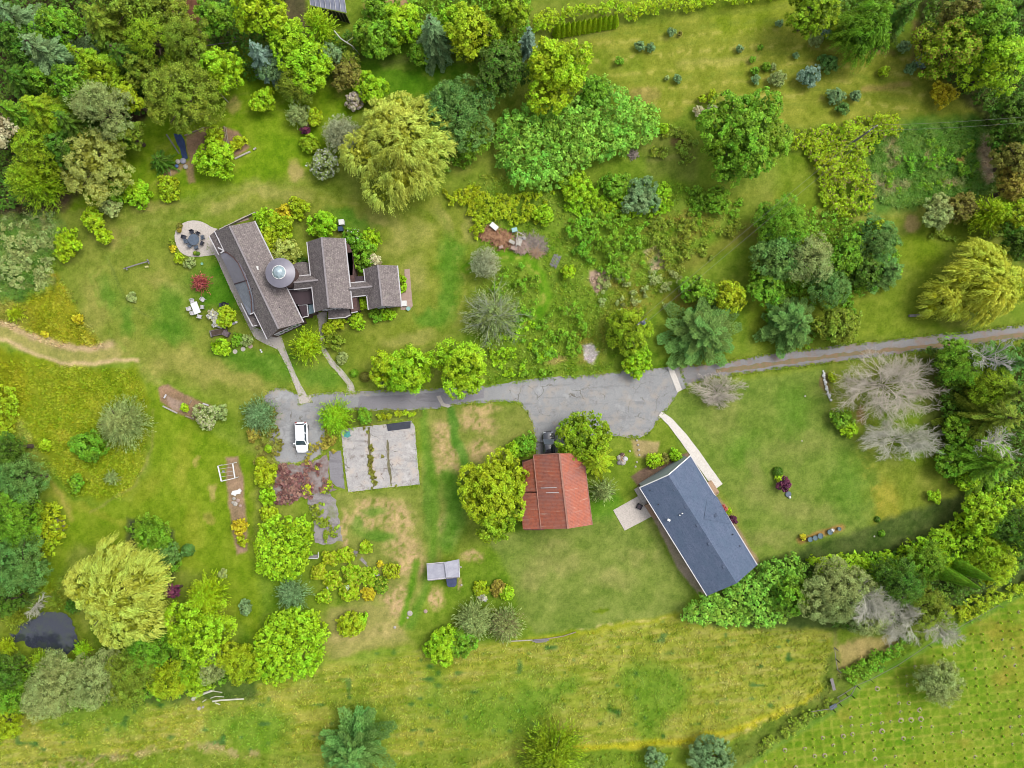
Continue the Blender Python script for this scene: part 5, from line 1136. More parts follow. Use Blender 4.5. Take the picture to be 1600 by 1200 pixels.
# --- right edge south of the road
V_('fine', 1498, 562, 42, 8, 'green', 'dark green tree just below the gravel road')
bare(1536, 560, 36, 9.5, 'white dead snag standing among dark trees near the right edge', m='white_bark', name='dead_snag', limbs=7, gen=3, th=1.5)
V_('fine', 1550, 600, 42, 8, 'cedar', 'yellow-green tree below the white dead snag'); V_('conifer', 1588, 566, 38, 11, 'bluegreen', 'blue-green conifer at the right edge below the road', wid=1.4)
V_('conifer', 1574, 652, 64, 11, 'olive', 'olive fir with long boughs at the right edge', wid=.9, ll=.2); V_('conifer', 1566, 724, 60, 10, 'green', 'green fir at the right edge, with grey dead twigs', wid=1.0, ll=.2)
V_('conifer', 1592, 612, 36, 12, 'olive', 'olive conifer at the right edge between the firs', wid=1.3)
V_('dense', 1496, 672, 24, 4, 'green', 'dark green laurel right of the large bare tree'); V_('dense', 1490, 722, 26, 4, 'green', 'dark green laurel right of the drooping bare tree'); V_('dense', 1516, 750, 20, 3.4, 'bright', 'bright laurel at the corner of the east lawn')
bare(1548, 690, 30, 10, 'grey dead twigs rising through the firs at the right edge', m='pale_bark', limbs=8, gen=3, name='dead_tree')
# --- laurel bank and woods, lower right
thicket([(1066, 962), (1078, 940), (1108, 926), (1150, 905), (1192, 880), (1240, 868), (1262, 880), (1250, 930), (1230, 968), (1190, 978), (1130, 972), (1090, 976)], 2.4, 4.2, 'laurel', 'bright green laurel bank behind the new house', leaf=1.15, name='laurel_bank')
thicket([(1262, 870), (1330, 864), (1400, 858), (1440, 838), (1488, 812), (1520, 768), (1600, 748), (1660, 760), (1660, 850), (1560, 870), (1480, 900), (1380, 910), (1290, 905)], 2.2, 4.0, 'bright', 'long leafy bank along the south-east edge of the east lawn', leaf=1.0, name='laurel_bank')
for a in [('fine', 1310, 925, 58, 9, 'grey', 'large grey-green tree right of the laurel bank'), ('fine', 1402, 912, 50, 10, 'dark', 'dark olive tree in the lower right woods'), ('fine', 1352, 962, 42, 8, 'grey', 'grey-green tree above the straw-coloured bank'), ('dense', 1236, 930, 32, 6, 'green', 'dark green tree at the right end of the laurel bank'), ('fine', 1448, 950, 40, 8, 'olive', 'olive tree at the nursery boundary'),
          ('fine', 1552, 880, 40, 8, 'lime', 'yellow tree near the right edge above the nursery'), ('fine', 1596, 830, 42, 9, 'dark', 'dark tree at the right edge above the yellow one'), ('broad', 1540, 806, 36, 6, 'bright', 'bright green tree at the end of the long leafy bank'), ('fine', 1450, 876, 34, 7, 'green', 'green tree behind the long leafy bank')]:
    V_(*a)
for x, y, q, t in [(1492, 902, 20, 'dark cypress leaning outward in the lower right woods, leftmost'), (1510, 910, 20, 'dark cypress leaning outward, middle of three'), (1530, 898, 20, 'dark cypress leaning outward, rightmost of three')]:
    V_('spire', x, y, 14, 11, 'green', t)
bare(1342, 922, 52, 11, 'grey dead crown over the large grey-green tree', m='pale_bark', name='dead_tree', limbs=11, gen=4, dirn=-.6, th=.8)
bare(1402, 966, 42, 9, 'grey leafless crown above the straw-coloured bank', m='pale_bark', name='dead_tree', limbs=12, gen=4, th=.8)
bare(1462, 974, 30, 7, 'grey leafless shrub tree at the nursery boundary', m='pale_bark', name='dead_tree', limbs=14, gen=4, th=.7)
V_('fine', 1466, 1068, 38, 5, 'grey', 'grey-green small-leaved tree standing alone in the nursery')
thicket([(1180, 1165), (1230, 1130), (1285, 1100), (1300, 1085), (1290, 1110), (1240, 1145), (1190, 1180)], .5, 1.2, 'olive', 'weedy strip between the hay meadow and the nursery', name='weed_strip', cat='weeds', holes=.4, leaf=.8)
thicket([(1315, 1045), (1345, 1030), (1390, 1005), (1430, 985), (1425, 1005), (1370, 1045), (1325, 1070)], .6, 1.5, 'green', 'green brambles below the straw-coloured bank', name='bramble_patch', cat='brambles', holes=.3, leaf=.9)
thicket([(1480, 950), (1530, 930), (1600, 905), (1650, 880), (1650, 900), (1580, 935), (1500, 975)], .6, 1.6, 'yellowgreen', 'yellow-green scrub along the nursery top edge', name='bramble_patch', cat='brambles', holes=.3, leaf=.9)
# --- hedge along the top
for i in range(12):
    V_('spire', 872 + i * 8.2, 42 - i * 1.4, 8, 3.0, 'lime', 'slim yellow-green cypress in the hedge row at the top of the field', name='hedge_cypress', group='cypresses of the hedge row')
thicket([(832, 30), (860, 14), (960, 4), (966, 16), (900, 26), (870, 44), (836, 50)], 1.6, 2.6, 'lime', 'lime hedge left part, behind the cypress row', name='hedge', cat='hedge', leaf=.9)
thicket([(958, 8), (1040, -4), (1140, -14), (1232, -22), (1232, -6), (1150, 4), (1060, 16), (975, 30), (960, 26)], 1.6, 2.6, 'lime', 'long lime hedge along the top of the field', name='hedge', cat='hedge', leaf=.9)
# --- young trees in the top field
FT = [(1000, 72, 8, 'teal', 'left of the upper pair of small conifers'), (1017, 74, 7, 'teal', 'right of the upper pair of small conifers'), (967, 95, 7, 'green', 'leftmost small conifer of the field'), (1049, 50, 7, 'teal', 'small conifer nearest the top hedge'), (1063, 52, 4, 'redolive', 'tiny reddish plant beside the conifer nearest the hedge'), (1042, 122, 4, 'grey', 'tiny pale plant left of the lone conifer'), (1058, 122, 7, 'teal', 'lone small conifer in the left middle of the field'),
      (1155, 76, 6, 'teal', 'small conifer in the upper middle of the field'), (1188, 74, 4, 'green', 'tiny conifer right of the upper middle one'), (1176, 93, 5, 'green', 'tiny green tree in the centre of the field'), (1198, 104, 7, 'green', 'small green conifer above the whitish pair'), (1180, 110, 7, 'green', 'green sapling in the centre cluster'), (1181, 124, 7, 'teal', 'teal sapling at the bottom of the centre cluster'),
      (1216, 121, 13, 'grey', 'whitish spruce right of the centre cluster'), (1208, 104, 6, 'grey', 'small pale sapling above the whitish spruce'), (1265, 118, 18, 'blue', 'dark blue spruce, broadest in the field'), (1296, 97, 16, 'bluegreen', 'green spruce upper right of the dark blue spruce'), (1290, 46, 13, 'blue', 'pale blue spruce, upper of two leaning ones near the top'), (1274, 62, 11, 'grey', 'pale grey spruce, lower of two near the top'),
      (1218, 36, 6, 'teal', 'tiny conifer at the top of the field'), (1243, 86, 5, 'teal', 'tiny conifer between the centre cluster and the green spruce'), (1306, 149, 14, 'teal', 'largest teal spruce of the lower trio'), (1336, 149, 10, 'teal', 'right-hand spruce of the lower trio'), (1318, 168, 11, 'bluegreen', 'lower green spruce of the lower trio'), (1382, 110, 9, 'lime', 'small lime sapling at the right of the field'), (1413, 72, 10, 'teal', 'teal spruce beside the brown strip'),
      (1424, 106, 10, 'teal', 'teal spruce, lower of the right-hand pair'), (1441, 95, 11, 'blue', 'blue spruce, upper of the right-hand pair'), (1113, 150, 10, 'yellowgreen', 'yellow-green sapling above the grey tufts'), (1097, 154, 7, 'lime', 'small yellow sapling left of the yellow-green one'), (1092, 173, 9, 'cream', 'grey dry tuft, left of two'), (1113, 170, 8, 'haze', 'grey-brown dry tuft, right of two'), (1182, 200, 4, 'green', 'tiny plant at the top of the big oak')]
for x, y, q, p, t in FT:
    if 1: V_('dense', x, y, q * 1.05, .12 * q + .3, p, t, leaf=.6, name='sapling', cat='sapling', group='young trees in the top field')

M['mulch'] = plain('pale_mulch', (196, 182, 146), .95, .3, 5)
# --- nursery: rows of seedlings, many with a mulch ring
def seedling(kind):
    R = np.random.RandomState(50 + kind); L = []
    if kind != 2:
        n = 70; d = rdir(R, n); d[:, 2] = abs(d[:, 2]); P = d * np.array([.15, .15, .3]) + np.array([0, 0, .05]); D, S = orient(R, unit(d + rdir(R, n) * .6)); L = [(P, D, S, np.full(n, .08), np.full(n, .04), R.rand(n), R.rand(n))]
    else:
        n = 36; d = rdir(R, n); d[:, 2] = abs(d[:, 2]); P = d * np.array([.11, .11, .22]) + np.array([0, 0, .05]); D, S = orient(R, unit(d + rdir(R, n) * .6)); L = [(P, D, S, np.full(n, .08), np.full(n, .04), R.rand(n), R.rand(n))]
    C, D, S = L[0][0], L[0][1], L[0][2]; la = L[0][3][:, None]; lb = L[0][4][:, None]
    V = np.stack([C - D * la, C + S * lb, C + D * la, C - S * lb], 1).reshape(-1, 3); V[:, 2] = np.maximum(V[:, 2], .02); F = np.arange(len(V)).reshape(-1, 4); mi = np.zeros(len(F), int)
    col = np.repeat(np.stack([L[0][5], L[0][6], R.rand(n)], 1), 4, axis=0)
    if kind:
        k = len(V); m_ = 12; rr = .36 if kind == 1 else .24; ring = []
        for j in range(m_):
            a = 2 * math.pi * j / m_; q = rr * R.uniform(.8, 1.15); ring.append((math.cos(a) * q, math.sin(a) * q, .03))
        for j in range(m_):
            a = 2 * math.pi * j / m_; ring.append((math.cos(a) * rr * .42, math.sin(a) * rr * .42, .10))
        V = np.concatenate([V, np.array(ring)]); F = np.concatenate([F, np.array([[k + j, k + (j + 1) % m_, k + m_ + (j + 1) % m_, k + m_ + j] for j in range(m_)])]); mi = np.concatenate([mi, np.ones(m_, int)]); col = np.concatenate([col, np.zeros((2 * m_, 3))])
    return raw_mesh('nursery_seedling', V, F, [foliage('bright'), M['mulch']], ('lf', col), mi)
sm = [seedling(k) for k in range(3)]
R = np.random.RandomState(5); th = math.radians(-6); cnt = 0
LBL = ['dark green nursery seedling without a ring in the mown grid of rows', 'nursery seedling inside a pale mulch ring in the mown grid of rows', 'sparse nursery seedling with a small pale ring in the mown grid of rows']
for i in range(-12, 24):
    for j in range(-16, 12):
        gx, gy = i * 15.5, j * 13.6; x = 1265 + gx * math.cos(th) - gy * math.sin(th); y = 1100 + gx * math.sin(th) + gy * math.cos(th)
        if not (1140 < x < 1600 and 930 < y < 1200): continue
        NPP = [(1160, 1205), (1216, 1172), (1270, 1136), (1304, 1122), (1356, 1078), (1424, 1036), (1494, 996), (1610, 936), (1610, 1205)]
        if sdf_poly(np.array([x]), np.array([y]), NPP)[0] > -3 or math.hypot(x - 1462, y - 1066) < 36: continue
        if R.rand() < .16 or cnt >= 290: continue
        west = x < 1440 and y < 1185; k = (1 if R.rand() < .26 else 2 if R.rand() < .45 else 0) if west else (0 if R.rand() < .82 else 2)
        o = bpy.data.objects.new('nursery_seedling', sm[k]); COL.objects.link(o); p = W(x + R.uniform(-1, 1), y + R.uniform(-1, 1)); o.location = (p.x, p.y, 0); s = R.uniform(.75, 1.25); o.scale = (s, s, s); o.rotation_euler.z = R.uniform(0, 6.28)
        tag(o, LBL[k], 'seedling', ('ringless', 'mulch-ringed', 'small-ringed')[k] + ' seedlings of the nursery rows'); cnt += 1

# --- grass that stands up: hay meadow and rough ground
def tufts(name, P, n, h, spread=.16, blades=6, tint=1.0, seed=1, pw=.035, avoid=None, band=None):
    R = np.random.RandomState(seed); P = np.asarray(P, float); lo = P.min(0); hi = P.max(0); x = R.uniform(lo[0], hi[0], n); y = R.uniform(lo[1], hi[1], n)
    k = (sdf_poly(x + (fbm(x / 12, y / 12, 3) - .5) * 14, y + (fbm(x / 12, y / 12, 4) - .5) * 14, P) < -1) & (fbm(x / 10, y / 10, 17, 3) > R.uniform(.25, .62, n))
    if band is not None: k &= abs(sdf_poly(x + (fbm(x / 9, y / 9, 5) - .5) * 5, y + (fbm(x / 9, y / 9, 6) - .5) * 5, band)) < 2.6
    if avoid is not None: k &= dist_line(x, y, avoid) > 11
    x = x[k]; y = y[k]; n = len(x)
    c = s2l(np.clip(ground_colour(x[:, None], y[:, None])[:, 0] * 1.06 + R.normal(0, 10, (n, 1)) + R.normal(0, 5, (n, 3)), 10, 240)) * KA * 1.42 * tint
    idx = np.repeat(np.arange(n), blades); m = n * blades; a = R.uniform(0, 6.28, m); L = h * R.uniform(.6, 1.4, n)[idx] * R.uniform(.7, 1.2, m)
    X = (x - 800) / PXM; Y = (600 - y) / PXM; base = np.stack([X[idx] + R.normal(0, spread, m) * .5, Y[idx] + R.normal(0, spread, m) * .5, np.full(m, -.03)], 1)
    d = np.stack([np.cos(a), np.sin(a), np.zeros(m)], 1); s = np.stack([-np.sin(a), np.cos(a), np.zeros(m)], 1) * (pw * R.uniform(.7, 1.5, m))[:, None]
    mid = base + d * (L * .22)[:, None] + np.array([0, 0, 1]) * (L * .7)[:, None]; tip = base + d * (L * .75)[:, None] + np.array([0, 0, 1]) * (L * .75)[:, None]
    V = np.stack([base - s, base + s, mid + s * .9, mid - s * .9, tip], 1); F = []
    f1 = np.arange(m)[:, None] * 5 + np.array([0, 1, 2, 3]); f2 = np.arange(m)[:, None] * 5 + np.array([3, 2, 4, 4])
    V = V.reshape(-1, 3); cc = np.repeat(c[idx], 5, axis=0)
    F = np.concatenate([f1, np.arange(m)[:, None] * 5 + np.array([3, 2, 4, 3])])[:m]     # blade body
    T = np.arange(m)[:, None] * 5 + np.array([3, 2, 4])
    F3 = np.concatenate([np.arange(m)[:, None] * 5 + np.array([0, 1, 2]), np.arange(m)[:, None] * 5 + np.array([0, 2, 3]), T])
    o = bpy.data.objects.new(name, raw_mesh(name, V, F3, M['blade'], ('col', cc))); COL.objects.link(o); tag(o, kind='stuff')
m, t, p, o = mat('grass_blades'); at = N(t, 'ShaderNodeAttribute'); at.attribute_name = 'col'; t.links.new(at.outputs['Color'], p.inputs['Base Color']); p.inputs['Roughness'].default_value = .7; p.inputs['Specular IOR Level'].default_value = .1
M['blade'] = m
tufts('meadow_grass', [(-30, 1122), (200, 1100), (400, 1075), (520, 1040), (800, 1006), (1060, 970), (1295, 990), (1300, 1085), (1130, 1168), (800, 1175), (300, 1172), (60, 1230), (-30, 1230)], 34000, .26, seed=1, blades=5)
tufts('meadow_grass', [(-30, 1195), (200, 1175), (500, 1180), (1120, 1172), (1180, 1150), (1120, 1230), (-30, 1230)], 5000, .4, seed=2)
tufts('rough_grass', [(-30, 325), (90, 325), (95, 380), (82, 455), (20, 470), (-30, 455)], 6500, .5, seed=3)
tufts('meadow_grass', [(-30, 450), (100, 430), (135, 500), (165, 545), (80, 540), (-30, 495)], 5000, .32, seed=4)
tufts('meadow_grass', [(-30, 560), (90, 570), (215, 580), (232, 640), (225, 735), (190, 780), (115, 775), (30, 690), (-30, 690)], 15000, .28, seed=5)
tufts('rough_grass', [(725, 270), (860, 280), (1090, 290), (1150, 330), (1050, 440), (1000, 500), (940, 590), (760, 600), (740, 500), (760, 400), (740, 330)], 14000, .38, seed=6, avoid=[(730, 420), (770, 400), (815, 402), (846, 428), (855, 465), (840, 498), (800, 520)])
tufts('rough_grass', [(1365, 205), (1550, 185), (1565, 300), (1400, 330), (1350, 300)], 8000, .5, seed=7)
tufts('rough_grass', [(1130, 1220), (1180, 1165), (1300, 1090), (1312, 1040), (1430, 985), (1600, 905), (1610, 925), (1430, 1015), (1350, 1062), (1200, 1170)], 5000, .4, seed=8)
tufts('rough_grass', [(0, 905), (140, 900), (130, 950), (100, 948), (40, 955), (0, 975)], 1400, .5, seed=9); tufts('rough_grass', [(0, 1012), (30, 1024), (100, 1036), (150, 1030), (120, 1045), (0, 1040)], 900, .5, seed=10)

thicket([(434, 728), (480, 724), (505, 712), (512, 705), (515, 755), (525, 765), (505, 772), (478, 775), (440, 790), (428, 786), (427, 760)], .08, .22, 'maroon', '', name='sedum_mat', kind='stuff', sp=.42, k=9, leaf=.7, holes=.46)
thicket([(470, 726), (512, 700), (520, 760), (500, 775), (470, 770)], .1, .4, 'yellowgreen', '', name='paving_weeds', kind='stuff', sp=.5, k=8, leaf=.7, holes=.56)
thicket([(480, 776), (512, 768), (526, 782), (534, 840), (510, 850), (492, 848)], .1, .35, 'olive', '', name='paving_weeds', kind='stuff', sp=.5, k=8, leaf=.7, holes=.57)
thicket([(400, 645), (430, 640), (440, 700), (430, 730), (400, 725)], .1, .4, 'redolive', '', name='edge_weeds', kind='stuff', sp=.5, k=8, leaf=.7, holes=.5)
thicket([(480, 690), (515, 665), (532, 680), (530, 705), (505, 715), (485, 730), (478, 720)], .1, .4, 'rust', '', name='edge_weeds', kind='stuff', sp=.5, k=8, leaf=.7, holes=.48)
thicket([(573, 668), (582, 668), (588, 760), (580, 760)], .05, .25, 'redolive', '', name='joint_weeds', kind='stuff', sp=.3, k=7, leaf=.5, holes=.6); thicket([(602, 688), (610, 688), (616, 760), (606, 760)], .05, .25, 'redolive', '', name='joint_weeds', kind='stuff', sp=.3, k=7, leaf=.5, holes=.62)

for a in [(20, 968, 20, 2.0, 'olive', 'olive waterside bush at the upper left of the pond'), (8, 1012, 16, 1.8, 'yellowgreen', 'yellow-green waterside bush at the lower left of the pond'), (128, 1016, 17, 1.8, 'bright', 'bright waterside bush at the lower right of the pond'), (112, 948, 16, 2.2, 'dark', 'dark bush where the pond meets the golden willow'), (62, 1034, 20, 2.0, 'cedar', 'yellow-green reeds along the lower pond edge'), (80, 940, 16, 1.6, 'olive', 'olive bush above the pond beside the dead branches')]:
    V_('spider', *a, n=420)

tufts('edge_grass', [(400, 560), (1090, 560), (1090, 735), (400, 735)], 60000, .16, seed=21, band=DRIVE, avoid=[(1046, 570), (1062, 613)], spread=.1, blades=5, pw=.03)
tufts('edge_grass', [(1040, 480), (1620, 480), (1620, 620), (1040, 620)], 45000, .18, seed=22, band=ROAD, avoid=[(1046, 570), (1062, 613)], spread=.1, blades=5, pw=.03)
tufts('edge_grass', [(320, 350), (570, 350), (570, 640), (320, 640)], 26000, .12, seed=23, band=PATH1, spread=.1, blades=5, pw=.03)
tufts('edge_grass', [(485, 480), (565, 480), (565, 620), (485, 620)], 6000, .12, seed=24, band=PATH2, spread=.1, blades=5, pw=.03)
tufts('edge_grass', [(525, 650), (662, 650), (662, 775), (525, 775)], 12000, .16, seed=25, band=SLAB, spread=.1, blades=5, pw=.03)

for P, hl, pal, lab, nm in [([(1060, 300), (1120, 290), (1170, 320), (1150, 350), (1090, 350)], .50, 'green', 'low dark green scrub below the big oak', 'scrub_patch'), ([(1010, 340), (1100, 330), (1180, 345), (1120, 400), (1060, 430), (1010, 400)], .56, 'olive', 'thin olive scrub left of the power lines', 'scrub_patch'), ([(1000, 205), (1060, 200), (1095, 225), (1080, 262), (1010, 255)], .45, 'olive', 'thin weeds between the laurel thicket and the big oak', 'weed_patch'),
        ([(880, 300), (1040, 280), (1060, 330), (960, 345), (880, 330)], .46, 'bright', 'bright scrub under the laurel thicket', 'scrub_patch'), ([(930, 430), (1050, 420), (1080, 470), (1000, 490), (940, 480)], .55, 'grey', 'thin grey-green weeds between the two bare patches and the cedar', 'weed_patch'), ([(690, 300), (745, 290), (775, 330), (745, 380), (730, 350)], .50, 'yellowgreen', 'scrub edge left of the brush pile', 'scrub_patch'),
        ([(755, 520), (830, 500), (880, 560), (800, 590), (765, 570)], .48, 'bright', 'leafy weeds between the feathery tree and the driveway maples', 'weed_patch'), ([(1230, 560), (1180, 470), (1290, 460), (1350, 470), (1330, 520)], .56, 'green', 'thin scrub among the pines north of the road', 'scrub_patch'), ([(0, 340), (85, 330), (90, 400), (70, 455), (0, 450)], .52, 'grey', 'rank grey-green weeds at the left edge', 'weed_patch'), ([(1440, 330), (1560, 330), (1590, 360), (1500, 380), (1450, 370)], .52, 'olive', 'scrub under the bush trees at the far right', 'scrub_patch')]:
    thicket(P, .25, 1.1, pal, lab, leaf=.8, sp=.55, holes=hl, name=nm, cat='scrub' if nm == 'scrub_patch' else 'weeds')
# ------------------------------------------------------------------ buildings
def flat2(v): return Vector((v.x, v.y, 0))
def slope(b, P, th=.12, mi=0, eave=None):
    """roof plane with thickness; P = 3-D corners, first edge along the eave; uv in metres"""
    P = [Vector(p) for p in P]; u = (P[1] - P[0]).normalized(); n = (P[1] - P[0]).cross(P[-1] - P[0]).normalized()
    if n.z < 0: n = -n
    v = n.cross(u)
    uv = [((p - P[0]).dot(u), (p - P[0]).dot(v)) for p in P]
    ccw = (P[1] - P[0]).cross(P[2] - P[0]).z > 0
    top = P if ccw else P[::-1]; uvt = uv if ccw else uv[::-1]
    low = [p - n * th for p in top]
    b.quad(top, mi, uvt); b.quad(low[::-1], mi, uvt[::-1])
    for i in range(len(top)):
        j = (i + 1) % len(top); b.quad([low[i], low[j], top[j], top[i]], mi, None)
def window(parent, a, bb, z0, z1, out, frame='trim', glass='glass'):
    """window on a wall: a, bb = wall points (2-D) between which it sits, out = outward normal"""
    a = Vector((a[0], a[1], 0)); bb = Vector((bb[0], bb[1], 0)); o = Vector((out[0], out[1], 0)).normalized(); w = (bb - a).normalized()
    f = MB(); z = Vector((0, 0, 1))
    for s, e in ((a + z * z0, bb + z * z0), (a + z * z1, bb + z * z1), (a + z * z0, a + z * z1), (bb + z * z0, bb + z * z1), ((a + bb) / 2 + z * z0, (a + bb) / 2 + z * z1)):
        f.beam(s + o * .04, e + o * .04, .10, .10)
    fo = f.build('window', M[frame], parent)
    g = MB(); g.quad([a + z * z0 + o * .02, bb + z * z0 + o * .02, bb + z * z1 + o * .02, a + z * z1 + o * .02]); g.build('pane', M[glass], fo)
    return fo
def gable(root, A, Rg, B, he, hr, roof, wall, over=.35, trim='trim', cap=True, wallname='wall', cut=(True, True), gov=None):
    """A, B = eave end pairs in frame pixels, Rg = ridge end pair; start ends together, finish ends together"""
    a0, a1 = W(*A[0], he), W(*A[1], he); b0, b1 = W(*B[0], he), W(*B[1], he); r0, r1 = W(*Rg[0], hr), W(*Rg[1], hr)
    m = MB(); slope(m, [a0, a1, r1, r0]); slope(m, [b1, b0, r0, r1]); ro = m.build('roof', M[roof], root)
    if cap:
        m = MB(); up = Vector((0, 0, .05)); m.beam(r0 + up, r1 + up, .24, .08); m.build('ridge_cap', M['shake_cap' if roof == 'shake' else roof + '_cap'], root)
    d = (r1 - r0); d.z = 0; d.normalize()
    gv = over if gov is None else gov
    # walls
    def inn(p, toward, sgn):
        n = (toward - p); n.z = 0; n = n - d * n.dot(d); n.normalize(); return p + n * over + d * sgn * gv
    wa0, wa1 = inn(a0, r0, 1 if cut[0] else 0), inn(a1, r1, -1 if cut[1] else 0); wb0, wb1 = inn(b0, r0, 1 if cut[0] else 0), inn(b1, r1, -1 if cut[1] else 0)
    hw = he + (hr - he) * over / max(.5, flat2(r0 - a0).length) - .16
    c0 = r0 + d * (gv if cut[0] else 0); c1 = r1 - d * (gv if cut[1] else 0); m = MB(); hz = hr - .2
    def P(v, z): return (v.x, v.y, z)
    m.quad([P(wa0, 0), P(wa1, 0), P(wa1, hw), P(wa0, hw)]); m.quad([P(wb1, 0), P(wb0, 0), P(wb0, hw), P(wb1, hw)])
    m.quad([P(wb0, 0), P(wa0, 0), P(wa0, hw), P(c0, hz), P(wb0, hw)]); m.quad([P(wa1, 0), P(wb1, 0), P(wb1, hw), P(c1, hz), P(wa1, hw)])
    m.build(wallname, M[wall], root)
    # gutters / fascia
    for p, q, r in ((a0, a1, r0), (b0, b1, r1)):
        m = MB(); o = (p - r); o.z = 0; o = o - d * o.dot(d); o.normalize(); m.beam(p + o * .05 - Vector((0, 0, .04)), q + o * .05 - Vector((0, 0, .04)), .13, .16); m.build('gutter', M[trim], root)
    return dict(a0=a0, a1=a1, b0=b0, b1=b1, r0=r0, r1=r1, wa0=wa0, wa1=wa1, wb0=wb0, wb1=wb1, d=d, hw=hw)
M['shake_cap'] = plain('shake_ridge', (176, 168, 170), .85, .2, 3)
M['blue_shingle_cap'] = plain('shingle_ridge', (98, 112, 136), .85, .1, 5)
M['rust_cap'] = plain('rusty_ridge', (196, 140, 120), .6, .35, 1.0)

# --- the old house
c0 = W(490, 460); OH = empty('shingled_house', (c0.x, c0.y, 0), 'rambling old house with weathered brown shingle roofs, a round grey turret and three gabled wings', 'house')
A0 = (335.6, 361.0); A1 = (418, 530)
gA = gable(OH, [A0, A1], [(358.7, 353), (435.6, 513.7)], [(397.5, 345.6), (474, 503.7)], 3.5, 6.6, 'shake', 'shingle_wall')
gB = gable(OH, [(480, 378), (492, 488)], [(502.5, 370.6), (513.7, 480.6)], [(538.7, 372.5), (550.6, 482.5)], 4.0, 6.8, 'shake', 'shingle_wall')
gC = gable(OH, [(568.7, 420), (576, 484)], [(590.6, 413.7), (597.5, 478)], [(620.6, 415), (627, 479)], 3.0, 5.2, 'shake', 'shingle_wall')
gable(OH, [(459, 432.5), (489, 429.5)], [(459, 441.5), (497, 437.5)], [(459, 452), (491, 448.5)], 3.9, 5.3, 'shake', 'shingle_wall', cut=(False, False), over=.2)
gable(OH, [(546, 442.5), (574, 440)], [(546, 451), (582, 447.5)], [(546, 464), (578, 460.5)], 3.0, 4.4, 'shake', 'shingle_wall', cut=(False, False), over=.2)
def flatroof(pts, h, roof, wall='shingle_wall', name='roof', h2=None, trim=None, edges=()):
    m = MB(); Z = h if h2 is None else h2
    P = [W(x, y, z) for (x, y), z in zip(pts, Z if h2 is not None else [h] * len(pts))]
    m.prism([(p.x, p.y) for p in P], [p.z - .16 for p in P], [p.z for p in P], 0); o = m.build(name, M[roof], OH)
    cx = sum(p.x for p in P) / len(P); cy = sum(p.y for p in P) / len(P); m = MB()
    Q = [(cx + (p.x - cx) * .93, cy + (p.y - cy) * .93) for p in P]; m.prism(Q, 0, min(p.z for p in P) - .17, 0); m.build('wall', M[wall], OH)
    for i, j in edges:
        m = MB(); m.beam(P[i] + Vector((0, 0, .03)), P[j] + Vector((0, 0, .03)), .12, .18); m.build('fascia', M[trim or 'trim'], OH)
flatroof([(449, 453), (487, 449.5), (490, 474), (468, 476.5), (459, 474)], 2.9, 'dark_roof', edges=((0, 1),))
flatroof([(466, 477), (480, 476), (482, 494), (473, 496), (470, 488)], 2.6, 'dark_roof', edges=((0, 1), (1, 2), (2, 3)))
flatroof([(482, 476.5), (489, 475.5), (491, 489), (483, 491)], 2.5, 'glass', name='glass_canopy', edges=())
flatroof([(513, 484), (545, 481), (548, 492), (540, 496), (513, 498)], 2.6, 'shake', edges=((3, 4), (2, 3)))
flatroof([(543, 395), (550, 394), (559, 487), (549, 489), (545, 470)], 2.8, 'rust_door', edges=((2, 3),))
flatroof([(555, 432), (569, 431), (571, 440), (555, 441)], 2.7, 'dark_roof', edges=((2, 3),))
flatroof([(540, 378), (546, 383), (552, 400), (551, 430), (544, 430)], 2.8, 'rust_door')
# low porch roof down the west side of the long wing
flatroof([(340, 357.5), (327, 369), (341, 397), (350, 393), (346, 380)], 3.1, 'shake', h2=[3.5, 3.0, 3.0, 3.5, 3.5])
ARC = [(351, 393.8), (358, 396.5), (367.5, 404), (374, 412), (380, 424.5), (386, 438), (391, 453), (394.5, 468), (395.5, 487.5)]
ARCH = [3.65, 4.15, 4.9, 5.3, 5.5, 5.5, 5.25, 4.7, 3.75]
OUT = [(344.5, 398), (348, 405.5), (352, 413), (356, 422), (360, 431), (366, 444), (373, 459), (379, 472), (389, 493)]
def sunroof(i0, i1, mt, name):
    m = MB()
    for i in range(i0, i1):
        P = [W(*OUT[i], 3.3), W(*OUT[i + 1], 3.3), W(*ARC[i + 1], ARCH[i + 1]), W(*ARC[i], ARCH[i])]
        slope(m, P, .14)
    m.build(name, M[mt], OH)
sunroof(0, 5, 'grey_metal', 'sunroom_roof'); sunroof(5, 8, 'corrug_grey', 'sunroom_roof')
m = MB(); m.beam(W(*OUT[5], 3.42), W(*ARC[5], 5.55), .16, .06); m.build('roof_seam', M['dark_roof'], OH)
m = MB()
for i in range(8):
    a, b2 = W(*ARC[i], ARCH[i] - .55), W(*ARC[i + 1], ARCH[i + 1] - .55); m.beam(a + Vector((.0, .0, 0)), b2 + Vector((0, 0, 0)), .16, .95)
m.build('curved_parapet', M['rust_door'], OH)
m = MB(); Q = [(381, 425), (384.5, 431), (390.5, 445), (395, 460), (397.5, 476), (396.5, 488), (394.5, 468), (391, 453), (386, 438)]  # brown sheet on the slope, stands in for more of the curved wall
hm = lambda x, y: 3.5 + (x * .902 - y * .432 - 148) / 23 * 3.1 + .05
m.prism([tuple(W(x, y, hm(x, y))[:2]) for x, y in Q], [hm(x, y) - .03 for x, y in Q], [hm(x, y) + .02 for x, y in Q]); m.build('parapet_strip', M['rust_door'], OH)
m = MB(); P = [W(x, y, 3.1) for x, y in OUT] ; m.prism([(p.x + .15, p.y) for p in P] + [(W(*q, 3).x - .1, W(*q, 3).y) for q in [(397, 488), (378, 455), (362, 420), (352, 400)]], 0, 3.05); m.build('sunroom_wall', M['shingle_wall'], OH)
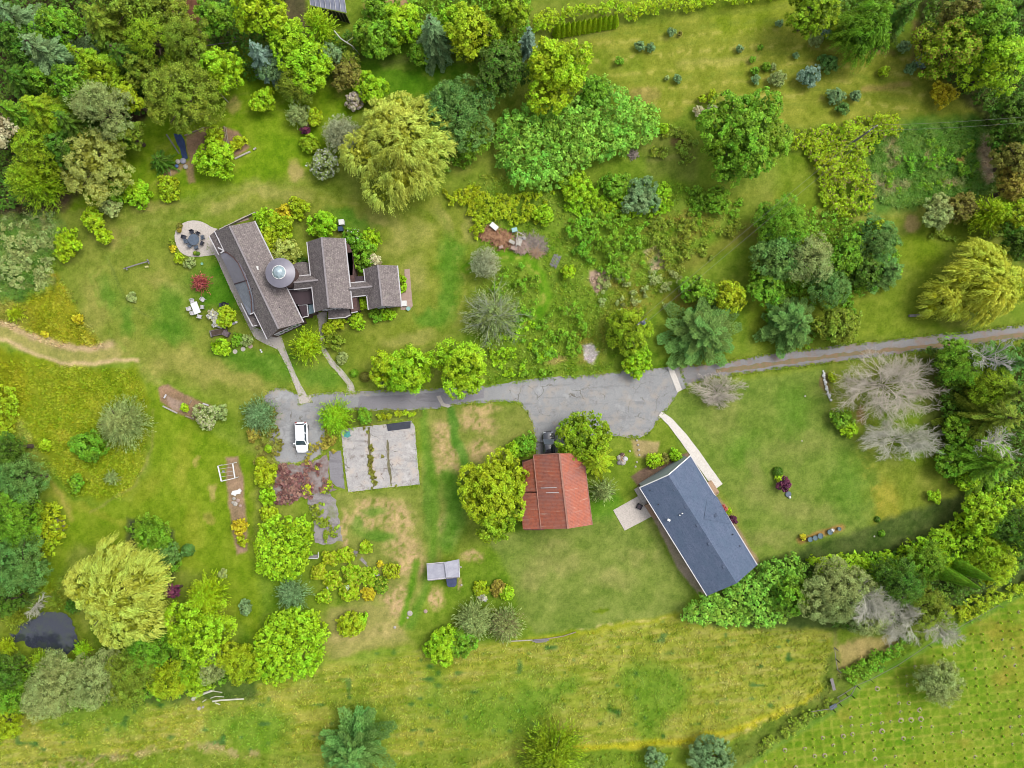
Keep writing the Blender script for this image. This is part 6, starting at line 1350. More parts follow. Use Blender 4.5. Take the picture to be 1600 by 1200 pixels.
m = MB(); m.beam(W(341, 372, 3.65), W(344, 380, 3.65), .14, .2); m.beam(W(341, 387, 3.75), W(350.5, 407 - 15, 3.75), .16, .25); m.beam(W(350.5, 392, 3.75), W(345, 395.5, 3.7), .16, .25); m.beam(W(327, 369, 3.05), W(342, 398, 3.05), .12, .18); m.build('fascia', M['trim'], OH)
# enclosed deck at the south west end
flatroof([(380, 474), (390, 494), (398, 489), (408, 509), (395, 511)], 2.5, 'shake')
m = MB(); m.beam(W(377, 474, 2.7), W(395, 510, 2.7), .14, .2); m.beam(W(391, 491, 3.5), W(397.5, 488, 3.6), .16, .2); m.beam(W(395, 510, 2.7), W(402, 508, 2.7), .1, .15); m.build('fascia', M['trim'], OH)
# north wall cap running out into the lawn
m = MB(); a, b2 = W(340, 357, 1.2), W(396.5, 330, 1.2); m.beam(a - Vector((0, 0, .85)), b2 - Vector((0, 0, .85)), .12, .7); wl = m.build('garden_wall', M['stone'], OH)
m = MB(); m.prism([tuple(W(x, y)[:2]) for x, y in [(366, 346), (384, 337), (390, 343), (370, 349)]], 0, .08); m.build('brick_step', M['tile'], OH)
# turret
tc = W(437, 425.8, 7.7)
m = MB(); m.lathe((tc.x, tc.y, 0), [(1.55, 0), (1.55, 7.3)], 36); m.build('turret_wall', M['shingle_wall'], OH)
m = MB(); m.lathe((tc.x, tc.y, 0), [(1.5, 7.28), (2.06, 7.32), (2.06, 7.46), (.95, 7.95), (.95, 7.96)], 48); m.build('turret_roof', M['grey_metal'], OH, smooth=False)
m = MB(); m.lathe((tc.x, tc.y, 0), [(.9, 7.94), (.92, 8.1), (.6, 8.45), (.02, 8.75)], 8)
gl = plain('skylight_glass', (190, 212, 222), .1, .25, 1.5, spec=.8); m.build('skylight', gl, OH)
m = MB(); m.lathe((tc.x, tc.y, 0), [(.9, 7.93), (.97, 7.93), (.97, 8.06), (.9, 8.06)], 16); m.build('skylight_rim', M['white'], OH)
m = MB(); q = W(455, 428, 4.2); m.lathe((tc.x + 1.7, tc.y + .15, 0), [(2.0, 0), (2.0, 3.0), (2.15, 3.0), (.6, 3.75)], 32); m.build('turret_skirt', M['shake'], OH)
for x, y, w_, mt in ((398.5, 420, .75, 'white'), (386, 426, .55, 'trim')):
    p = W(x, y, 5.7 if w_ > .7 else 5.2); m = MB(); m.box((p.x, p.y, p.z), (1.0 if w_ > .7 else .65, .55, .26), rot=.18 if w_ > .7 else .75); v = m.build('roof_vent', M[mt], OH)
for x, y in ((395, 451), (396, 406), (437, 480), (527, 433)):
    p = W(x, y, 5.4); m = MB(); m.tube([(p.x, p.y, p.z - .9), (p.x, p.y, p.z + .15)], .07, 8); m.build('vent_pipe', M['black'], OH)
# windows on the gables the frame looks down on
def gable_windows(g, end, n, z0, z1, spread=.62):
    a, bb = (g['wa1'], g['wb1']) if end else (g['wa0'], g['wb0']); out = g['d'] if end else -g['d']
    L = (bb - a); L.z = 0
    for i in range(n):
        c = a + L * (.5 + (i - (n - 1) / 2) * spread / max(1, n)); hw = L.length * spread / n * .40; u = L.normalized()
        window(OH if g is not gH else NH, c - u * hw, c + u * hw, z0, z1, out)
gH = None; NH = None
gable_windows(gA, 1, 3, 1.2, 2.9, .8); gable_windows(gB, 1, 3, 2.2, 3.7, .8); gable_windows(gC, 1, 2, 1.2, 2.6, .7)
for x, y, s_, mt, t_ in ((535.5, 349, .7, 'white', 'white bin at the corner of the middle wing'), (534, 359.5, .6, 'tarp2', 'dark blue bin below the white one')):
    if mt not in M: M[mt] = plain('blue_plastic', (60, 86, 130), .5, .2)
    p = W(x, y); b = MB(); b.box((p.x, p.y, .45), (s_, s_, .9), rot=.1); b.box((p.x, p.y, .93), (s_ + .08, s_ + .08, .07), rot=.1); tag(b.build('bin', M[mt]), t_, 'bin')
window(OH, W(549.5, 422, 2), W(551, 430, 2), 1.4, 2.6, (1, 0, 0))

# --- the new house
c0 = W(1091, 822); NH = empty('bungalow', (c0.x, c0.y, 0), 'newer bungalow with a blue-grey shingle roof and a pale gable', 'house')
M['pale_siding'] = plain('pale_siding', (200, 214, 214), .6, .08, 2.0)
gH = gable(NH, [(999.7, 761.7), (1105, 931)], [(1044, 742), (1151, 911.5)], [(1078.5, 712), (1183, 883)], 2.8, 4.9, 'blue_shingle', 'pale_siding', over=.4, cap=False, gov=.05)
m = MB(); rr0, rr1 = W(1097, 826, 4.93), W(1141, 806, 4.05); e0, e1 = W(1112, 764, 2.86), W(1150, 830, 2.86); fr = [W(1121, 777, 2.9), W(1143, 816.5, 2.9)]; f2 = [W(1127, 786.5, 2.9), W(1138, 805, 2.9)]
slope(m, [W(1107, 766, 2.97), fr[0], W(1131, 795, 3.5), W(1100, 811, 4.48)], .05); slope(m, [W(1131, 795, 3.5), fr[1], W(1141, 819, 2.95), W(1100, 811, 4.48)], .05); m.build('porch_roof', M['blue_shingle'], NH)
m = MB(); m.beam(gH['a0'] + Vector((-.02, 0, -.02)), gH['r0'], .14, .2); m.beam(gH['b0'], gH['r0'], .14, .2); m.build('barge_board', M['white'], NH)
for x, y, h in ((1054, 764.5, 4.7), (1072, 791.5, 4.75), (1090, 820, 4.8), (1108, 849, 4.8), (1118, 805, 4.0), (1131, 885, 4.8)):
    p = W(x, y, h - .15); m = MB(); m.box((p.x, p.y, h - .12), (.42, .42, .3), rot=-1.0); m.build('roof_vent', M['blue_shingle_cap'], NH)
for x, y, h, s in ((1045, 812.5, 3.75, .42), (1066, 802, 4.4, .2), (1062, 805, 4.3, .16)):
    p = W(x, y, h); m = MB(); m.box((p.x, p.y, h), (s, s * .7, .25), rot=-.5); m.build('roof_vent', M['white'], NH)
for x, y, h in ((1015.5, 766.5, 3.3), (1029, 788, 3.4), (1145, 835, 3.4), (1156, 853, 3.2)):
    p = W(x, y, h); m = MB(); m.tube([(p.x, p.y, h - .4), (p.x, p.y, h + .12)], .07, 8); m.build('vent_pipe', M['black'], NH)
m = MB(); m.prism([tuple(W(x, y, .5)[:2]) for x, y in [(1007, 790), (1017, 785.5), (1030, 806), (1022, 812)]], .1, .5); 
for i in range(9):
    a = W(1008 + i * 1.7, 791 + i * 2.5, .52); m.beam(a, a + Vector((1.1, .62, 0)), .14, .06)
m.build('deck', M['new_wood'], NH)
m = MB(); m.prism([tuple(W(x, y, .4)[:2]) for x, y in [(1105, 755), (1112, 751), (1124, 769), (1118, 775)]], .05, .42)
for p, q in (((1106, 754), (1110, 751)), ((1118, 775), (1123, 770))): m.beam(W(*p, 1.0), W(*q, 1.0), .08, .1); m.beam(W(*p, .4), W(*p, 1.0), .08, .08); m.beam(W(*q, .4), W(*q, 1.0), .08, .08)
m.build('porch_step', M['new_wood'], NH)
m = MB(); m.prism([tuple(W(x, y, .3)[:2]) for x, y in [(991, 765), (999, 760), (1012, 782), (1004, 787)]], 0, .3); m.build('foundation_step', M['concrete'], NH)
Lw = gH['wa1'] - gH['wa0']; o_ = Vector((-Lw.y, Lw.x, 0)) * -1
for f in (.25, .5, .75):
    a = gH['wa0'] + Lw * (f - .04); b2 = gH['wa0'] + Lw * (f + .04); window(NH, a, b2, .9, 2.1, (gH['wa0'] - gH['wb0']))

# --- the barn
c0 = W(870, 770); BN = empty('barn', (c0.x, c0.y, 0), 'old barn with a rusty red metal roof half hidden by trees', 'barn')
M['barn_wall'] = plain('barn_boards', (136, 96, 84), .85, .3, 4)
gN = gable(BN, [(834, 711), (846, 827)], [(874, 708.5), (887.5, 826)], [(911, 708), (925, 820)], 4.0, 6.2, 'rust', 'barn_wall', over=.3, trim='rust_cap')
def lean(P, name='lean_to_roof'):
    m = MB(); slope(m, [W(x, y, z) for x, y, z in P], .08); m.build(name, M['rust'], BN)
lean([(813, 770, 2.7), (817, 827, 2.7), (846, 827, 3.95), (840, 770, 3.95)]); lean([(818, 722, 2.7), (816, 768, 2.7), (840, 768, 3.9), (834, 716, 3.9)])
m = MB(); m.prism([tuple(W(x, y, 1)[:2]) for x, y in [(816, 720), (819, 825), (850, 825), (840, 716)]], 0, 2.6); m.build('lean_to_wall', M['barn_wall'], BN)
for y, x0, x1 in ((762.5, 845, 880), (770, 853, 881)):
    h0, h1 = 4.05 + (x0 - 840) * .055, 6.0; m = MB(); m.beam(W(x0, y, h0 + .1), W(x1, y - 1, h1 + .1), .09, .05); m.build('roof_seam', M['trim'], BN)
m = MB(); p, q = W(834, 711, 4.06), W(873, 708.5, 6.2); m.beam(p, q, .14, .1); m.build('barge_board', M['rust_cap'], BN)

# --- white shed with tarp, greenhouse
c0 = W(692, 893); SH = empty('shed', (c0.x, c0.y, 0), 'small shed with a white corrugated roof in two sections on the dry lawn', 'shed')
m = MB(); slope(m, [W(666.6, 882, 2.4), W(668, 906, 2.4), W(697, 903, 2.5), W(695, 880, 2.5)], .06); m.build('roof', M['corrug_white'], SH)
m = MB(); slope(m, [W(694, 878.5, 2.75), W(697, 902.5, 2.75), W(718, 902, 2.6), W(717, 874, 2.6)], .06); m.build('roof', M['corrug_white'], SH)
m = MB(); m.prism([tuple(W(x, y, 1)[:2]) for x, y in [(669, 884), (671, 904), (697, 901), (716, 899), (715, 877), (696, 881)]], 0, 2.32); m.build('wall', M['grey_wood'], SH)
m = MB(); m.beam(W(666.6, 881, 2.42), W(694, 878.5, 2.5), .1, .1); m.beam(W(668, 906, 2.42), W(697, 903, 2.5), .1, .1); m.beam(W(717, 874, 2.62), W(718, 902, 2.6), .1, .1); m.build('fascia', M['trim'], SH)
M['tarp'] = plain('blue_tarp', (92, 100, 140), .5, .35, 2.0, rgb2=(74, 84, 118))
m = MB(); P = [(697.5, 901), (713.5, 900), (713, 914), (710, 917), (701, 917), (698.5, 914)]; m.prism([tuple(W(x, y, 1)[:2]) for x, y in P], .02, [1.5, 1.5, 1.15, 1.1, 1.1, 1.15]); tag(m.build('tarped_stack', M['tarp']), 'dark blue tarp over a stack at the foot of the white shed', 'tarp')
c0 = W(512, 4); GHs = empty('greenhouse', (c0.x, c0.y, 0), 'grey ribbed greenhouse roof cut by the top edge', 'greenhouse')
m = MB(); slope(m, [W(485, 8, 2.9), W(541, 20, 2.9), W(536, -18, 4.0), W(482, -22, 4.0)], .06); m.build('roof', M['greenhouse'], GHs)
for i in range(8):
    f = i / 7; a = W(485 + 56 * f, 8 + 12 * f, 2.98); b2 = W(482 + 54 * f, -22 + 4 * f, 4.08); m = MB(); m.beam(a, b2, .07, .06); m.build('glazing_bar', M['trim'], GHs)
m = MB(); a, b2 = W(485, 10, 2.8), W(540, 22, 2.8); a0_, b0_ = Vector((a.x, a.y + .1, 0)), Vector((b2.x, b2.y + .1, 0)); m.quad([a0_, b0_, b0_ + Vector((0, 0, 2.75)), a0_ + Vector((0, 0, 2.75))]); m.build('wall', M['black'], GHs)
for i in range(11):
    f = i / 10; q = a0_.lerp(b0_, f); m = MB(); m.beam(q + Vector((0, -.05, 0)), q + Vector((0, -.05, 2.7)), .06, .06); m.build('stud', M['wood'], GHs)

# ------------------------------------------------------------------ cars
def loft(b, secs, mi=0, close=True):
    k = len(b.v); n = len(secs[0])
    for s in secs: b.v += [tuple(p) for p in s]
    for i in range(len(secs) - 1):
        for j in range(n - 1):
            b.f.append([k + i * n + j, k + (i + 1) * n + j, k + (i + 1) * n + j + 1, k + i * n + j + 1]); b.m.append(mi); b.uv.append(None)
    if close:
        b.f.append([k + j for j in range(n)]); b.m.append(mi); b.uv.append(None); b.f.append([k + (len(secs) - 1) * n + j for j in range(n)][::-1]); b.m.append(mi); b.uv.append(None)
def car(name, x, y, ang, paint, label, L=4.55, Wd=1.84, hatch=True):
    c = W(x, y, 0); root = empty(name, (c.x, c.y, 0), label, 'car'); root.rotation_euler.z = ang
    def bld(b, n, m, par=root, smooth=False):
        o = b.build(n, m, loc=(0, 0, 0), smooth=smooth); o.parent = par; o.location = (0, 0, 0); return o
    hl = L / 2; hw = Wd / 2; b = MB()
    st = [(-hl, .74, .55, .72), (-hl + .12, .90, .42, .95), (-hl + .45, .98, .30, 1.0), (-hl + 1.0, 1.0, .26, .98), (0, 1.0, .24, .96), (hl - 1.45, 1.0, .26, .95), (hl - .9, .98, .28, .92), (hl - .45, .94, .34, .84), (hl - .15, .82, .42, .74), (hl, .62, .5, .62)]
    secs = []
    for sx, w, z0, z1 in st:
        q = hw * w; secs.append([(sx, -q * .86, z0), (sx, -q * .98, z0 + .12), (sx, -q, (z0 + z1) / 2), (sx, -q * .97, z1 - .10), (sx, -q * .84, z1), (sx, 0, z1 + .04), (sx, q * .84, z1), (sx, q * .97, z1 - .10), (sx, q, (z0 + z1) / 2), (sx, q * .98, z0 + .12), (sx, q * .86, z0)])
    loft(b, secs); bld(b, 'body', paint, smooth=True)
    # glasshouse: x rear/front at belt and roof
    xb0, xb1 = -hl + (.18 if hatch else .75), hl - 1.12; xr0, xr1 = -hl + (.42 if hatch else 1.15), hl - 1.85; zb, zr = .93, 1.50; wb, wr = hw * .88, hw * .70
    def G(n, pts, m=M['dark_glass']):
        q = MB(); q.quad(pts); bld(q, n, m)
    G('windscreen', [(xb1, -wb, zb), (xb1, wb, zb), (xr1, wr, zr), (xr1, -wr, zr)]); G('rear_window', [(xb0, wb, zb), (xb0, -wb, zb), (xr0, -wr, zr), (xr0, wr, zr)])
    for s in (-1, 1):
        P = [(xb0, s * wb, zb), (xb1, s * wb, zb), (xr1, s * wr, zr), (xr0, s * wr, zr)]; G('side_window', P if s < 0 else P[::-1])
        for f0, f1 in ((xb1, xr1), (xb0, xr0), ((xb0 + xb1) / 2 - .1, (xr0 + xr1) / 2)):
            q = MB(); q.beam((f0, s * (wb + .01), zb), (f1, s * (wr + .01), zr), .09, .07); bld(q, 'pillar', paint)
        q = MB(); q.box((xb1 - .28, s * (hw + .12), 1.0), (.14, .24, .16)); bld(q, 'mirror', paint)
        q = MB(); q.box((hl - .20, s * hw * .62, .70), (.30, .34, .12)); bld(q, 'headlight', M['lamp'])
        q = MB(); q.box((-hl + .06, s * hw * .74, .86), (.14, .22, .3)); bld(q, 'tail_light', M['red_lamp'])
        for wx in (-hl + .85, hl - .88):
            q = MB(); q.tube([(wx, s * (hw - .2), .33), (wx, s * (hw + .015), .33)], .33, 20); wo_ = bld(q, 'wheel', M['tyre']); q = MB(); q.tube([(wx, s * (hw - .02), .33), (wx, s * (hw + .03), .33)], .2, 12); bld(q, 'rim', M['rim'], wo_)
    q = MB(); RP = []
    for i in range(7):
        f = i / 6; sx = xr0 + (xr1 - xr0) * f; h = zr + .03 + .05 * math.sin(math.pi * f); w = wr * (1.02 if 0 < i < 6 else .98); RP.append([(sx, -w, zr - .02), (sx, -w * .9, h), (sx, 0, h + .03), (sx, w * .9, h), (sx, w, zr - .02)])
    loft(q, RP); bld(q, 'roof_panel', paint, smooth=True)
    return root
m, t, p, o = mat('white_car_paint'); p.inputs['Base Color'].default_value = (.78, .78, .78, 1); p.inputs['Roughness'].default_value = .25; p.inputs['Coat Weight'].default_value = .6; M['carwhite'] = m
m, t, p, o = mat('black_car_paint'); p.inputs['Base Color'].default_value = (.012, .014, .02, 1); p.inputs['Roughness'].default_value = .18; p.inputs['Coat Weight'].default_value = 1.0; p.inputs['Specular IOR Level'].default_value = .7; M['carblack'] = m
car('parked_car', 473.3, 682.8, math.radians(-88), M['carwhite'], 'white hatchback parked on the cracked drive left of the slab')
car('parked_car', 857, 697, math.radians(91.5), M['carblack'], 'black car parked nose out under the edge of the red barn roof', L=4.5, Wd=1.82, hatch=False)

# ------------------------------------------------------------------ yard objects
def chair(x, y, rot, label, mt, group, s=1.0):
    c = W(x, y); root = empty('garden_chair', (c.x, c.y, 0), label, 'chair', group); root.rotation_euler.z = rot; root.scale = (s, s, s)
    def bd(b, n): o = b.build(n, mt, loc=(0, 0, 0)); o.parent = root; o.location = (0, 0, 0)
    b = MB(); b.box((0, 0, .43), (.52, .5, .05)); bd(b, 'seat'); b = MB(); b.box((0, -.25, .68), (.5, .05, .5)); bd(b, 'backrest')
    for sx in (-.22, .22):
        for sy in (-.22, .22): b = MB(); b.beam((sx, sy, 0), (sx, sy, .42), .05, .05); bd(b, 'leg')
        b = MB(); b.box((sx * 1.2, 0, .64), (.06, .5, .04)); bd(b, 'armrest')
c = W(309, 482); TB = empty('garden_table', (c.x, c.y, 0), 'white rectangular table on the west lawn', 'table'); TB.rotation_euler.z = math.radians(22)
def tb(b, n, m): o = b.build(n, m, loc=(0, 0, 0)); o.parent = TB; o.location = (0, 0, 0)
b = MB(); b.box((0, 0, .72), (.98, 1.75, .05)); tb(b, 'tabletop', M['white'])
for sx in (-.4, .4):
    for sy in (-.75, .75): b = MB(); b.beam((sx, sy, 0), (sx, sy, .7), .06, .06); tb(b, 'leg', M['grey_wood'])
for x, y, r, t_ in ((302.5, 470.5, .3, 'pale chair at the top left corner of the white table'), (319, 468.5, .9, 'pale chair standing off to the upper right of the white table'), (318, 480.5, -1.6, 'pale chair on the right side of the white table'), (298, 483, 1.9, 'pale chair on the left side of the white table, upper one'), (303.5, 489.5, 1.9, 'pale chair on the left side of the white table, lower one'), (314, 495, 2.9, 'pale chair at the bottom end of the white table')):
    chair(x, y, r + 3.14, t_, M['trim'], 'chairs of the white table', 1.0)
M['slate'] = plain('slate_blue_top', (112, 126, 144), .35, .25, 3); M['navy'] = plain('dark_furniture', (70, 74, 88), .6, .3, 3)
c = W(306, 376); PT = empty('patio_table', (c.x, c.y, 0), 'round slate-blue table on the round patio', 'table')
b = MB(); b.lathe((c.x, c.y, 0), [(.82, .70), (.84, .74), (.82, .76)], 24); b.build('tabletop', M['slate'], PT)
b = MB(); b.lathe((c.x, c.y, 0), [(.35, .02), (.06, .08), (.06, .7)], 12); b.build('pedestal', M['navy'], PT)
for i, (x, y) in enumerate(((290, 371.5), (302, 363.5), (311, 365.5), (318.5, 372), (317.5, 381), (309, 387.5), (299, 384.5), (294, 378))):
    chair(x, y, math.atan2(376 - y, x - 306) - math.pi / 2 + math.pi, 'dark chair at the round patio table, ' + ['at its left', 'at its upper left', 'at its upper right', 'at its right', 'at its lower right', 'at its foot', 'at its lower left', 'tucked in at its left'][i], M['navy'] if i in (0, 1, 2, 4) else M['slate'], 'chairs of the patio table', 1.0)
def pot(x, y, r, h, label, mt, plant=None, name='plant_pot', cat='pot', group=None):
    c = W(x, y); root = empty(name, (c.x, c.y, 0), label, cat, group); b = MB(); b.lathe((c.x, c.y, .0), [(r * .7, .02), (r, h), (r * .9, h), (r * .85, h * .85)], 14); b.build('pot', mt, root)
    if plant:
        R = np.random.RandomState(int(x)); o = bpy.data.objects.new('foliage', leaf_mesh('foliage', k_ball(R, r * 1.3, .5), foliage(plant))); COL.objects.link(o); o.parent = root; o.location = (0, 0, h)
pot(283, 354, .35, .4, 'potted olive plant at the patio upper edge', M['navy'], 'redolive'); pot(282, 361, .3, .35, 'potted brown plant just below the olive potted one', M['rust_door'], 'rust')
pot(307, 396.5, .25, .3, 'small dark pot at the patio lower edge, left', M['navy'], 'olive'); pot(311, 397, .25, .3, 'small dark pot at the patio lower edge, right', M['navy'], 'dark')
M['bluepot'] = plain('blue_glaze', (92, 128, 184), .3, .2)
for x, y, mt, t_ in ((355.5, 509.5, 'bluepot', 'blue bucket at the left of the row above the planter'), (359, 508, 'corrug_white', 'white pot right of the blue bucket'), (363, 506.5, 'white', 'white pot in the middle of the row'), (366.5, 505.5, 'corrug_white', 'grey-white pot right of the middle'), (370, 503.5, 'white', 'rightmost white pot by the path')):
    pot(x, y, .2, .3, t_, M[mt], group='pots in a row above the planter')
pot(638.5, 482.5, .32, .35, 'round aqua pot at the corner of the east terrace', plain('aqua_glaze', (172, 222, 212), .4, .1)); pot(316.5, 412.5, .2, .25, 'small aqua glass ball bowl below the patio', plain('aqua_bowl', (150, 210, 180), .3, .1))
def boxes(name, label, cat, L, mt, group=None):
    b = MB()
    for it in L: b.box(*it[0:1], it[1], rot=it[2] if len(it) > 2 else 0)
    return tag(b.build(name, mt), label, cat, group)
c = W(344, 519); PL = empty('raised_planter', (c.x, c.y, 0), 'weathered purple-grey timber planter in the bed beside the long path', 'planter')
M['planter'] = plain('weathered_planter', (134, 118, 124), .85, .35, 4)
b = MB(); b.box((c.x, c.y, .25), (2.3, .9, .5), rot=.2); b.build('box', M['planter'], PL); b = MB(); b.box((c.x, c.y, .52), (2.1, .7, .06), rot=.2); b.build('soil', M['dark_soil'], PL); b = MB(); b.box((c.x - 1.2, c.y - .3, .3), (.12, 1.0, .6), rot=.25); b.build('end_board', M['grey_wood'], PL)
b = MB(); b.box((c.x + 1.05, c.y - .25, .35), (.9, .75, .7), rot=-.5); b.build('bin', M['planter'], PL)
c = W(353, 477); BQ = empty('covered_grill', (c.x, c.y, 0), 'black covered grill on the lawn above the yellow-green shrub', 'grill')
b = MB(); b.lathe((c.x, c.y, 0), [(.25, 0), (.4, .3), (.45, .8), (.3, 1.0), (.05, 1.05)], 12); b.build('cover', M['black'], BQ); b = MB(); b.box((c.x + .45, c.y, .8), (.6, .5, .08), rot=.1); b.build('side_shelf', M['black'], BQ); b = MB(); b.box((c.x - .45, c.y - .02, .7), (.5, .55, .3), rot=.1); b.build('side_bag', M['navy'], BQ)
for i, (x, y) in enumerate(((367.5, 549.5), (380, 545.5), (391.5, 541))):
    c = W(x, y); b = MB(); b.lathe((c.x, c.y, 0), [(.33, 0), (.35, .06), (.33, .08)], 18); tag(b.build('stepping_stone', M['stone' if i < 2 else 'tile']), ['round pale stepping stone, leftmost of three south of the long path', 'round pale stepping stone, middle of three', 'pinkish stepping stone, rightmost of three by the path'][i], 'stepping stone', 'round stepping stones')
for x, y in ((407.5, 547), (409, 550)):
    c = W(x, y); b = MB(); b.lathe((c.x, c.y, 0), [(.12, 0), (.15, .12), (.08, .2)], 10); tag(b.build('garden_stone', M['white']), 'small white stone on the lawn by the path, %s of two' % ('upper' if y < 548 else 'lower'), 'stone')
def planks(name, label, cat, segs, w, h, mt, z=.1, group=None):
    b = MB()
    for a, bb in segs: b.beam(W(*a, z), W(*bb, z), w, h)
    return tag(b.build(name, M[mt]), label, cat, group)
b = MB(); tag(planks('wooden_rail', 'long grey rail lying on posts on the west lawn', 'rail', [((193, 420), (215, 413)), ((215, 413), (233, 408)), ((196, 418), (199, 422)), ((230, 405), (233, 412))], .16, .12, 'grey_wood', .6), None)
c = W(235, 411); b = MB(); b.box((W(230, 417).x, W(230, 417).y, .12), (.5, .25, .25), rot=.1); tag(b.build('yellow_tray', plain('pale_yellow', (230, 228, 150), .6, .1)), 'pale yellow tray under the long rail', 'tray')
for i, (x, y) in enumerate(((207, 462), (209, 467), (204, 465))):
    V_('broad', x, y, 6, .5, 'grey', ['upper', 'right', 'left'][i] + ' small grey weed clump on the west lawn below the rail')
# top-left bed edging, tarp, bags
planks('bed_edging', 'board edge along the top of the garden bed', 'edging', [((288, 212), (319, 199))], .14, .2, 'wood'); planks('bed_edging', 'board edge at the right of the garden bed', 'edging', [((350, 197), (354, 222)), ((353, 199), (357, 226))], .10, .2, 'wood'); planks('bed_edging', 'grey pole along the left side of the garden bed', 'edging', [((260, 210), (280, 240))], .16, .15, 'grey_wood')
planks('bed_edging', 'log edge at the lower right of the garden bed', 'edging', [((367, 248), (384, 240)), ((384, 240), (391, 237))], .22, .2, 'stone'); planks('bed_edging', 'short log beyond the end of the log edge of the garden bed', 'edging', [((396, 234), (400, 231))], .22, .2, 'stone'); planks('bed_edging', 'short board below the garden bed bags', 'edging', [((265, 264), (268, 278))], .12, .12, 'wood')
P = [(272, 209), (284, 211), (289, 222), (291, 236), (294, 248), (286, 249), (283, 236), (276, 222)]; b = MB(); b.prism([tuple(W(x, y)[:2]) for x, y in ragged(P, 4, .6, 3)], .02, .16); tag(b.build('ground_tarp', plain('navy_tarp', (66, 88, 138), .45, .4, 3)), 'dark blue tarp strip lying in the garden bed', 'tarp')
for i, (x, y, s, mt, t_) in enumerate(((287, 252, .75, 'corrug_white', 'grey-white sack right at the end of the blue tarp'), (279, 253, .6, 'stone', 'pale sack left of the grey-white one'), (277, 260, .45, 'bluepot', 'dark blue bucket below the sacks'), (291, 261, .6, 'stone', 'cream sack below the grey-white one'))):
    c = W(x, y); b = MB(); b.lathe((c.x, c.y, 0), [(s * .5, .02), (s * .62, .15), (s * .55, .3), (s * .2, .38)], 9); tag(b.build('garden_sack' if i != 2 else 'bucket', M[mt]), t_, 'sack' if i != 2 else 'bucket')
# plank-edged bed
planks('bed_edging', 'pale plank along the lower left of the west bed', 'edging', [((254.5, 634.5), (277, 645.5))], .18, .2, 'stone'); planks('bed_edging', 'pale plank along the lower right of the west bed', 'edging', [((290, 650), (303, 654.5))], .16, .2, 'wood'); planks('bed_edging', 'white plank at the right end of the west bed', 'edging', [((317, 630.5), (326, 633.5))], .18, .2, 'trim'); planks('bed_edging', 'short white board across the west bed, left', 'edging', [((256.5, 622), (259.5, 616.5))], .2, .15, 'trim'); planks('bed_edging', 'short board across the west bed, right', 'edging', [((296, 631), (299.5, 625))], .1, .15, 'wood')
# open timber frame and things in the long bed
c = W(353, 738); CF = empty('garden_pergola', (c.x, c.y, 0), 'open white timber garden frame at the head of the long bed', 'garden frame')
Z1 = 1.5
cs = [(340.5, 728), (363.5, 724), (367, 747), (346, 752)]
for p_, q_, w_ in (((340.5, 728), (363.5, 724), .08), ((363.5, 724), (367, 747), .16), ((367, 747), (346, 752), .10), ((346, 752), (340.5, 728), .18), ((343, 733), (364.5, 729.5), .06), ((344, 739), (365.5, 736), .06), ((345, 745), (366, 742), .06)):
    b = MB(); b.beam(W(*p_, Z1), W(*q_, Z1), w_, .1); b.build('rail', M['white' if w_ > .09 else 'stone'], CF)
for q_ in cs: a = W(*q_, Z1); b = MB(); b.beam((a.x, a.y, 0), (a.x, a.y, Z1), .09, .09); b.build('post', M['white'], CF)
boxes('white_sheet', 'crumpled white sheet lying in the long bed', 'sheet', [((W(370, 769).x, W(370, 769).y, .12), (1.1, .6, .2), .2), ((W(366, 771).x, W(366, 771).y, .1), (.7, .5, .16), -.4), ((W(374, 767).x, W(374, 767).y, .1), (.6, .5, .2), .6)], M['white'])
for i, (x, y, s) in enumerate(((366, 779, .5), (372, 782, .6), (368, 787, .7), (376, 790, .45), (364, 785, .4))):
    c = W(x, y); R = np.random.RandomState(i); b = MB(); b.lathe((c.x, c.y, 0), [(s * .5, 0), (s * .55, .12), (s * .3, .22)], 7); tag(b.build('flat_stone', M['tile' if i % 2 else 'stone']), 'flat stone below the white sheet in the long bed', 'stone', 'flat stones in the long bed')
boxes('bucket', 'small blue-white bucket inside the timber frame', 'bucket', [((W(350, 736).x, W(350, 736).y, .2), (.22, .22, .35))], M['corrug_white'])
# slab items
b = MB(); b.prism([tuple(W(x, y)[:2]) for x, y in [(604, 662.5), (642, 658), (641.5, 669), (606.5, 673.5)]], .13, .20); tag(b.build('rubber_mat', plain('dark_mat', (70, 74, 90), .6, .25, 3)), 'dark blue-grey mat at the top right corner of the slab', 'mat')
b = MB(); b.prism([tuple(W(x, y)[:2]) for x, y in ragged([(537, 676), (546, 673), (549, 681), (543, 684), (538, 683)], 2, .7, 4)], .122, .13); tag(b.build('paint_stain', plain('turquoise', (96, 184, 180), .7, .3, 4)), kind='structure')
c = W(491, 868); BC = empty('garden_bench', (c.x, c.y, 0), 'small white bench at the edge of the flower garden', 'bench')
b = MB(); b.box((c.x, c.y, .45), (1.5, .45, .06)); b.build('seat', M['grey_wood'], BC); b = MB(); b.box((c.x, c.y - .25, .7), (1.5, .06, .45)); b.build('backrest', M['white'], BC); b = MB(); b.box((c.x + .75, c.y + .2, .55), (.08, .9, .1)); b.build('armrest', M['white'], BC)
for sx in (-.65, .65): b = MB(); b.box((c.x + sx, c.y, .22), (.08, .4, .44)); b.build('leg', M['white'], BC)
P = [(548, 860), (556, 860), (564, 868), (574, 880), (586, 890), (600, 898), (610, 902), (616, 912), (608, 914), (596, 904), (584, 896), (572, 884), (560, 872)]; sheet('stone_path', P, .03, M['broken'], .8, seed=30)
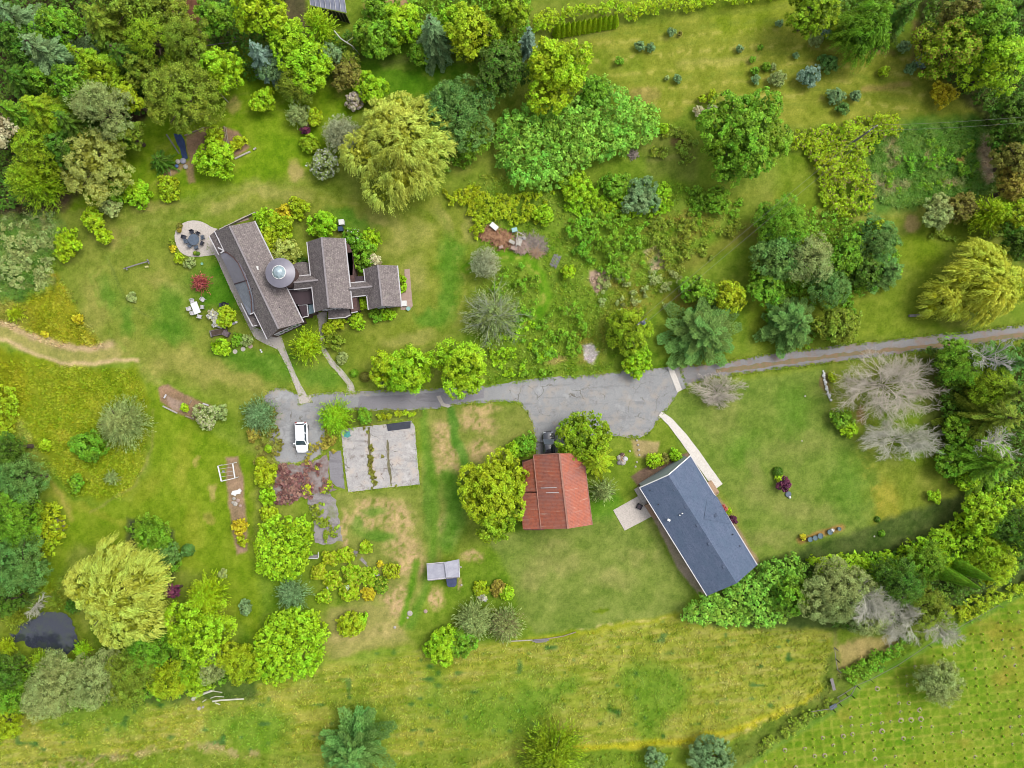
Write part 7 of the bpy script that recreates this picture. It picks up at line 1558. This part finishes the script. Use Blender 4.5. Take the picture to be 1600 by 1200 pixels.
boxes('stone_block', 'white stone block on the flower garden path', 'stone', [((W(588, 897).x, W(588, 897).y, .15), (.6, .35, .25), .1)], M['white']); boxes('stone_block', 'pale stone slab at the upper end of the flower garden path', 'stone', [((W(554, 862).x, W(554, 862).y, .1), (1.0, .4, .2), -.3)], M['grey_wood'])
c = W(545, 915); TR = empty('obelisk_trellis', (c.x, c.y, 0), 'small white triangular trellis in the flower garden', 'trellis')
for k in range(3):
    a = 2.1 * k + .5; b2_ = a + 2.1; p_ = Vector((c.x + .5 * math.cos(a), c.y + .5 * math.sin(a), .1)); q_ = Vector((c.x + .5 * math.cos(b2_), c.y + .5 * math.sin(b2_), .1)); b = MB(); b.beam(p_, Vector((c.x, c.y, 1.5)), .07, .07); b.build('leg', M['white'], TR); b = MB(); b.beam(p_ + Vector((0, 0, .7)) * 1, q_ + Vector((0, 0, .7)), .06, .06); b.build('rail', M['white'], TR)
b = MB(); c = W(515, 916); b.lathe((c.x, c.y, 0), [(.15, 0), (.12, .5), (.3, .6), (.26, .66)], 12); tag(b.build('bird_bath', M['white']), 'small white bird bath left in the flower garden', 'bird bath')
for x, y, s, t_ in ((640.5, 958, .42, 'large round white stone on the dry lawn below the flower garden'), (637, 965, .16, 'small white stone below the large round one'), (665, 955, .3, 'buff flat stone right of the large round one'), (617, 980, .22, 'pale stone left on the dry lawn'), (720, 886, .15, 'pale stone off the lower right corner of the shed'), (721, 914, .16, 'white stone beside the blue tarp'), (660, 791, .1, 'tiny white stone on the lawn below the slab'), (1366, 838, .16, 'pale stone at the bottom of the east lawn'), (1258, 619, .14, 'pale spot stone on the upper east lawn'), (1266, 676, .12, 'tiny pale stone on the east lawn under the bare tree'), (1253, 689, .13, 'pale stone on the middle of the east lawn'), (1454, 834, .12, 'pale stone at the lower right edge of the east lawn')):
    c = W(x, y); b = MB(); b.lathe((c.x, c.y, 0), [(s * .9, 0), (s, s * .25), (s * .7, s * .5), (s * .1, s * .6)], 12); tag(b.build('field_stone', M['stone' if 'buff' not in t_ else 'tile']), t_, 'stone')
# white table at the terrace, stoop
boxes('side_table', 'white slatted side table at the east terrace', 'table', [((W(632, 474.5).x, W(632, 474.5).y, .45 - .2 + .02), (.75, .8, .5), .05)], M['white'])
# barrels on the east lawn
M['tub'] = plain('grey_blue_tub', (110, 140, 150), .5, .2)
for i, (x, y, r) in enumerate(((1264, 842, .38), (1272, 839.5, .38), (1280, 836.5, .42), (1295, 830.5, .4), (1309.5, 825.5, .28))):
    pot(x, y, r, .5, 'grey-blue tub on the east lawn, ' + ['leftmost of the row', 'second of the row', 'third of the row', 'fourth, beside the white one', 'far right, smallest'][i], M['tub'], name='tub', cat='tub', group='tubs in a row on the east lawn')
pot(1299, 827.5, .25, .5, 'white bucket in the row of tubs', M['white'], name='bucket', cat='bucket'); V_('broad', 1254.5, 838.5, 5, .5, 'orange', 'orange-yellow plant at the left end of the row of tubs')
c = W(1231, 772); b = MB(); b.lathe((c.x, c.y, 0), [(.4, 0), (.45, .2), (.4, .25)], 14); tag(b.build('round_basin', M['slate']), 'blue-grey basin below the purple maple', 'basin'); c = W(1233, 776.5); b = MB(); b.lathe((c.x, c.y, 0), [(.16, 0), (.2, .3), (.1, .42)], 12); tag(b.build('white_urn', M['white']), 'white urn beside the basin', 'urn')
# fire pit
c = W(998.5, 791); FP = empty('fire_pit', (c.x, c.y, 0), 'square dark fire pit on the concrete pad of the new house', 'fire pit')
for i in range(4):
    a = i * math.pi / 2 - .45; b = MB(); b.box((c.x + .32 * math.cos(a), c.y + .32 * math.sin(a), .28), (.12, .76, .42), rot=a); b.build('rim', M['black'], FP)
b = MB(); b.box((c.x, c.y, .2), (.52, .52, .2), rot=-.45); b.build('ash_tray', M['planter'], FP)
# timber and stones right of the barn tree
for i, (x, y, s, mt) in enumerate(((968, 715, .45, 'stone'), (973, 722, .5, 'stone'), (967, 723, .35, 'grey_wood'), (977, 717, .4, 'trim'), (972, 711, .4, 'rust_door'))):
    c = W(x, y); b = MB(); b.lathe((c.x, c.y, 0), [(s * .9, 0), (s, s * .3), (s * .5, s * .7)], 7); tag(b.build('rubble_stone', M[mt]), 'rubble stone in the heap right of the radiating tree', 'stone', 'rubble heap right of the barn trees')
planks('timber_offcut', 'yellow timber lying on the rubble heap', 'timber', [((969, 719), (976, 709)), ((970, 712), (974, 722))], .12, .1, 'new_wood', .35)
for i, (x, y) in enumerate(((995, 688), (997, 695), (998, 703), (999, 711), (984, 705), (995, 722), (993, 729))):
    c = W(x, y); b = MB(); b.lathe((c.x, c.y, 0), [(.14, 0), (.16, .08), (.06, .15)], 8); tag(b.build('edging_stone', M['stone']), 'small pale stone in the line above the new house', 'stone', 'stones in a line above the new house')
for i in range(14):
    f = i / 13; x = 1286 + 11 * f ** 1.6 + (1 if i % 2 else 0); y = 580 + 45 * f; c = W(x, y); s = .14 + .05 * ((i * 7) % 3); b = MB(); b.lathe((c.x, c.y, 0), [(s, 0), (s * 1.1, s * .7), (s * .4, s * 1.2)], 8); tag(b.build('edging_stone', M['white']), 'white edging stone in the curved line by the large bare tree', 'stone', 'white stones in the curved line')
boxes('concrete_block', 'grey stone trough just above the gravel road', 'trough', [((W(1432, 493).x, W(1432, 493).y, .15), (2.4, .35, .3), .05)], M['grey_wood'])
# brush pile, boards, pallet
_r = random.Random(3)
def heap(name, label, cat, cx, cy, rx, ry, rot, n, mt, L=(.5, 1.6), w=.06, h=.6):
    b = MB()
    for i in range(n):
        a = _r.uniform(0, 6.28); q = math.sqrt(_r.random()); u, v = math.cos(a) * q * rx, math.sin(a) * q * ry; cr_, sr_ = math.cos(rot), math.sin(rot); x, y = cx + u * cr_ - v * sr_, cy + u * sr_ + v * cr_
        p = W(x, y); z = h * (1 - q * q) * _r.uniform(.3, 1) + .05; t = _r.uniform(0, 6.28); l = _r.uniform(*L) / 2; d = Vector((math.cos(t) * l, math.sin(t) * l, _r.uniform(-.25, .25) * l)); b.beam(Vector((p.x, p.y, z)) - d, Vector((p.x, p.y, z)) + d, w * _r.uniform(.5, 1.4), w)
    b.lathe((W(cx, cy).x, W(cx, cy).y, 0), [(min(rx, ry) / PXM * .6, .0), (min(rx, ry) / PXM * .4, h * .3), (.1, h * .4)], 9)
    return tag(b.build(name, M[mt]), label, cat)
M['brown_br'] = plain('brown_brash', (206, 160, 122), .9, .35, 2.0, rgb2=(158, 112, 84)); M['grey_br'] = plain('grey_brash', (196, 180, 168), .9, .35, 2.0)
heap('brush_pile', 'left brown end of the brush pile', 'brush pile', 765, 365, 15, 11, .3, 260, 'brown_br', w=.1, L=(.6, 1.9)); heap('brush_pile', 'brown middle of the brush pile', 'brush pile', 785, 374, 18, 13, .3, 330, 'brown_br', w=.1, L=(.6, 1.9)); heap('brush_pile', 'purplish lower middle of the brush pile', 'brush pile', 812, 383, 18, 11, .3, 260, 'tile', w=.09); heap('brush_pile', 'grey twiggy right end of the brush pile', 'brush pile', 836, 381, 20, 12, .5, 330, 'grey_br', w=.045, L=(.8, 2.2)); heap('brush_pile', 'straw-coloured clump under the grey twigs', 'brush pile', 838, 392, 10, 9, .5, 130, 'new_wood', w=.05)
for i, (x, y, sx, sy, r, mt, t_) in enumerate(((772, 354, 1.2, .7, -.7, 'white', 'white bag on the left of the brush pile'), (804, 359.5, .8, .6, .2, 'aq', 'pale turquoise box at the top of the brush pile'), (812, 377, .7, 1.3, -.3, 'stone', 'cream board on the brush pile, right one'), (800, 378, .9, .5, -.5, 'stone', 'cream board on the brush pile, left one'), (818, 372, .6, .4, 0, 'trim', 'white scrap beside the right cream board'), (783, 386, .6, .4, .3, 'tile', 'pinkish scrap at the lower edge of the brush pile'), (803, 388, .9, .5, -.3, 'tile', 'pink-white scrap at the bottom of the brush pile'))):
    if mt == 'aq' and 'aq' not in M: M['aq'] = plain('pale_turquoise', (176, 222, 220), .5, .1)
    c = W(x, y, .7); boxes('scrap_board' if i > 1 else ('rubbish_bag', 'plastic_box')[i], t_, 'board' if i > 1 else ('bag', 'box')[i], [((c.x, c.y, .75), (sx, sy, .12 if i > 1 else .5), r)], M[mt])
planks('scrap_plank', 'long pale plank leaning on the brush pile', 'plank', [((806, 388), (809, 362)), ((809, 362), (820, 368)), ((812, 370), (822, 372))], .12, .08, 'stone', .95)
c = W(867.5, 408); PA = empty('pallet', (c.x, c.y, 0), 'grey slatted pallet lying right of the brush pile', 'pallet'); PA.rotation_euler.z = math.radians(66)
for i in range(6): b = MB(); b.box((0, -.5 + i * .2, .3), (2.1 - (i % 3) * .2, .12, .05)); o = b.build('slat', M['grey_wood'], loc=(0, 0, 0)); o.parent = PA; o.location = (0, 0, 0)
for sx in (-.7, 0, .7): b = MB(); b.box((sx, 0, .14), (.1, 1.1, .26)); o = b.build('bearer', M['grey_wood'], loc=(0, 0, 0)); o.parent = PA; o.location = (0, 0, 0)
heap('brush_pile', 'small round grey twig heap below the laurel thicket tip', 'brush pile', 988, 242, 9, 7, 0, 90, 'grey_br', w=.05, L=(.4, 1.2), h=.5); heap('brush_pile', 'grey twig heap in the brambles at the left edge', 'brush pile', 93, 821, 9, 9, 0, 100, 'grey_br', w=.04, h=.6)
# fallen logs
for segs, w_, t_ in (([((301, 1091), (312, 1086)), ((312, 1086), (323, 1082)), ((323, 1082), (334, 1078))], .36, 'thick grey fallen log at the hay meadow edge'), ([((332, 1096), (345, 1094)), ((345, 1094), (362, 1093)), ((362, 1093), (381, 1092))], .24, 'long pale fallen log right of the thick grey one'), ([((316, 1097), (322, 1093))], .12, 'short stick between the log ends'), ([((329, 1091), (337, 1088)), ((337, 1088), (350, 1089))], .12, 'thin curved fallen branch between the logs'), ([((334, 1080), (347, 1082))], .12, 'thin branch at the tip of the thick grey log'), ([((336, 1098), (344, 1101))], .14, 'short forked branch under the long pale log')):
    b = MB()
    for a, bb in segs: b.tube([W(*a, .2), W(*bb, .2)], w_ / 2, 7)
    tag(b.build('fallen_log', M['pale_bark']), t_, 'log')
for x, y, s in ((303, 1091, .3), (312, 1106, .26), (318, 1104, .16)):
    c = W(x, y); b = MB(); b.tube([(c.x, c.y, 0), (c.x, c.y, .28)], s, 10); tag(b.build('cut_stump', M['stone']), ['pale cut log end at the left tip of the thick log', 'pale stump below the thick log', 'tiny stump beside the pale one'][(303, 312, 318).index(x)], 'stump')
# boards along the meadow boundary
planks('fence_board', 'white board lying along the meadow boundary, left', 'board', [((797, 1002), (832, 1000))], .14, .1, 'stone'); planks('fence_board', 'long pale rail along the meadow boundary, right', 'board', [((855, 998), (880, 994)), ((880, 994), (900, 987.5))], .12, .1, 'wood'); planks('fence_board', 'grey boards stacked at the meadow boundary', 'board', [((832, 1002), (858, 1000)), ((834, 1000), (856, 998.5)), ((836, 1003.5), (854, 1002))], .2, .12, 'grey_wood')
# rustic fence at the nursery corner
def fence(name, label, pts, h, w=.09, rails=(0.5, 1.0), mt='grey_wood', step=22):
    c = W(*pts[0]); root = empty(name, (c.x, c.y, 0), label, 'fence'); 
    for a, bb in zip(pts[:-1], pts[1:]):
        L = math.hypot(bb[0] - a[0], bb[1] - a[1]); n = max(1, int(L / step))
        for i in range(n + 1):
            p = W(a[0] + (bb[0] - a[0]) * i / n, a[1] + (bb[1] - a[1]) * i / n); b = MB(); b.beam((p.x, p.y, -.1), (p.x, p.y, h), w, w); b.build('post', M[mt], root)
        for r in rails: b = MB(); b.beam(W(*a, h * r), W(*bb, h * r), w * .7, w); b.build('rail', M[mt], root)
fence('rail_fence', 'rustic rail fence running down beside the straw-coloured bank', [(1304, 1012), (1306, 1030), (1308.5, 1046)], 1.2)
fence('rail_fence', 'rustic rail fence along the lower nursery corner', [(1268, 1112), (1300, 1107), (1310, 1098), (1330, 1086), (1338, 1071)], 1.2, rails=(.95,)); fence('rail_fence', 'inner rail of the nursery corner fence', [(1308, 1090), (1320, 1083), (1338, 1071)], 1.1, rails=(.9,))
fence('wire_fence', 'thin fence along the nursery top edge', [(1338, 1071), (1360, 1062), (1402, 1040), (1450, 1008), (1490, 985), (1560, 946)], 1.1, w=.05, rails=(.9,), step=30); fence('board_fence', 'grey weathered fence between the woods and the blue spruce', [(318, 72), (345, 68), (372, 65)], 1.4, rails=(.3, .6, .95), w=.14)
boxes('metal_trough', 'grey metal sheet at the nursery corner fence', 'sheet', [((W(1299.5, 1102).x, W(1299.5, 1102).y, .5), (1.1, .6, .08), .5)], M['slate']); boxes('wooden_gate', 'weathered gate panel standing by the straw-coloured bank', 'gate', [((W(1299, 1067).x, W(1299, 1067).y, .5), (.45, 1.8, .1), .25)], M['grey_wood'])
# leaning dead birch pole near the greenhouse
b = MB(); b.tube([W(522, 48, 3.0), W(532, 60, 3.2), W(541, 66, 3.0), W(551, 72, 2.4), (W(560, 81, 1).x, W(560, 81, 1).y, .2)], [.09, .08, .07, .06, .03], 6); b.tube([W(541, 66, 3.0), W(552, 58, 3.4)], [.04, .02], 5); b.tube([W(551, 72, 2.4), W(552, 78, 2.0)], [.04, .02], 5)
b.tube([(W(524, 50, 0).x, W(524, 50, 0).y, -.1), W(522, 48, 3.0)], [.10, .09], 6); tag(b.build('dead_birch', M['white_bark']), 'white leaning dead birch stem below the greenhouse', 'dead tree')
planks('yellow_pole', 'pale stick on the top lawn edge by the woods', 'stick', [((345, 147), (357, 160))], .10, .08, 'stone', .3)
# utility poles and wires
def pole(x, y, h, label, trans=False):
    c = W(x, y); root = empty('utility_pole', (c.x, c.y, 0), label, 'utility pole'); b = MB(); b.tube([(c.x, c.y, -.2), (c.x, c.y, h)], [.17, .11], 10); b.build('pole', M['grey_wood'], root)
    b = MB(); b.box((c.x, c.y, h - .4), (1.6, .12, .12), rot=.6); b.build('crossarm', M['grey_wood'], root)
    for s in (-.65, 0, .65): b = MB(); p = Vector((c.x + s * math.cos(.6), c.y + s * math.sin(.6), h - .33)); b.lathe(tuple(p), [(.04, 0), (.07, .08), (.05, .2), (.0, .22)], 8); b.build('insulator', M['white'], root)
    if trans: b = MB(); b.lathe((c.x + .35, c.y - .1, h - 1.6), [(.25, 0), (.27, .05), (.27, .8), (.1, .95)], 12); b.build('transformer', M['slate'], root)
    return Vector((c.x, c.y, h - .1))
t1 = pole(1325, 228, 7.6, 'tall grey utility pole rising from the bramble hedge'); t2 = pole(988, 510, 8.2, 'utility pole with a transformer inside the rounded cedar', True)
M['wire'] = plain('wire', (150, 152, 140), .6, .1)
def wire(a, bb, sag, label, r=.014):
    n = 24; pts = [a.lerp(bb, i / n) - Vector((0, 0, sag * 4 * (i / n) * (1 - i / n))) for i in range(n + 1)]; b = MB(); b.tube(pts, r, 4); tag(b.build('power_line', M['wire']), label, 'power line')
o1 = Vector((.25, -.35, 0)); wire(t1 + o1, t2 + o1, .9, 'overhead wire between the two poles, lower one'); wire(t1 - o1, t2 - o1, .9, 'overhead wire between the two poles, upper one')
e1, e2 = W(1640, 179, 8.0), W(1640, 188, 8.0); wire(t1 - o1, e1, .7, 'overhead wire leaving the tall pole to the right, upper'); wire(t1 + o1, e2, .7, 'overhead wire leaving the tall pole to the right, lower')
